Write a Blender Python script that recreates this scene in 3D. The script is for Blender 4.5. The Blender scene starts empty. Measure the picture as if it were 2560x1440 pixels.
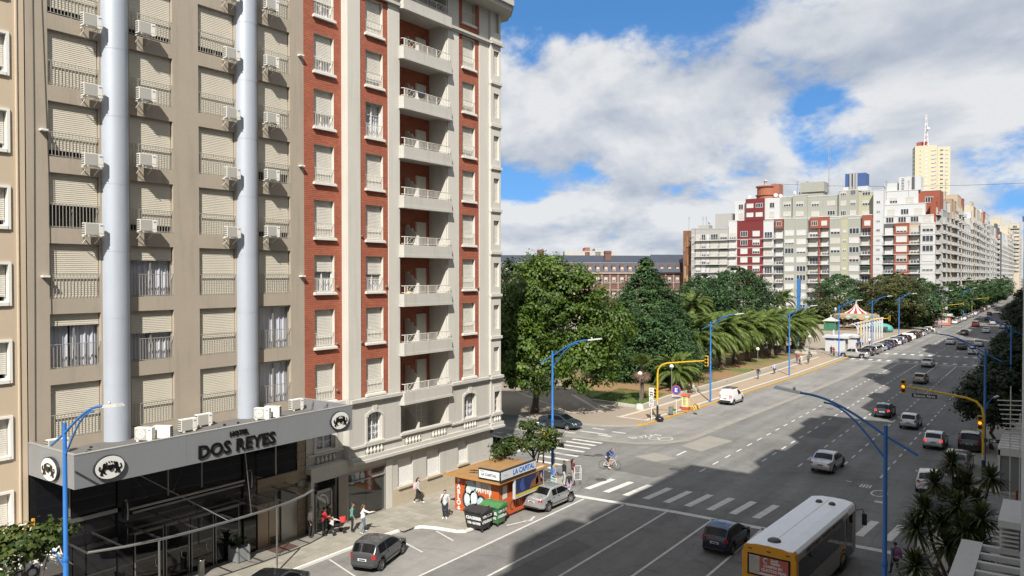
import bpy, bmesh, math, random
import numpy as np
from mathutils import Vector, Matrix, Euler, Quaternion
SC = bpy.context.scene
COL = SC.collection
random.seed(7)
RNG = np.random.default_rng(7)
R = math.radians
# ------------------------------------------------------------------ camera, sky, sun, exposure
cd = bpy.data.cameras.new('camera')
cam = bpy.data.objects.new('camera', cd)
COL.objects.link(cam)
cd.sensor_width = 36.0
cd.lens = 27.04
cd.clip_start = 0.2
cd.clip_end = 6000
CAMH = 15.0
cam.location = (0, 0, CAMH)
cam.rotation_euler = (R(90 - 0.924), 0, R(35.47))
SC.camera = cam
SUN_EL, SUN_AZ = 44.0, 148.5
w = bpy.data.worlds.new('World')
SC.world = w
w.use_nodes = True
nt = w.node_tree
nt.nodes.clear()
def WN(t, **k):
	n = nt.nodes.new(t)
	for a, b in k.items():
		setattr(n, a, b)
	return n
def wmath(op, a, b=None, c=None, clamp=False):
	n = WN('ShaderNodeMath', operation=op)
	n.use_clamp = clamp
	for i, x in enumerate((a, b, c)):
		if x is None:
			continue
		if isinstance(x, (int, float)):
			n.inputs[i].default_value = x
		else:
			nt.links.new(x, n.inputs[i])
	return n.outputs[0]
def wsmooth(x, lo, hi):
	n = WN('ShaderNodeMapRange', interpolation_type='SMOOTHSTEP')
	nt.links.new(x, n.inputs[0])
	n.inputs[1].default_value = lo
	n.inputs[2].default_value = hi
	return n.outputs[0]
SKY_STRENGTH = 0.10
sky = WN('ShaderNodeTexSky')
sky.sky_type = 'NISHITA'
sky.sun_disc = False
sky.sun_elevation = R(SUN_EL)
sky.sun_rotation = R(SUN_AZ)
sky.air_density = 1.0
sky.dust_density = 0.6
sky.ozone_density = 2.0
bg1 = WN('ShaderNodeBackground')
lift = WN('ShaderNodeTexCoord')
lv1 = WN('ShaderNodeVectorMath', operation='ADD')
lv2 = WN('ShaderNodeVectorMath', operation='NORMALIZE')
nt.links.new(lift.outputs['Generated'], lv1.inputs[0])
lv1.inputs[1].default_value = (0, 0, 0.22)
nt.links.new(lv1.outputs[0], lv2.inputs[0])
nt.links.new(lv2.outputs[0], sky.inputs[0])
hs = WN('ShaderNodeHueSaturation')
hs.inputs['Saturation'].default_value = 1.28
hs.inputs['Value'].default_value = 1.0
nt.links.new(sky.outputs[0], hs.inputs['Color'])
nt.links.new(hs.outputs[0], bg1.inputs[0])
bg1.inputs[1].default_value = SKY_STRENGTH
tc = WN('ShaderNodeTexCoord')
sep = WN('ShaderNodeSeparateXYZ')
nt.links.new(tc.outputs['Generated'], sep.inputs[0])
zz = wmath('ADD', wmath('MAXIMUM', sep.outputs[2], 0.0), 0.42)
comb = WN('ShaderNodeCombineXYZ')
nt.links.new(wmath('DIVIDE', sep.outputs[0], zz), comb.inputs[0])
nt.links.new(wmath('DIVIDE', sep.outputs[1], zz), comb.inputs[1])
def wnoise(vec, scale, det, rough, offs=(0, 0, 0), dist=0.0):
	m = WN('ShaderNodeMapping')
	m.inputs[1].default_value = offs
	nt.links.new(vec, m.inputs[0])
	n = WN('ShaderNodeTexNoise')
	n.inputs['Scale'].default_value = scale
	n.inputs['Detail'].default_value = det
	n.inputs['Roughness'].default_value = rough
	n.inputs['Distortion'].default_value = dist
	nt.links.new(m.outputs[0], n.inputs['Vector'])
	return n.outputs[0]
CO = (3.1, 8.4, 0.0)
n1 = wnoise(comb.outputs[0], 2.1, 11, 0.56, CO, 0.25)
n2 = wnoise(comb.outputs[0], 2.1, 11, 0.56, (CO[0] + 0.06, CO[1] - 0.10, 0), 0.25)
n3 = wnoise(comb.outputs[0], 6.5, 8, 0.60, (11, 4, 0), 0.2)
def blob(az, el, rad, amt):
	"""A stretch of sky with fewer (amt<0) or more (amt>0) clouds, az = degrees to the right of the avenue."""
	a, e = R(az), R(el)
	d = (math.sin(a) * math.cos(e), math.cos(a) * math.cos(e), math.sin(e))
	vm = WN('ShaderNodeVectorMath', operation='DOT_PRODUCT')
	nt.links.new(tc.outputs['Generated'], vm.inputs[0])
	vm.inputs[1].default_value = d
	s = wsmooth(vm.outputs['Value'], math.cos(R(rad)), 1.0)
	return wmath('MULTIPLY', s, amt)
bias = None
for b in [(-34, 23, 10, -0.20), (-25, 22.0, 9, -0.22), (-17, 21.5, 9, -0.22), (-46, 23, 10, -0.16),
		  (-2.5, 6.8, 5.5, -0.20), (-13, 9.2, 4.5, -0.12), (-30, 9.0, 4.5, -0.09), (-36, 6.5, 4.0, -0.11), (-4, 15, 8, 0.10), (-29, 14, 7, 0.06)]:
	o = blob(*b)
	bias = o if bias is None else wmath('ADD', bias, o)
dens = wmath('ADD', wmath('ADD', n1, wmath('MULTIPLY', wmath('SUBTRACT', n3, 0.5), 0.34)), bias)
mask = wsmooth(dens, 0.31, 0.43)
lit = wmath('ADD', wmath('MULTIPLY', wmath('SUBTRACT', n1, n2), 3.3), wmath('MULTIPLY', wmath('SUBTRACT', n3, 0.5), 0.55))
thick = wsmooth(dens, 0.46, 0.72)
shade = wmath('SUBTRACT', wmath('ADD', 0.84, lit), wmath('MULTIPLY', thick, 0.36), clamp=True)
ramp = WN('ShaderNodeValToRGB')
ramp.color_ramp.elements[0].color = (0.38, 0.45, 0.58, 1)
ramp.color_ramp.elements[0].position = 0.1
ramp.color_ramp.elements[1].color = (0.96, 0.97, 0.98, 1)
ramp.color_ramp.elements[1].position = 1.0
e = ramp.color_ramp.elements.new(0.5)
e.color = (0.58, 0.635, 0.73, 1)
nt.links.new(shade, ramp.inputs[0])
bg2 = WN('ShaderNodeBackground')
nt.links.new(ramp.outputs[0], bg2.inputs[0])
bg2.inputs[1].default_value = 0.44
mix = WN('ShaderNodeMixShader')
nt.links.new(wmath('MULTIPLY', mask, 0.96), mix.inputs[0])
nt.links.new(bg1.outputs[0], mix.inputs[1])
nt.links.new(bg2.outputs[0], mix.inputs[2])
wo = WN('ShaderNodeOutputWorld')
nt.links.new(mix.outputs[0], wo.inputs[0])
ld = bpy.data.lights.new('sun', 'SUN')
ld.energy = 4.2
ld.angle = R(0.5)
ld.color = (1.0, 0.945, 0.86)
sun = bpy.data.objects.new('sun', ld)
COL.objects.link(sun)
_a, _e = R(SUN_AZ), R(SUN_EL)
sun.rotation_euler = Vector((-math.sin(_a) * math.cos(_e), -math.cos(_a) * math.cos(_e), -math.sin(_e))).to_track_quat('-Z', 'Y').to_euler()
sun.location = (60, -60, 120)
vs = SC.view_settings
vs.view_transform = 'Standard'
vs.look = 'None'
vs.exposure = 0.95
vs.gamma = 1.0
vs.use_curve_mapping = False
SC.cycles.max_bounces = 6
SC.cycles.transparent_max_bounces = 12
SC.cycles.use_denoising = True
# ------------------------------------------------------------------ materials
MATS = {}
def mat(name, col, rough=0.7, metal=0.0, var=0.12, scale=3.0, bump=0.0, bscale=40.0, spec=0.5, dirt=0.0, coat=0.0, island=0.0, emit=None, stretch=None):
	"""Principled material whose colour drifts with two noises (and, with dirt, has streaky stains)."""
	if name in MATS:
		return MATS[name]
	m = bpy.data.materials.new(name)
	m.use_nodes = True
	t = m.node_tree
	p = t.nodes['Principled BSDF']
	p.inputs['Roughness'].default_value = rough
	p.inputs['Metallic'].default_value = metal
	p.inputs['Specular IOR Level'].default_value = spec
	if coat:
		p.inputs['Coat Weight'].default_value = coat
		p.inputs['Coat Roughness'].default_value = 0.04
	c = (col[0], col[1], col[2], 1)
	p.inputs['Base Color'].default_value = c
	if emit:
		p.inputs['Emission Color'].default_value = (*emit[0], 1)
		p.inputs['Emission Strength'].default_value = emit[1]
	if var or dirt or bump or island:
		tcn = t.nodes.new('ShaderNodeTexCoord')
		src = tcn.outputs['Object']
		out = None
		hsv = t.nodes.new('ShaderNodeHueSaturation')
		hsv.inputs['Color'].default_value = c
		val = 1.0
		def mth(op, a, b):
			n = t.nodes.new('ShaderNodeMath')
			n.operation = op
			for i, x in enumerate((a, b)):
				if isinstance(x, (int, float)):
					n.inputs[i].default_value = x
				else:
					t.links.new(x, n.inputs[i])
			return n.outputs[0]
		def noi(sc, det, strc=None):
			n = t.nodes.new('ShaderNodeTexNoise')
			n.inputs['Scale'].default_value = sc
			n.inputs['Detail'].default_value = det
			n.inputs['Roughness'].default_value = 0.62
			if strc:
				mp = t.nodes.new('ShaderNodeMapping')
				mp.inputs['Scale'].default_value = strc
				t.links.new(src, mp.inputs[0])
				t.links.new(mp.outputs[0], n.inputs['Vector'])
			else:
				t.links.new(src, n.inputs['Vector'])
			return n.outputs[0]
		if var:
			a = mth('SUBTRACT', noi(scale, 5, stretch), 0.5)
			b = mth('SUBTRACT', noi(scale * 9, 3, stretch), 0.5)
			val = mth('ADD', 1.0, mth('ADD', mth('MULTIPLY', a, var * 2.4), mth('MULTIPLY', b, var * 1.2)))
		if dirt:
			d = noi(1.0, 5, (2.6, 2.6, 0.22))
			mr = t.nodes.new('ShaderNodeMapRange')
			t.links.new(d, mr.inputs[0])
			mr.inputs[1].default_value = 0.52
			mr.inputs[2].default_value = 0.75
			val = mth('SUBTRACT', val, mth('MULTIPLY', mr.outputs[0], dirt))
		if island:
			g = t.nodes.new('ShaderNodeNewGeometry')
			val = mth('ADD', val, mth('MULTIPLY', mth('SUBTRACT', g.outputs['Random Per Island'], 0.5), island * 2))
			hsv.inputs['Hue'].default_value = 0.5
			t.links.new(mth('ADD', 0.5, mth('MULTIPLY', mth('SUBTRACT', g.outputs['Random Per Island'], 0.5), 0.05)), hsv.inputs['Hue'])
		if not isinstance(val, float):
			t.links.new(val, hsv.inputs['Value'])
		t.links.new(hsv.outputs[0], p.inputs['Base Color'])
		if bump:
			bn = t.nodes.new('ShaderNodeBump')
			bn.inputs['Strength'].default_value = bump
			bn.inputs['Distance'].default_value = 0.02
			t.links.new(noi(bscale, 4), bn.inputs['Height'])
			t.links.new(bn.outputs[0], p.inputs['Normal'])
	MATS[name] = m
	return m
def leafmat(name, col, tip, trans=0.35, scale=0.5):
	m = bpy.data.materials.new(name)
	m.use_nodes = True
	t = m.node_tree
	t.nodes.clear()
	g = t.nodes.new('ShaderNodeNewGeometry')
	tcn = t.nodes.new('ShaderNodeTexCoord')
	nz = t.nodes.new('ShaderNodeTexNoise')
	nz.inputs['Scale'].default_value = scale
	nz.inputs['Detail'].default_value = 3
	t.links.new(tcn.outputs['Object'], nz.inputs['Vector'])
	mx = t.nodes.new('ShaderNodeMath')
	mx.operation = 'MULTIPLY_ADD'
	t.links.new(g.outputs['Random Per Island'], mx.inputs[0])
	mx.inputs[1].default_value = 0.75
	ad = t.nodes.new('ShaderNodeMath')
	ad.operation = 'MULTIPLY_ADD'
	t.links.new(nz.outputs[0], ad.inputs[0])
	ad.inputs[1].default_value = 1.4
	ad.inputs[2].default_value = -0.55
	t.links.new(ad.outputs[0], mx.inputs[2])
	rp = t.nodes.new('ShaderNodeValToRGB')
	rp.color_ramp.elements[0].color = (*[c * 0.62 for c in col], 1)
	rp.color_ramp.elements[1].color = (*tip, 1)
	rp.color_ramp.elements.new(0.45).color = (*col, 1)
	t.links.new(mx.outputs[0], rp.inputs[0])
	d = t.nodes.new('ShaderNodeBsdfPrincipled')
	d.inputs['Roughness'].default_value = 0.5
	d.inputs['Specular IOR Level'].default_value = 0.35
	t.links.new(rp.outputs[0], d.inputs['Base Color'])
	tr = t.nodes.new('ShaderNodeBsdfTranslucent')
	t.links.new(rp.outputs[0], tr.inputs[0])
	mi = t.nodes.new('ShaderNodeMixShader')
	mi.inputs[0].default_value = trans
	t.links.new(d.outputs[0], mi.inputs[1])
	t.links.new(tr.outputs[0], mi.inputs[2])
	o = t.nodes.new('ShaderNodeOutputMaterial')
	t.links.new(mi.outputs[0], o.inputs[0])
	MATS[name] = m
	return m
def brickmat(name, c1, c2, mortar):
	m = bpy.data.materials.new(name)
	m.use_nodes = True
	t = m.node_tree
	p = t.nodes['Principled BSDF']
	p.inputs['Roughness'].default_value = 0.85
	tcn = t.nodes.new('ShaderNodeTexCoord')
	sp = t.nodes.new('ShaderNodeSeparateXYZ')
	t.links.new(tcn.outputs['Object'], sp.inputs[0])
	ad = t.nodes.new('ShaderNodeMath')
	ad.operation = 'ADD'
	t.links.new(sp.outputs[0], ad.inputs[0])
	t.links.new(sp.outputs[1], ad.inputs[1])
	cb = t.nodes.new('ShaderNodeCombineXYZ')
	t.links.new(ad.outputs[0], cb.inputs[0])
	t.links.new(sp.outputs[2], cb.inputs[1])
	b = t.nodes.new('ShaderNodeTexBrick')
	b.inputs['Color1'].default_value = (*c1, 1)
	b.inputs['Color2'].default_value = (*c2, 1)
	b.inputs['Mortar'].default_value = (*mortar, 1)
	b.inputs['Scale'].default_value = 1.0
	b.inputs['Mortar Size'].default_value = 0.022
	b.inputs['Mortar Smooth'].default_value = 0.4
	b.inputs['Brick Width'].default_value = 0.30
	b.inputs['Row Height'].default_value = 0.11
	t.links.new(cb.outputs[0], b.inputs[0])
	nz = t.nodes.new('ShaderNodeTexNoise')
	nz.inputs['Scale'].default_value = 0.9
	nz.inputs['Detail'].default_value = 6
	t.links.new(tcn.outputs['Object'], nz.inputs['Vector'])
	h = t.nodes.new('ShaderNodeHueSaturation')
	t.links.new(b.outputs[0], h.inputs['Color'])
	mr = t.nodes.new('ShaderNodeMapRange')
	mr.inputs[3].default_value = 0.72
	mr.inputs[4].default_value = 1.28
	t.links.new(nz.outputs[0], mr.inputs[0])
	t.links.new(mr.outputs[0], h.inputs['Value'])
	t.links.new(h.outputs[0], p.inputs['Base Color'])
	bn = t.nodes.new('ShaderNodeBump')
	bn.inputs['Strength'].default_value = 0.9
	bn.inputs['Distance'].default_value = 0.03
	bn.invert = True
	t.links.new(b.outputs['Fac'], bn.inputs['Height'])
	t.links.new(bn.outputs[0], p.inputs['Normal'])
	MATS[name] = m
	return m
def glassmat(name, tint=(0.02, 0.025, 0.03), alpha=0.55):
	"""Window glass: part see-through, part mirror by angle."""
	m = bpy.data.materials.new(name)
	m.use_nodes = True
	t = m.node_tree
	t.nodes.clear()
	tr = t.nodes.new('ShaderNodeBsdfTransparent')
	tr.inputs[0].default_value = (alpha, alpha, alpha * 1.03, 1)
	gl = t.nodes.new('ShaderNodeBsdfGlossy')
	gl.inputs['Roughness'].default_value = 0.02
	lw = t.nodes.new('ShaderNodeLayerWeight')
	lw.inputs[0].default_value = 0.5
	pw = t.nodes.new('ShaderNodeMath')
	pw.operation = 'POWER'
	t.links.new(lw.outputs['Facing'], pw.inputs[0])
	pw.inputs[1].default_value = 4.0
	fr = t.nodes.new('ShaderNodeMath')
	fr.operation = 'MULTIPLY_ADD'
	t.links.new(pw.outputs[0], fr.inputs[0])
	fr.inputs[1].default_value = 0.85
	fr.inputs[2].default_value = 0.05
	mi = t.nodes.new('ShaderNodeMixShader')
	t.links.new(fr.outputs[0], mi.inputs[0])
	t.links.new(tr.outputs[0], mi.inputs[1])
	t.links.new(gl.outputs[0], mi.inputs[2])
	o = t.nodes.new('ShaderNodeOutputMaterial')
	t.links.new(mi.outputs[0], o.inputs[0])
	MATS[name] = m
	return m
# ------------------------------------------------------------------ mesh helpers
class MB:
	def __init__(s):
		s.v, s.f, s.m, s.s = [], [], [], []
	def add(s, vs_, fs, m=0, smooth=False):
		o = len(s.v)
		s.v.extend([tuple(x) for x in vs_])
		for f in fs:
			s.f.append(tuple(i + o for i in f))
			s.m.append(m)
			s.s.append(smooth)
		return s
	def quad(s, a, b, c, d, m=0):
		return s.add((a, b, c, d), ((0, 1, 2, 3),), m)
	def box(s, a, b, m=0):
		x0, y0, z0 = [min(a[i], b[i]) for i in range(3)]
		x1, y1, z1 = [max(a[i], b[i]) for i in range(3)]
		return s.add(((x0, y0, z0), (x1, y0, z0), (x1, y1, z0), (x0, y1, z0), (x0, y0, z1), (x1, y0, z1), (x1, y1, z1), (x0, y1, z1)),
					 ((0, 3, 2, 1), (4, 5, 6, 7), (0, 1, 5, 4), (1, 2, 6, 5), (2, 3, 7, 6), (3, 0, 4, 7)), m)
	def bar(s, p, q, wd, ht=None, m=0):
		"""A straight bar of rectangular section from p to q."""
		p, q = Vector(p), Vector(q)
		d = (q - p).normalized()
		up = Vector((0, 0, 1)) if abs(d.z) < 0.95 else Vector((1, 0, 0))
		a = d.cross(up).normalized() * wd / 2
		b = a.cross(d).normalized() * (ht or wd) / 2
		vs_ = [p - a - b, p + a - b, p + a + b, p - a + b, q - a - b, q + a - b, q + a + b, q - a + b]
		return s.add(vs_, ((0, 1, 2, 3), (7, 6, 5, 4), (4, 5, 1, 0), (5, 6, 2, 1), (6, 7, 3, 2), (7, 4, 0, 3)), m)
	def tube(s, pts, r, n=8, m=0, smooth=True, caps=True):
		pts = [Vector(p) for p in pts]
		rr = r if isinstance(r, (list, tuple)) else [r] * len(pts)
		ring = []
		vs_ = []
		t0 = (pts[1] - pts[0]).normalized()
		up = Vector((0, 0, 1)) if abs(t0.z) < 0.9 else Vector((1, 0, 0))
		a = t0.cross(up).normalized()
		for i, p in enumerate(pts):
			t = (pts[min(i + 1, len(pts) - 1)] - pts[max(i - 1, 0)]).normalized()
			a = (a - t * a.dot(t))
			a = a.normalized() if a.length > 1e-6 else t.orthogonal().normalized()
			b = t.cross(a)
			for k in range(n):
				w_ = 2 * math.pi * k / n
				vs_.append(p + (a * math.cos(w_) + b * math.sin(w_)) * rr[i])
		fs = []
		for i in range(len(pts) - 1):
			for k in range(n):
				fs.append((i * n + k, i * n + (k + 1) % n, (i + 1) * n + (k + 1) % n, (i + 1) * n + k))
		s.add(vs_, fs, m, smooth)
		if caps:
			s.add(vs_[:n], (tuple(range(n))[::-1],), m)
			s.add(vs_[-n:], (tuple(range(n)),), m)
		return s
	def lathe(s, prof, n=16, c=(0, 0, 0), m=0, smooth=True, sx=1.0, sy=1.0):
		vs_, fs = [], []
		for (r, z) in prof:
			for k in range(n):
				w_ = 2 * math.pi * k / n
				vs_.append((c[0] + r * math.cos(w_) * sx, c[1] + r * math.sin(w_) * sy, c[2] + z))
		for i in range(len(prof) - 1):
			for k in range(n):
				fs.append((i * n + k, i * n + (k + 1) % n, (i + 1) * n + (k + 1) % n, (i + 1) * n + k))
		return s.add(vs_, fs, m, smooth)
	def ball(s, c, r, n=12, m=0, k=8):
		rx, ry, rz = r if isinstance(r, (list, tuple)) else (r, r, r)
		vs_, fs = [], []
		for i in range(k + 1):
			th = math.pi * i / k
			for j in range(n):
				ph = 2 * math.pi * j / n
				vs_.append((c[0] + rx * math.sin(th) * math.cos(ph), c[1] + ry * math.sin(th) * math.sin(ph), c[2] - rz * math.cos(th)))
		for i in range(k):
			for j in range(n):
				fs.append((i * n + j, i * n + (j + 1) % n, (i + 1) * n + (j + 1) % n, (i + 1) * n + j))
		return s.add(vs_, fs, m, True)
	def prism(s, poly, z0, z1, m=0):
		n = len(poly)
		ar = sum(poly[i][0] * poly[(i + 1) % n][1] - poly[(i + 1) % n][0] * poly[i][1] for i in range(n))
		if ar < 0:
			poly = poly[::-1]
		vs_ = [(x, y, z0) for x, y in poly] + [(x, y, z1) for x, y in poly]
		fs = [tuple(range(n))[::-1], tuple(range(n, 2 * n))] + [(i, (i + 1) % n, n + (i + 1) % n, n + i) for i in range(n)]
		return s.add(vs_, fs, m)
	def extr(s, poly, vec, m=0):
		"""A flat 3D polygon given thickness along vec."""
		n = len(poly)
		v = Vector(vec)
		a = [Vector(p) for p in poly]
		vs_ = a + [p + v for p in a]
		fs = [tuple(range(n))[::-1], tuple(range(n, 2 * n))] + [(i, (i + 1) % n, n + (i + 1) % n, n + i) for i in range(n)]
		return s.add(vs_, fs, m)
	def xf(s, M):
		s.v = [tuple(M @ Vector(p)) for p in s.v]
		return s
	def mesh(s, name, mats):
		me = bpy.data.meshes.new(name)
		me.from_pydata(s.v, [], s.f)
		for x in mats:
			me.materials.append(x)
		me.polygons.foreach_set('material_index', s.m)
		me.polygons.foreach_set('use_smooth', s.s)
		me.update()
		return me
	def build(s, name, mats, parent=None, loc=None, fixn=False):
		"""One mesh object. With a parent, the mesh is in world coordinates unless loc is given (then local)."""
		if not isinstance(mats, (list, tuple)):
			mats = [mats]
		me = s.mesh(name, mats)
		if fixn:
			b = bmesh.new()
			b.from_mesh(me)
			bmesh.ops.recalc_face_normals(b, faces=b.faces)
			b.to_mesh(me)
			b.free()
		return put(name, me, parent, loc)
def wmat(o):
	M = Matrix.LocRotScale(o.location, o.rotation_euler, o.scale)
	return wmat(o.parent) @ o.matrix_parent_inverse @ M if o.parent else M
CH = {}
def put(name, me, parent=None, loc=None, rotz=0.0):
	o = bpy.data.objects.new(name, me)
	COL.objects.link(o)
	if parent is not None:
		o.parent = parent
		CH.setdefault(parent.name, []).append(o)
		if loc is None:
			o.matrix_parent_inverse = wmat(parent).inverted()
		else:
			o.location = loc
			o.rotation_euler = (0, 0, rotz)
	elif loc is not None:
		o.location = loc
		o.rotation_euler = (0, 0, rotz)
	return o
def tag(o, label=None, cat=None, group=None, kind=None):
	if label:
		o['label'] = label
	if cat:
		o['category'] = cat
	if group:
		o['group'] = group
	if kind:
		o['kind'] = kind
	return o
def thing(name, label, cat, loc=(0, 0, 0), rotz=0.0, group=None):
	o = bpy.data.objects.new(name, None)
	o.empty_display_size = 0.3
	COL.objects.link(o)
	o.location = loc
	o.rotation_euler = (0, 0, rotz)
	return tag(o, label, cat, group)
def struct(name, mb, mats):
	o = mb.build(name, mats)
	o['kind'] = 'structure'
	return o
def dup(root, loc, rotz=0.0, label=None, group=None, scale=None, cat=None):
	"""A copy of a thing with copies of its parts and sub-parts (meshes shared)."""
	def cp(o, par):
		c = o.copy()
		COL.objects.link(c)
		if par is not None:
			inv = o.matrix_parent_inverse.copy()
			c.parent = par
			c.matrix_parent_inverse = inv
			CH.setdefault(par.name, []).append(c)
		for k in list(CH.get(o.name, [])):
			cp(k, c)
		return c
	r = cp(root, None)
	r.location = loc
	r.rotation_euler = (0, 0, rotz)
	if scale:
		r.scale = scale if isinstance(scale, (tuple, list)) else (scale,) * 3
	return tag(r, label, cat, group)
def recolour(root, old, new):
	"""Give a copied thing its own paint through object-level material slots."""
	def go(o):
		if o.type == 'MESH':
			for i, sl in enumerate(o.material_slots):
				if sl.material == old:
					sl.link = 'OBJECT'
					sl.material = new
		for k in CH.get(o.name, []):
			go(k)
	go(root)
FONT_CACHE = {}
def textmesh(txt, size, depth=0.01, bold=0.0, align='CENTER', shear=0.0, sp=1.0):
	cu = bpy.data.curves.new('lettering', 'FONT')
	cu.body = txt
	cu.size = size
	cu.extrude = depth
	cu.offset = bold
	cu.shear = shear
	cu.space_character = sp
	cu.align_x = align
	cu.align_y = 'CENTER'
	cu.resolution_u = 3
	o = bpy.data.objects.new('lettering', cu)
	COL.objects.link(o)
	dg = bpy.context.evaluated_depsgraph_get()
	me = bpy.data.meshes.new_from_object(o.evaluated_get(dg))
	COL.objects.unlink(o)
	bpy.data.objects.remove(o)
	bpy.data.curves.remove(cu)
	return me
def lettering(txt, size, m, origin, right, up, parent=None, name='lettering', **k):
	"""Real letters standing proud of a surface: right and up are the directions of the text's x and y."""
	me = textmesh(txt, size, **k)
	me.materials.clear()
	me.materials.append(m)
	r_, u_ = Vector(right).normalized(), Vector(up).normalized()
	n_ = r_.cross(u_)
	M = Matrix(((r_.x, u_.x, n_.x, origin[0]), (r_.y, u_.y, n_.y, origin[1]), (r_.z, u_.z, n_.z, origin[2]), (0, 0, 0, 1)))
	me.transform(M)
	return put(name, me, parent)
def npmesh(name, V, F, m, smooth=False):
	me = bpy.data.meshes.new(name)
	nv, nf = len(V), len(F)
	k = F.shape[1]
	me.vertices.add(nv)
	me.vertices.foreach_set('co', V.astype(np.float32).ravel())
	me.loops.add(nf * k)
	me.loops.foreach_set('vertex_index', F.astype(np.int32).ravel())
	me.polygons.add(nf)
	me.polygons.foreach_set('loop_start', np.arange(0, nf * k, k, dtype=np.int32))
	me.polygons.foreach_set('loop_total', np.full(nf, k, dtype=np.int32))
	if smooth:
		me.polygons.foreach_set('use_smooth', np.ones(nf, dtype=bool))
	me.materials.append(m)
	me.update(calc_edges=True)
	return me
def seen_at(px, py, Y):
	"""World point on the plane y = Y along the sight line of photo pixel (px, py)."""
	c, s = math.cos(R(35.47)), math.sin(R(35.47))
	u, v = (px - 1280) / 1923.0, (689 - py) / 1923.0
	dx, dy = -s + c * u, c + s * u
	t = Y / dy
	return Vector((dx * t, Y, CAMH + v * t))
# ------------------------------------------------------------------ ground, roads, pavements, markings
def asphalt(name, base, amt=0.35, sc=0.12, tint=(1.0, 0.985, 0.95)):
	m = bpy.data.materials.new(name)
	m.use_nodes = True
	t = m.node_tree
	p = t.nodes['Principled BSDF']
	p.inputs['Roughness'].default_value = 0.88
	p.inputs['Specular IOR Level'].default_value = 0.3
	g = t.nodes.new('ShaderNodeNewGeometry')
	def noi(scale, det, strc=None):
		n = t.nodes.new('ShaderNodeTexNoise')
		n.inputs['Scale'].default_value = scale
		n.inputs['Detail'].default_value = det
		n.inputs['Roughness'].default_value = 0.65
		mp = t.nodes.new('ShaderNodeMapping')
		if strc:
			mp.inputs['Scale'].default_value = strc
		t.links.new(g.outputs['Position'], mp.inputs[0])
		t.links.new(mp.outputs[0], n.inputs['Vector'])
		return n.outputs[0]
	def mth(op, a, b):
		n = t.nodes.new('ShaderNodeMath')
		n.operation = op
		for i, x in enumerate((a, b)):
			if isinstance(x, (int, float)):
				n.inputs[i].default_value = x
			else:
				t.links.new(x, n.inputs[i])
		return n.outputs[0]
	wear = mth('SUBTRACT', noi(1.0, 4, (0.55, 0.03, 1)), 0.5)
	patch = mth('SUBTRACT', noi(sc, 5), 0.5)
	fine = mth('SUBTRACT', noi(9.0, 3), 0.5)
	streak = noi(1.0, 6, (0.25, 1.3, 1))
	mr = t.nodes.new('ShaderNodeMapRange')
	t.links.new(streak, mr.inputs[0])
	mr.inputs[1].default_value = 0.62
	mr.inputs[2].default_value = 0.74
	mid = mth('SUBTRACT', noi(1.1, 6), 0.5)
	v = mth('ADD', 1.0, mth('ADD', mth('MULTIPLY', wear, amt * 1.6), mth('MULTIPLY', patch, amt * 1.7)))
	v = mth('ADD', v, mth('ADD', mth('MULTIPLY', fine, amt * 0.7), mth('MULTIPLY', mid, amt * 0.9)))
	v = mth('SUBTRACT', v, mth('MULTIPLY', mr.outputs[0], amt * 0.8))
	vo = t.nodes.new('ShaderNodeTexVoronoi')
	vo.feature = 'DISTANCE_TO_EDGE'
	vo.inputs['Scale'].default_value = 0.13
	wv = t.nodes.new('ShaderNodeVectorMath')
	wv.operation = 'ADD'
	nn = t.nodes.new('ShaderNodeTexNoise')
	nn.inputs['Scale'].default_value = 0.8
	nn.inputs['Detail'].default_value = 6
	t.links.new(g.outputs['Position'], nn.inputs['Vector'])
	t.links.new(g.outputs['Position'], wv.inputs[0])
	t.links.new(nn.outputs['Color'], wv.inputs[1])
	t.links.new(wv.outputs[0], vo.inputs['Vector'])
	mc = t.nodes.new('ShaderNodeMapRange')
	t.links.new(vo.outputs['Distance'], mc.inputs[0])
	mc.inputs[1].default_value = 0.004
	mc.inputs[2].default_value = 0.012
	mc.inputs[3].default_value = 0.13
	mc.inputs[4].default_value = 0.0
	v = mth('SUBTRACT', v, mc.outputs[0])
	h = t.nodes.new('ShaderNodeHueSaturation')
	h.inputs['Color'].default_value = (base * tint[0], base * tint[1], base * tint[2], 1)
	t.links.new(v, h.inputs['Value'])
	t.links.new(h.outputs[0], p.inputs['Base Color'])
	bn = t.nodes.new('ShaderNodeBump')
	bn.inputs['Strength'].default_value = 0.25
	bn.inputs['Distance'].default_value = 0.01
	t.links.new(noi(30, 3), bn.inputs['Height'])
	t.links.new(bn.outputs[0], p.inputs['Normal'])
	MATS[name] = m
	return m
M_ROAD = asphalt('asphalt', 0.150, 0.62)
M_ROADL = asphalt('worn_asphalt', 0.195, 0.52, 0.2, (1.0, 0.97, 0.92))
M_GROUND = mat('far_ground', (0.12, 0.115, 0.10), 0.9, var=0.2, scale=0.05)
M_GUTTER = mat('gutter_concrete', (0.225, 0.212, 0.185), 0.9, var=0.22, scale=0.7, bump=0.2)
M_PATCH = asphalt('dark_patch', 0.115, 0.25, 0.5)
M_PAVE = mat('pavement_grey', (0.26, 0.245, 0.21), 0.85, var=0.14, scale=0.6, bump=0.15)
M_JOINT = mat('paving_joint', (0.12, 0.11, 0.095), 0.9, var=0.1)
M_BEIGE = mat('promenade_beige', (0.31, 0.235, 0.165), 0.85, var=0.12, scale=0.5)
M_TAN = mat('promenade_tan', (0.25, 0.21, 0.165), 0.85, var=0.12, scale=0.4)
M_CREAM = mat('promenade_cream', (0.44, 0.41, 0.35), 0.85, var=0.10, scale=0.5)
M_WHITE = mat('road_paint_white', (0.48, 0.475, 0.445), 0.75, var=0.30, scale=2.2)
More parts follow.
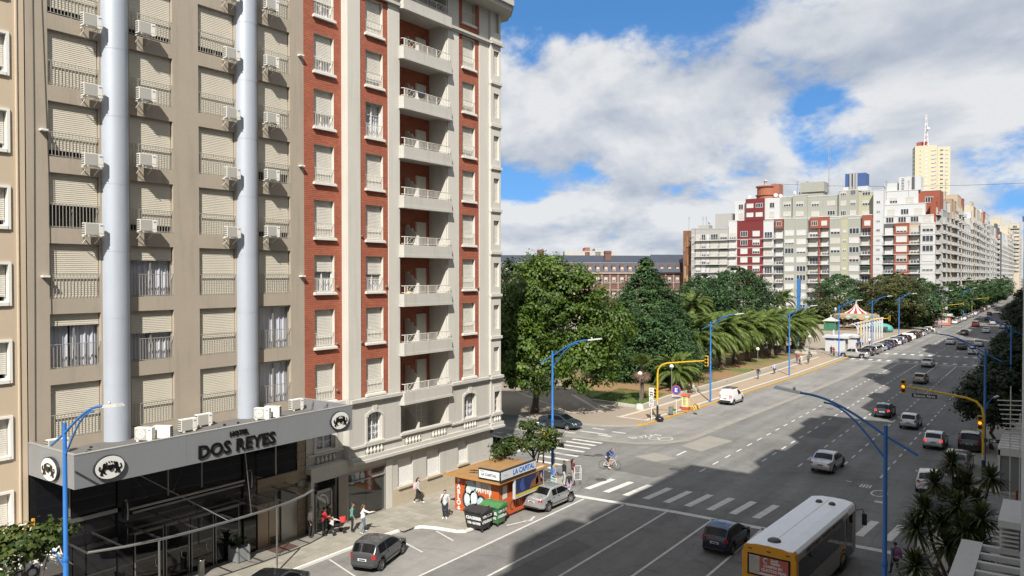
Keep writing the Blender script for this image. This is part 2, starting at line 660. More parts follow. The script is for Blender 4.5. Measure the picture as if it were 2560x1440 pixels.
M_YELLOW = mat('kerb_paint_yellow', (0.46, 0.27, 0.035), 0.75, var=0.25, scale=1.5)
M_KERB = mat('kerb_concrete', (0.27, 0.26, 0.23), 0.85, var=0.15, scale=1.0)
M_KERBW = mat('kerb_white', (0.62, 0.61, 0.57), 0.8, var=0.16, scale=1.5)
M_LAWN = None
def sheet(poly, z, mb, m=0):
	n = len(poly)
	ar = sum(poly[i][0] * poly[(i + 1) % n][1] - poly[(i + 1) % n][0] * poly[i][1] for i in range(n))
	if ar < 0:
		poly = poly[::-1]
	mb.add([(x, y, z) for x, y in poly], (tuple(range(n)),), m)
def rect(mb, x0, x1, y0, y1, z, m=0):
	sheet([(x0, y0), (x1, y0), (x1, y1), (x0, y1)], z, mb, m)
def ribbon(mb, pts, wd, z, m=0):
	"""A painted or paved strip along a polyline."""
	L, Rr = [], []
	for i, p in enumerate(pts):
		a = Vector(pts[max(i - 1, 0)])
		b = Vector(pts[min(i + 1, len(pts) - 1)])
		t = (b - a).normalized()
		n = Vector((-t.y, t.x)) * wd / 2
		L.append(Vector(p) + n)
		Rr.append(Vector(p) - n)
	for i in range(len(pts) - 1):
		sheet([tuple(Rr[i]), tuple(Rr[i + 1]), tuple(L[i + 1]), tuple(L[i])], z, mb, m)
g = MB()
rect(g, -3000, 3000, -1500, 4500, -0.06)
struct('ground', g, M_GROUND)
g = MB()
rect(g, -36.0, -3.0, -90, 1400, 0.0)
rect(g, -400, -36.0, 46, 70, 0.0)
rect(g, -3.0, 400, 51.5, 62.0, 0.0)
struct('road', g, M_ROAD)
g = MB()
sheet([(-33.6, 70.4), (-27.6, 68.6), (-27.3, 77), (-26.3, 99), (-25.6, 122), (-26.2, 145.5), (-31.6, 145.5), (-32.0, 108), (-32.9, 88)], 0.004, g)
sheet([(-46, 61.6), (-38.4, 61.6), (-33.1, 61.9), (-29.4, 63.3), (-27.7, 66.5), (-27.6, 68.6), (-33.6, 70.4), (-34.6, 68.9), (-36.5, 67.5), (-46, 67.2)], 0.004, g)
sheet([(-31.4, -20), (-26.0, -20), (-25.95, 44.6), (-27.9, 44.6), (-27.9, 34.8), (-28.2, 34.6), (-29.9, 34.2), (-31.3, 33.3)], 0.004, g)
rect(g, -31.0, -25.6, 153, 262, 0.004)
struct('road_shoulder', g, M_ROADL)
g = MB()
ribbon(g, [(-60, 61.2), (-38.4, 61.25), (-35.5, 61.6), (-33.1, 61.7), (-30.6, 62.3), (-28.8, 63.6), (-27.6, 66.2), (-27.4, 70), (-27.2, 77.3), (-26.6, 92), (-26.1, 105), (-25.7, 122), (-25.9, 140)], 0.75, 0.008)
sheet([(-28.6, 57.6), (-26.4, 57.0), (-25.4, 59.0), (-27.8, 59.9)], 0.008, g)
sheet([(-27.0, 63.5), (-24.8, 62.6), (-24.0, 68.2), (-26.6, 69.2)], 0.008, g)
struct('gutter_strip', g, M_GUTTER)
g = MB()
sheet([(-27.9, 52.7), (-24.4, 52.4), (-23.6, 56.6), (-27.6, 56.9)], 0.008, g)
sheet([(-22.6, 31), (-21.2, 30.8), (-20.9, 37), (-22.4, 37.6)], 0.008, g)
sheet([(-19.2, 74), (-17.4, 74), (-17.5, 81), (-19.3, 80.4)], 0.008, g)
struct('asphalt_patch', g, M_PATCH)
mk = MB()
Z = 0.012
for x, y0, y1 in ((-23.1, 8, 45.2), (-20.2, 8, 45.3), (-17.25, 8, 45.5), (-14.2, 8, 45.6), (-25.9, 6, 44.7)):
	rect(mk, x - 0.07, x + 0.07, y0, y1, Z)
ribbon(mk, [(-27.6, 44.9), (-19.5, 45.55), (-6.6, 45.6)], 0.5, Z)
for i in range(14):
	x = -26.95 + i * 1.47
	if x < -6:
		sheet([(x - 0.24, 46.9 + i * 0.05), (x + 0.24, 46.9 + i * 0.05), (x + 0.5, 50.3 + i * 0.05), (x + 0.02, 50.3 + i * 0.05)], Z, mk)
for k, (xa, xb, y) in enumerate([(-36.3, -33.2, 60.5), (-36.3, -33.2, 59.3), (-36.3, -33.0, 58.0), (-36.0, -32.8, 56.6), (-35.8, -32.4, 54.9), (-35.2, -32.3, 53.3), (-34.6, -32.0, 51.7), (-34.2, -32.0, 50.4)]):
	rect(mk, xa, xb, y - 0.22, y + 0.22, Z)
ribbon(mk, [(-60, 57.2), (-38.4, 58.0)], 0.14, Z)
ribbon(mk, [(-37.6, 50.2), (-37.5, 60.2)], 0.4, Z)
for (xa, xb, y) in [(-37.6, -34.6, 64.1), (-35.3, -33.9, 63.5), (-34.9, -33.5, 65.6), (-38.6, -37.4, 62.9), (-37.3, -36.0, 66.0)]:
	rect(mk, xa, xb, y - 0.16, y + 0.16, Z)
for x in (-22.3, -19.45, -16.6, -13.8, -10.7):
	y = 56.0 if x < -20 else 62.0
	while y < 129:
		rect(mk, x - 0.07, x + 0.07, y, y + 1.25, Z)
		y += 2.75
	rect(mk, x - 0.07, x + 0.07, 130.5, 145.3, Z)
ribbon(mk, [(-30.4, 145.9), (-6.7, 146.4)], 0.4, Z)
for i in range(17):
	x = -30.3 + i * 1.45
	rect(mk, x - 0.3, x + 0.3, 147.4 + i * 0.06, 149.6 + i * 0.06, Z)
for i in range(14):
	x = -27.0 + i * 1.45
	rect(mk, x - 0.3, x + 0.3, 161.2 + i * 0.1, 163.4 + i * 0.1, Z)
for x in (-22.3, -19.3, -16.3, -13.3, -10.3):
	y = 168.0
	while y < 520:
		rect(mk, x - 0.08, x + 0.08, y, y + 2.0, Z)
		y += 6.0
for y in (5.2, 9.6, 14.0, 18.4, 22.8, 27.2, 31.8):
	ribbon(mk, [(-31.3, y + 0.1), (-28.0, y - 0.85)], 0.1, Z)
ribbon(mk, [(-29.7, 34.0), (-27.8, 33.3)], 0.1, Z)
for a, b in (((-26.9, 37.2), (-26.4, 38.7)), ((-26.55, 38.6), (-26.2, 38.9)), ((-26.3, 38.9), (-26.5, 39.6))):
	ribbon(mk, [a, b], 0.14, Z)
rect(mk, -26.0, -25.8, 60.0, 62.0, Z)
struct('road_markings', mk, M_WHITE)
me = textmesh('BUZAS', 1.15, 0.001)
me.materials.clear()
me.materials.append(M_WHITE)
o = put('road_lettering', me, None, (-31.35, 65.4, 0.014), R(62))
o['kind'] = 'structure'
ring = MB()
for cx, cy, rx, ry in ((-29.35, 65.5, 0.62, 0.85), (-30.35, 65.1, 0.45, 0.62)):
	for k in range(24):
		a0, a1 = 2 * math.pi * k / 24, 2 * math.pi * (k + 1) / 24
		sheet([(cx + rx * math.cos(a0), cy + ry * math.sin(a0)), (cx + rx * math.cos(a1), cy + ry * math.sin(a1)),
			   (cx + (rx - .10) * math.cos(a1), cy + (ry - .10) * math.sin(a1)), (cx + (rx - .10) * math.cos(a0), cy + (ry - .10) * math.sin(a0))], 0.012, ring)
cx, cy = -10.0, 57.6
for k in range(20):
	a0, a1 = 2 * math.pi * k / 20, 2 * math.pi * (k + 1) / 20
	sheet([(cx + .55 * math.cos(a0), cy + .9 * math.sin(a0)), (cx + .55 * math.cos(a1), cy + .9 * math.sin(a1)), (cx + .42 * math.cos(a1), cy + .75 * math.sin(a1)), (cx + .42 * math.cos(a0), cy + .75 * math.sin(a0))], 0.012, ring)
for k in range(4):
	rect(ring, -11.5 + k * 0.2, -11.38 + k * 0.2, 58.6, 59.5, 0.012)
rect(ring, -9.9, -9.2, 55.2, 55.6, 0.012)
rect(ring, -12.6, -12.2, 59.6, 59.75, 0.012)
struct('road_symbol', ring, M_WHITE)
mh = MB()
for (x, y, r) in ((-27.3, 49.6, .42), (-24.1, 55.6, .5), (-31.2, 56.3, .4), (-20.9, 91, .4)):
	mh.lathe([(0.001, 0.016), (r * .8, 0.016), (r * .82, 0.012), (r, 0.014), (r, 0.004)], 20, (x, y, 0))
struct('manhole_cover', mh, mat('manhole_iron', (0.06, 0.06, 0.065), 0.6, var=0.2, scale=9))
def arc(cx, cy, r, a0, a1, n=8):
	return [(cx + r * math.cos(R(a0 + (a1 - a0) * i / n)), cy + r * math.sin(R(a0 + (a1 - a0) * i / n))) for i in range(n + 1)]
HZ = 0.13
kerbA = [(-31.4, -60), (-31.45, 31.6), (-31.25, 33.3), (-30.7, 33.9), (-29.9, 34.2), (-28.5, 34.45), (-28.1, 34.8), (-27.95, 36), (-27.9, 44.2)] + arc(-31.4, 45.6, 3.5, 0, 90)[1:] + [(-60, 49.2), (-260, 49.4)]
pv = MB()
pv.prism(kerbA + [(-260, 46.0), (-60, 46.0), (-46, 30), (-46, -60)], -0.05, HZ)
struct('pavement', pv, M_PAVE)
kb = MB()
def kerb(mb, pts, wd=0.16, z=HZ + 0.004, m=0):
	"""A kerb stone line: a low wall following the edge, standing 4 mm proud of the paving."""
	for i in range(len(pts) - 1):
		a, b = Vector(pts[i]), Vector(pts[i + 1])
		t = (b - a).normalized()
		n = Vector((-t.y, t.x)) * wd
		for q in (-0.012,):
			aa, bb = a - n.normalized() * 0.012, b - n.normalized() * 0.012
			mb.prism([tuple(aa), tuple(bb), tuple(bb + n), tuple(aa + n)], -0.04, z, m)
kerb(kb, kerbA[:9], m=1)
kerb(kb, kerbA[8:], m=0)
struct('kerb', kb, [M_KERB, M_KERBW])
pv_o = bpy.data.objects['pavement']
slabs = []
for iy in range(0, 72):
	for ix in range(0, 13):
		x0 = -35.2 + ix * 0.605
		y0 = 9.6 + iy * 0.5
		kx = -31.25 if y0 + .5 < 33.0 else (-27.85 if y0 > 34.9 else -30.4)
		if x0 + 0.6 > kx - 0.15 or y0 + 0.5 > 44.8:
			continue
		slabs.append((x0, y0))
slabs.sort(key=lambda s: abs(s[1] - 27) + (0 if s[0] < -31 else 3))
sm = []
for k in range(5):
	b = MB()
	tl = [random.uniform(-.003, .003) for _ in range(4)]
	v = [(0.006, 0.006, tl[0] + .012), (0.596, 0.006, tl[1] + .012), (0.596, 0.492, tl[2] + .012), (0.006, 0.492, tl[3] + .012)]
	b.add(v + [(x, y, -0.02) for x, y, z in v], ((0, 1, 2, 3), (0, 4, 5, 1), (1, 5, 6, 2), (2, 6, 7, 3), (3, 7, 4, 0)))
	c = 0.88 + 0.06 * k
	sm.append(b.mesh('paving_slab', [mat('paving_slab_%d' % k, (0.255 * c, 0.24 * c, 0.20 * c), 0.85, var=0.16, scale=1.4, bump=0.15)]))
for (x, y) in slabs[:296]:
	put('paving_slab', random.choice(sm), pv_o, (x, y, HZ))
rest = MB()
for (x, y) in slabs[296:]:
	z = HZ + 0.012 + random.uniform(-.003, .003)
	rest.box((x + .006, y + .006, HZ - .02), (x + .596, y + .492, z), random.randrange(3))
o = rest.build('paving_slab', [MATS['paving_slab_1'], MATS['paving_slab_2'], MATS['paving_slab_3']], pv_o)
o['kind'] = 'stuff'
kerbB = [(-260, 66.6), (-60, 67.0), (-39.0, 67.0), (-37.0, 67.25), (-35.4, 68.2), (-34.2, 69.4), (-33.6, 70.7), (-33.2, 79), (-32.8, 88), (-32.0, 108), (-31.5, 120), (-31.3, 147), (-31.6, 158), (-32.2, 166), (-32.0, 200), (-31.2, 235), (-30.6, 262)]
pk = MB()
pk.prism(kerbB + [(-160, 262), (-260, 262)], -0.05, HZ)
struct('park_pavement', pk, M_TAN)
g = MB()
ribbon(g, [(-36.4, 72.4), (-35.7, 79), (-35.4, 88), (-34.7, 108), (-34.2, 120), (-34.0, 147)], 2.3, HZ + .004)
struct('promenade', g, M_BEIGE)
g = MB()
ribbon(g, [(-37.6, 72.3), (-37.2, 79), (-36.9, 88), (-36.4, 108), (-36.0, 120), (-35.8, 147)], 0.5, HZ + .008)
ribbon(g, [(-34.6, 72.3), (-34.2, 79), (-33.85, 88), (-33.1, 108), (-32.6, 120), (-32.4, 147), (-33.4, 175), (-33.2, 200), (-32.6, 235)], 0.42, HZ + .008)
ribbon(g, [(-38.0, 72.3), (-34.2, 72.2)], 0.4, HZ + .012)
ribbon(g, [(-43.0, 71.4), (-40.7, 74.0), (-49.6, 82.6)], 0.45, HZ + .008)
ribbon(g, [(-43.0, 71.4), (-56, 80)], 0.3, HZ + .012)
ribbon(g, [(-60, 157.5), (-38, 159.5)], 0.5, HZ + .008)
ribbon(g, [(-60, 183), (-36, 185)], 0.35, HZ + .008)
struct('paving_band', g, M_CREAM)
kb = MB()
kerb(kb, kerbB[:6], m=0)
kerb(kb, kerbB[5:13], 0.20, m=1)
kerb(kb, kerbB[12:], m=0)
struct('park_kerb', kb, [M_KERB, M_YELLOW])
m = bpy.data.materials.new('lawn_and_earth')
m.use_nodes = True
t = m.node_tree
p = t.nodes['Principled BSDF']
p.inputs['Roughness'].default_value = 0.95
gg = t.nodes.new('ShaderNodeNewGeometry')
n_a = t.nodes.new('ShaderNodeTexNoise')
n_a.inputs['Scale'].default_value = 0.16
n_a.inputs['Detail'].default_value = 5
n_b = t.nodes.new('ShaderNodeTexNoise')
n_b.inputs['Scale'].default_value = 5.0
n_b.inputs['Detail'].default_value = 4
t.links.new(gg.outputs['Position'], n_a.inputs['Vector'])
t.links.new(gg.outputs['Position'], n_b.inputs['Vector'])
rp = t.nodes.new('ShaderNodeValToRGB')
rp.color_ramp.elements[0].position = 0.40
rp.color_ramp.elements[0].color = (0.085, 0.13, 0.028, 1)
rp.color_ramp.elements[1].position = 0.56
rp.color_ramp.elements[1].color = (0.22, 0.135, 0.065, 1)
ad = t.nodes.new('ShaderNodeMath')
ad.operation = 'MULTIPLY_ADD'
t.links.new(n_b.outputs[0], ad.inputs[0])
ad.inputs[1].default_value = 0.25
sp_ = t.nodes.new('ShaderNodeSeparateXYZ')
t.links.new(gg.outputs['Position'], sp_.inputs[0])
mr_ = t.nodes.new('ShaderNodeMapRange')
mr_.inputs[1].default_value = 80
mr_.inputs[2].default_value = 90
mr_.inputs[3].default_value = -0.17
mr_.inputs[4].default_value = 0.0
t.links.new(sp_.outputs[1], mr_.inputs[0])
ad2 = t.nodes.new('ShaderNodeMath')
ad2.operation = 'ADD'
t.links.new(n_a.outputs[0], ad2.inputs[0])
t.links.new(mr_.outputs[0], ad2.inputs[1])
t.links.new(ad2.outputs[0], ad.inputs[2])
sb = t.nodes.new('ShaderNodeMath')
sb.operation = 'SUBTRACT'
t.links.new(ad.outputs[0], sb.inputs[0])
sb.inputs[1].default_value = 0.10
t.links.new(sb.outputs[0], rp.inputs[0])
hh = t.nodes.new('ShaderNodeHueSaturation')
t.links.new(rp.outputs[0], hh.inputs['Color'])
mm = t.nodes.new('ShaderNodeMapRange')
t.links.new(n_b.outputs[0], mm.inputs[0])
mm.inputs[3].default_value = 0.6
mm.inputs[4].default_value = 1.4
t.links.new(mm.outputs[0], hh.inputs['Value'])
t.links.new(hh.outputs[0], p.inputs['Base Color'])
M_LAWN = m
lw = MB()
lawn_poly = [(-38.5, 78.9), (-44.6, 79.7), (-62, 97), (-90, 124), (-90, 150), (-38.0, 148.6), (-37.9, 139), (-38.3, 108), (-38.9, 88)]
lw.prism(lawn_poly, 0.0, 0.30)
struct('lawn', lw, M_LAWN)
wl = MB()
M_CONC = mat('pale_concrete', (0.40, 0.385, 0.34), 0.85, var=0.14, scale=1.2, dirt=0.15)
for a, b in (((-44.9, 79.5), (-38.4, 78.6)), ((-38.4, 78.6), (-38.75, 88)), ((-38.75, 88), (-38.15, 108)), ((-38.15, 108), (-37.75, 139)), ((-37.75, 139), (-37.85, 148.8))):
	a, b = Vector(a), Vector(b)
	tt = (b - a).normalized()
	n_ = Vector((-tt.y, tt.x)) * 0.16
	wl.prism([tuple(a - n_), tuple(b - n_), tuple(b + n_), tuple(a + n_)], 0.05, 0.40)
o = wl.build('low_wall', M_CONC)
tag(o, 'low pale concrete wall edging the park lawn along the promenade', 'low wall')
rk = MB()
rk.lathe([(0.001, .62), (.25, .6), (.42, .4), (.5, .1), (.5, 0)], 9, (-38.0, 77.8, HZ), sx=1.1)
tag(rk.build('stone_block', M_CONC), 'rounded pale stone block at the tip of the lawn wall', 'stone')
gv = []
for _ in range(9000):
	u_, v_ = random.random(), random.random()
	x = -38.7 - u_ * 7 - v_ * 1.0
	y = 79.4 + (0.12 * (-38.7 - x)) + v_ * 9.5
	h = random.uniform(.05, .13)
	a = random.random() * 6.28
	dx, dy = .03 * math.cos(a), .03 * math.sin(a)
	gv.append(((x - dx, y - dy, .29), (x + dx, y + dy, .29), (x + dx * .2 + random.uniform(-.05, .05), y + dy * .2 + random.uniform(-.05, .05), .29 + h)))
V = np.array(gv).reshape(-1, 3)
M_GRASS = leafmat('grass_blade', (0.075, 0.125, 0.025), (0.13, 0.18, 0.045), 0.3, 0.4)
tag(put('grass', npmesh('grass', V, np.arange(len(V)).reshape(-1, 3), M_GRASS)), kind='stuff')
rp_ = MB()
rp_.prism([(-6.4, -60), (-6.4, 48)] + arc(-8.9, 48.0, 2.5, 0, 90, 6)[1:1] + [(-6.0, 50.0), (-5.0, 51.3), (12, 51.5), (12, -60)], -0.05, HZ)
rp_.prism([(-5.0, 62.2), (-6.2, 63.4), (-6.4, 66), (-6.4, 146), (-5.6, 300), (-5.6, 1200), (30, 1200), (30, 62.0), (12, 62.0)], -0.05, HZ)
struct('right_pavement', rp_, M_PAVE)
# ------------------------------------------------------------------ windows (shared meshes)
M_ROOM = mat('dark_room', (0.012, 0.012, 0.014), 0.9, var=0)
M_FRAME = mat('white_frame', (0.62, 0.61, 0.57), 0.5, var=0.06)
M_ALU = mat('grey_frame', (0.30, 0.30, 0.29), 0.4, metal=0.4, var=0.05)
M_DARKF = mat('dark_frame', (0.05, 0.05, 0.055), 0.4, var=0.05)
M_GLASS = glassmat('window_glass', alpha=0.9)
M_SHUT = mat('cream_shutter', (0.50, 0.465, 0.385), 0.6, var=0.07, scale=1.2, dirt=0.10)
M_SHUTW = mat('white_shutter', (0.52, 0.50, 0.45), 0.6, var=0.10, scale=1.6, dirt=0.16)
M_RAILG = mat('grey_rail', (0.33, 0.315, 0.28), 0.5, metal=0.2, var=0.08)
M_RAILW = mat('white_rail', (0.60, 0.58, 0.53), 0.5, var=0.08)
M_CURT = mat('curtain', (0.60, 0.62, 0.66), 0.9, var=0.08)
WMESH = {}
def frame_mesh(wd, h, nx, nz, dep, mats, arch=0.0):
	k = ('f', round(wd, 2), round(h, 2), nx, nz, dep, mats[0].name, arch)
	if k in WMESH:
		return WMESH[k]
	b = MB()
	t = 0.055
	x0, x1 = -dep - 0.05, -dep
	b.box((x0, 0.0, 0.0), (x1, t, h))
	b.box((x0, wd - t, 0.0), (x1, wd, h))
	b.box((x0, t, 0.0), (x1, wd - t, t))
	b.box((x0, t, h - t), (x1, wd - t, h))
	for i in range(1, nx):
		y = wd * i / nx
		tt = 0.035 if (nx % 2 == 0 and i == nx // 2) else 0.016
		b.box((x0, y - tt, t), (x1, y + tt, h - t))
	for i in range(1, nz):
		z = h * i / nz
		for j in range(nx):
			ya = t if j == 0 else wd * j / nx + (0.035 if (nx % 2 == 0 and j == nx // 2) else 0.016)
			yb = wd - t if j == nx - 1 else wd * (j + 1) / nx - (0.035 if (nx % 2 == 0 and j + 1 == nx // 2) else 0.016)
			b.box((x0 + .005, ya, z - .014), (x1 - .005, yb, z + .014))
	if arch:
		n = 10
		for side in (0, 1):
			pts = [(x1 + .02, 0 if side == 0 else wd, h), (x1 + .02, 0 if side == 0 else wd, h - arch)]
			for i in range(1, n + 1):
				a = math.pi / 2 * i / n
				y = wd / 2 - wd / 2 * math.cos(a)
				pts.append((x1 + .02, y if side == 0 else wd - y, h - arch + arch * math.sin(a)))
			b.extr(pts[:-1] + [pts[-1]], (dep - .02, 0, 0), 2)
	b.quad((x0 + .02, t, t), (x0 + .02, wd - t, t), (x0 + .02, wd - t, h - t), (x0 + .02, t, h - t), 1)
	WMESH[k] = b.mesh('window', list(mats) + ([M_STUCCO] if arch else []))
	return WMESH[k]
def shutter_mesh(wd, ln, dep, m, pitch=0.085):
	k = ('s', round(wd, 2), round(ln, 2), dep, m.name)
	if k in WMESH:
		return WMESH[k]
	b = MB()
	n = max(2, int(ln / pitch))
	p = ln / n
	x = -dep + 0.045
	for i in range(n):
		z = -i * p
		b.quad((x + .012, .03, z - p + .012), (x + .012, wd - .03, z - p + .012), (x, wd - .03, z), (x, .03, z))
		b.quad((x - .008, .03, z - p), (x - .008, wd - .03, z - p), (x + .012, wd - .03, z - p + .012), (x + .012, .03, z - p + .012))
	b.box((x - .015, .03, -ln - .05), (x + .02, wd - .03, -ln))
	WMESH[k] = b.mesh('shutter', [m])
	return WMESH[k]
def rail_mesh(wd, hr, off, m, step=0.14, t=0.011, style=0):
	k = ('r', round(wd, 2), hr, off, m.name, style)
	if k in WMESH:
		return WMESH[k]
	b = MB()
	x = off
	b.box((x - .022, .0, hr - .03), (x + .022, wd, hr))
	b.box((x - .016, .0, .05), (x + .016, wd, .075))
	n = max(2, int(wd / step))
	for i in range(n + 1):
		y = .012 + (wd - .024) * i / n
		b.box((x - t, y - t, .075), (x + t, y + t, hr - .03))
	if style == 1:
		b.tube([(x - .12, 0.0, hr - .18), (x, 0.0, hr - .02)], .012, 5)
		b.tube([(x - .12, wd, hr - .18), (x, wd, hr - .02)], .012, 5)
	WMESH[k] = b.mesh('railing', [m])
	return WMESH[k]
def curtain_mesh(wd, h, dep, gap):
	k = ('c', round(wd, 2), round(h, 2), dep, gap)
	if k in WMESH:
		return WMESH[k]
	rr = random.Random(hash(k) % 1000)
	n = 64
	vs_, fs = [], []
	for i in range(n + 1):
		y = .06 + (wd - .12) * i / n
		x = -dep - .20 + .035 * math.sin(i * 1.3 + rr.random()) + .03 * math.sin(i * .55)
		vs_ += [(x, y, .05), (x + .01, y, h * .5), (x, y, h - .05)]
	for i in range(n):
		if gap and abs(i - n * gap) < 1.6:
			continue
		for j in range(2):
			a = i * 3 + j
			fs.append((a, a + 3, a + 4, a + 1))
	b = MB()
	b.add(vs_, fs, 0, True)
	WMESH[k] = b.mesh('curtain', [M_CURT])
	return WMESH[k]
def window(parent, o, rz, wd, h, nx=2, nz=1, dep=0.25, mats=None, shut=1.0, sm=None, rail=None, curtain=False, sill=None, name='window', arch=0.0):
	mats = mats or (M_ALU, M_GLASS)
	ro = Matrix.Rotation(rz, 4, 'Z')
	wn = put(name, frame_mesh(wd, h, nx, nz, dep, mats, arch), parent, None)
	wn.matrix_parent_inverse = wmat(parent).inverted()
	wn.location = o
	wn.rotation_euler = (0, 0, rz)
	if shut > 0.02:
		put('shutter', shutter_mesh(wd, h * shut - .05 if shut < 1 else h - .06, dep, sm or M_SHUT), wn, (0, 0, h))
	if rail:
		put('railing', rail_mesh(wd, *rail), wn, (0, 0, 0))
	if curtain:
		put('curtain', curtain_mesh(wd, h, dep, random.choice((0.42, 0.55, 0.0))), wn, (0, 0, 0))
	if sill:
		kx = ('sill', round(wd, 2), sill)
		if kx not in WMESH:
			b = MB()
			b.box((-.02, -.10, -.17), (sill, wd + .10, -.05))
			b.box((-.02, -.06, -.05), (sill - .04, wd + .06, -.004))
			WMESH[kx] = b.mesh('sill', [M_SILL])
		put('sill', WMESH[kx], wn, (0, 0, 0))
	return wn
def pierced(mb, P, u0, u1, w0, w1, holes, dep, mw=0, mj=0, mroom=None, jd=None):
	"""A wall face with real openings: cells between the holes, reveals round each hole and a dark room behind."""
	us = sorted({u0, u1, *[x for h in holes for x in h[:2]]})
	ws = sorted({w0, w1, *[x for h in holes for x in h[2:]]})
	us = [u for u in us if u0 - 1e-6 <= u <= u1 + 1e-6]
	ws = [w_ for w_ in ws if w0 - 1e-6 <= w_ <= w1 + 1e-6]
	for j in range(len(ws) - 1):
		run = None
		for i in range(len(us) - 1):
			cu, cw = (us[i] + us[i + 1]) / 2, (ws[j] + ws[j + 1]) / 2
			hole = any(h[0] < cu < h[1] and h[2] < cw < h[3] for h in holes)
			if not hole:
				run = us[i] if run is None else run
			if run is not None and (hole or i == len(us) - 2):
				ue = us[i] if hole else us[i + 1]
				mb.quad(P(run, ws[j], 0), P(ue, ws[j], 0), P(ue, ws[j + 1], 0), P(run, ws[j + 1], 0), mw)
				run = None
	for (a, b, c, d) in holes:
		dj = jd or dep + 0.45
		for (p, q) in (((a, c), (a, d)), ((a, d), (b, d)), ((b, d), (b, c)), ((b, c), (a, c))):
			mb.quad(P(*p, 0), P(*q, 0), P(*q, -dj), P(*p, -dj), mj)
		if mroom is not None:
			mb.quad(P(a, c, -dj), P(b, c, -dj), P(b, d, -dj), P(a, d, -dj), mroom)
# ------------------------------------------------------------------ the hotel
K = 1.0144
def hy(y):
	return y * K
HX = -35.3
M_HOTEL = mat('hotel_stucco', (0.335, 0.290, 0.232), 0.85, var=0.08, scale=0.5, bump=0.12, bscale=25, dirt=0.16)
M_BEIGEW = mat('beige_stucco', (0.47, 0.385, 0.285), 0.85, var=0.05, scale=0.4, bump=0.1, bscale=25, dirt=0.06)
M_SILVER = mat('silver_cladding', (0.40, 0.44, 0.50), 0.5, metal=0.25, var=0.04, scale=0.6, dirt=0.05)
M_FASCIA = mat('fascia_aluminium', (0.30, 0.315, 0.335), 0.42, metal=0.45, var=0.05, scale=0.5, dirt=0.06)
M_GRANITE = mat('black_granite', (0.012, 0.012, 0.013), 0.08, var=0.2, scale=4, spec=0.6)
M_BLACKGL = mat('black_glass', (0.008, 0.009, 0.011), 0.03, var=0, spec=0.7)
M_STEEL = mat('steel', (0.42, 0.42, 0.41), 0.3, metal=0.9, var=0.05)
M_DECK = mat('roofing_felt', (0.115, 0.112, 0.108), 0.9, var=0.25, scale=0.9)
M_ACW = mat('ac_white', (0.66, 0.65, 0.60), 0.5, var=0.06)
M_ACG = mat('ac_grille', (0.36, 0.35, 0.32), 0.6, var=0.06)
M_DKMET = mat('dark_metal', (0.035, 0.036, 0.04), 0.45, metal=0.3, var=0.1)
hotel = thing('hotel', 'tan hotel with two silver half-round columns and a dark glass ground floor', 'building', (HX, 21.7, 0))
P_h = lambda u, w_, n: (HX + n, u, w_)
cols = [(15.36, 17.52), (18.90, 21.04), (22.42, 24.55), (25.96, 28.06)]
ZB = [7.9 + 3.055 * i for i in range(9)]
WH = 2.38
holes = [(a, b, z, z + WH) for a, b in cols for z in ZB]
b = MB()
Y0H, Y1H = 14.50, 29.02
pierced(b, P_h, Y0H, Y1H, 7.3, 40.5, holes, 0.25, 0, 0, 1)
b.box((HX - 24, Y0H, 7.3), (HX - 0.72, Y1H, 40.5), 0)
b.quad((HX, Y0H, 40.5), (HX, Y1H, 40.5), (HX - .8, Y1H, 40.5), (HX - .8, Y0H, 40.5), 0)
b.quad((HX, Y0H, 7.3), (HX, Y0H, 40.5), (HX - .8, Y0H, 40.5), (HX - .8, Y0H, 7.3), 0)
b.quad((HX, Y1H, 7.3), (HX, Y1H, 40.5), (HX - .8, Y1H, 40.5), (HX - .8, Y1H, 7.3), 0)
b.build('wall', [M_HOTEL, M_ROOM], hotel)
st = {0: [1, .22, 1, .58, .87, 1, .87, 1, 1], 1: [1, .45, .28, .86, 1, 1, .88, 1, 1], 2: [1, 1, 1, 1, 1, 1, .86, 1, 1], 3: [.04, .04, 1, .86, .78, 1, 1, 1, 1]}
for ci, (a, bb) in enumerate(cols):
	for ri, z in enumerate(ZB):
		s_ = st[ci][ri]
		window(hotel, (HX, a, z), 0, bb - a, WH, 2, 1, 0.22, shut=s_, rail=(1.07, -0.03, M_RAILG), curtain=s_ < .5)
for yc in (18.20, 25.18):
	for k in range(12):
		z0 = 7.42 if k == 0 else 10.0 + 3.05 * (k - 1)
		z1 = 10.0 + 3.05 * k
		if z0 > 40:
			continue
		c = MB()
		prof = []
		for i in range(25):
			a = R(-100 + 200 * i / 24)
			prof.append((HX - .05 + .60 * math.cos(a), yc + .60 * math.sin(a)))
		n = len(prof)
		vs_ = [(x, y, z0) for x, y in prof] + [(x, y, z1 - .02) for x, y in prof] + [(HX - .05 + (x - HX + .05) * .985, yc + (y - yc) * .985, z1 - .02) for x, y in prof] + [(HX - .05 + (x - HX + .05) * .985, yc + (y - yc) * .985, z1) for x, y in prof]
		for j in (0, 2):
			c.add(vs_[j * n:(j + 2) * n], [(i, i + 1, n + i + 1, n + i) for i in range(n - 1)], 0, True)
		c.add(vs_[n:3 * n], [(i, i + 1, n + i + 1, n + i) for i in range(n - 1)])
		c.build('column_drum', M_SILVER, hotel)
gfl = MB()
gfl.box((HX - 24, Y0H, 0), (HX - .02, Y1H, 7.3), 0)
o = gfl.build('ground_floor_wall', M_GRANITE, hotel)
def panel(name, y0, y1, z0, z1, n0, n1, m, par=None):
	b_ = MB()
	b_.box((HX + n0, y0, z0), (HX + n1, y1, z1))
	return b_.build(name, m, par or hotel)
for (y0, y1) in ((16.15, 18.1), (18.9, 20.6), (20.7, 22.4), (22.5, 24.7)):
	panel('window_pane', y0, y1, 4.35, 6.9, .0, .03, M_BLACKGL)
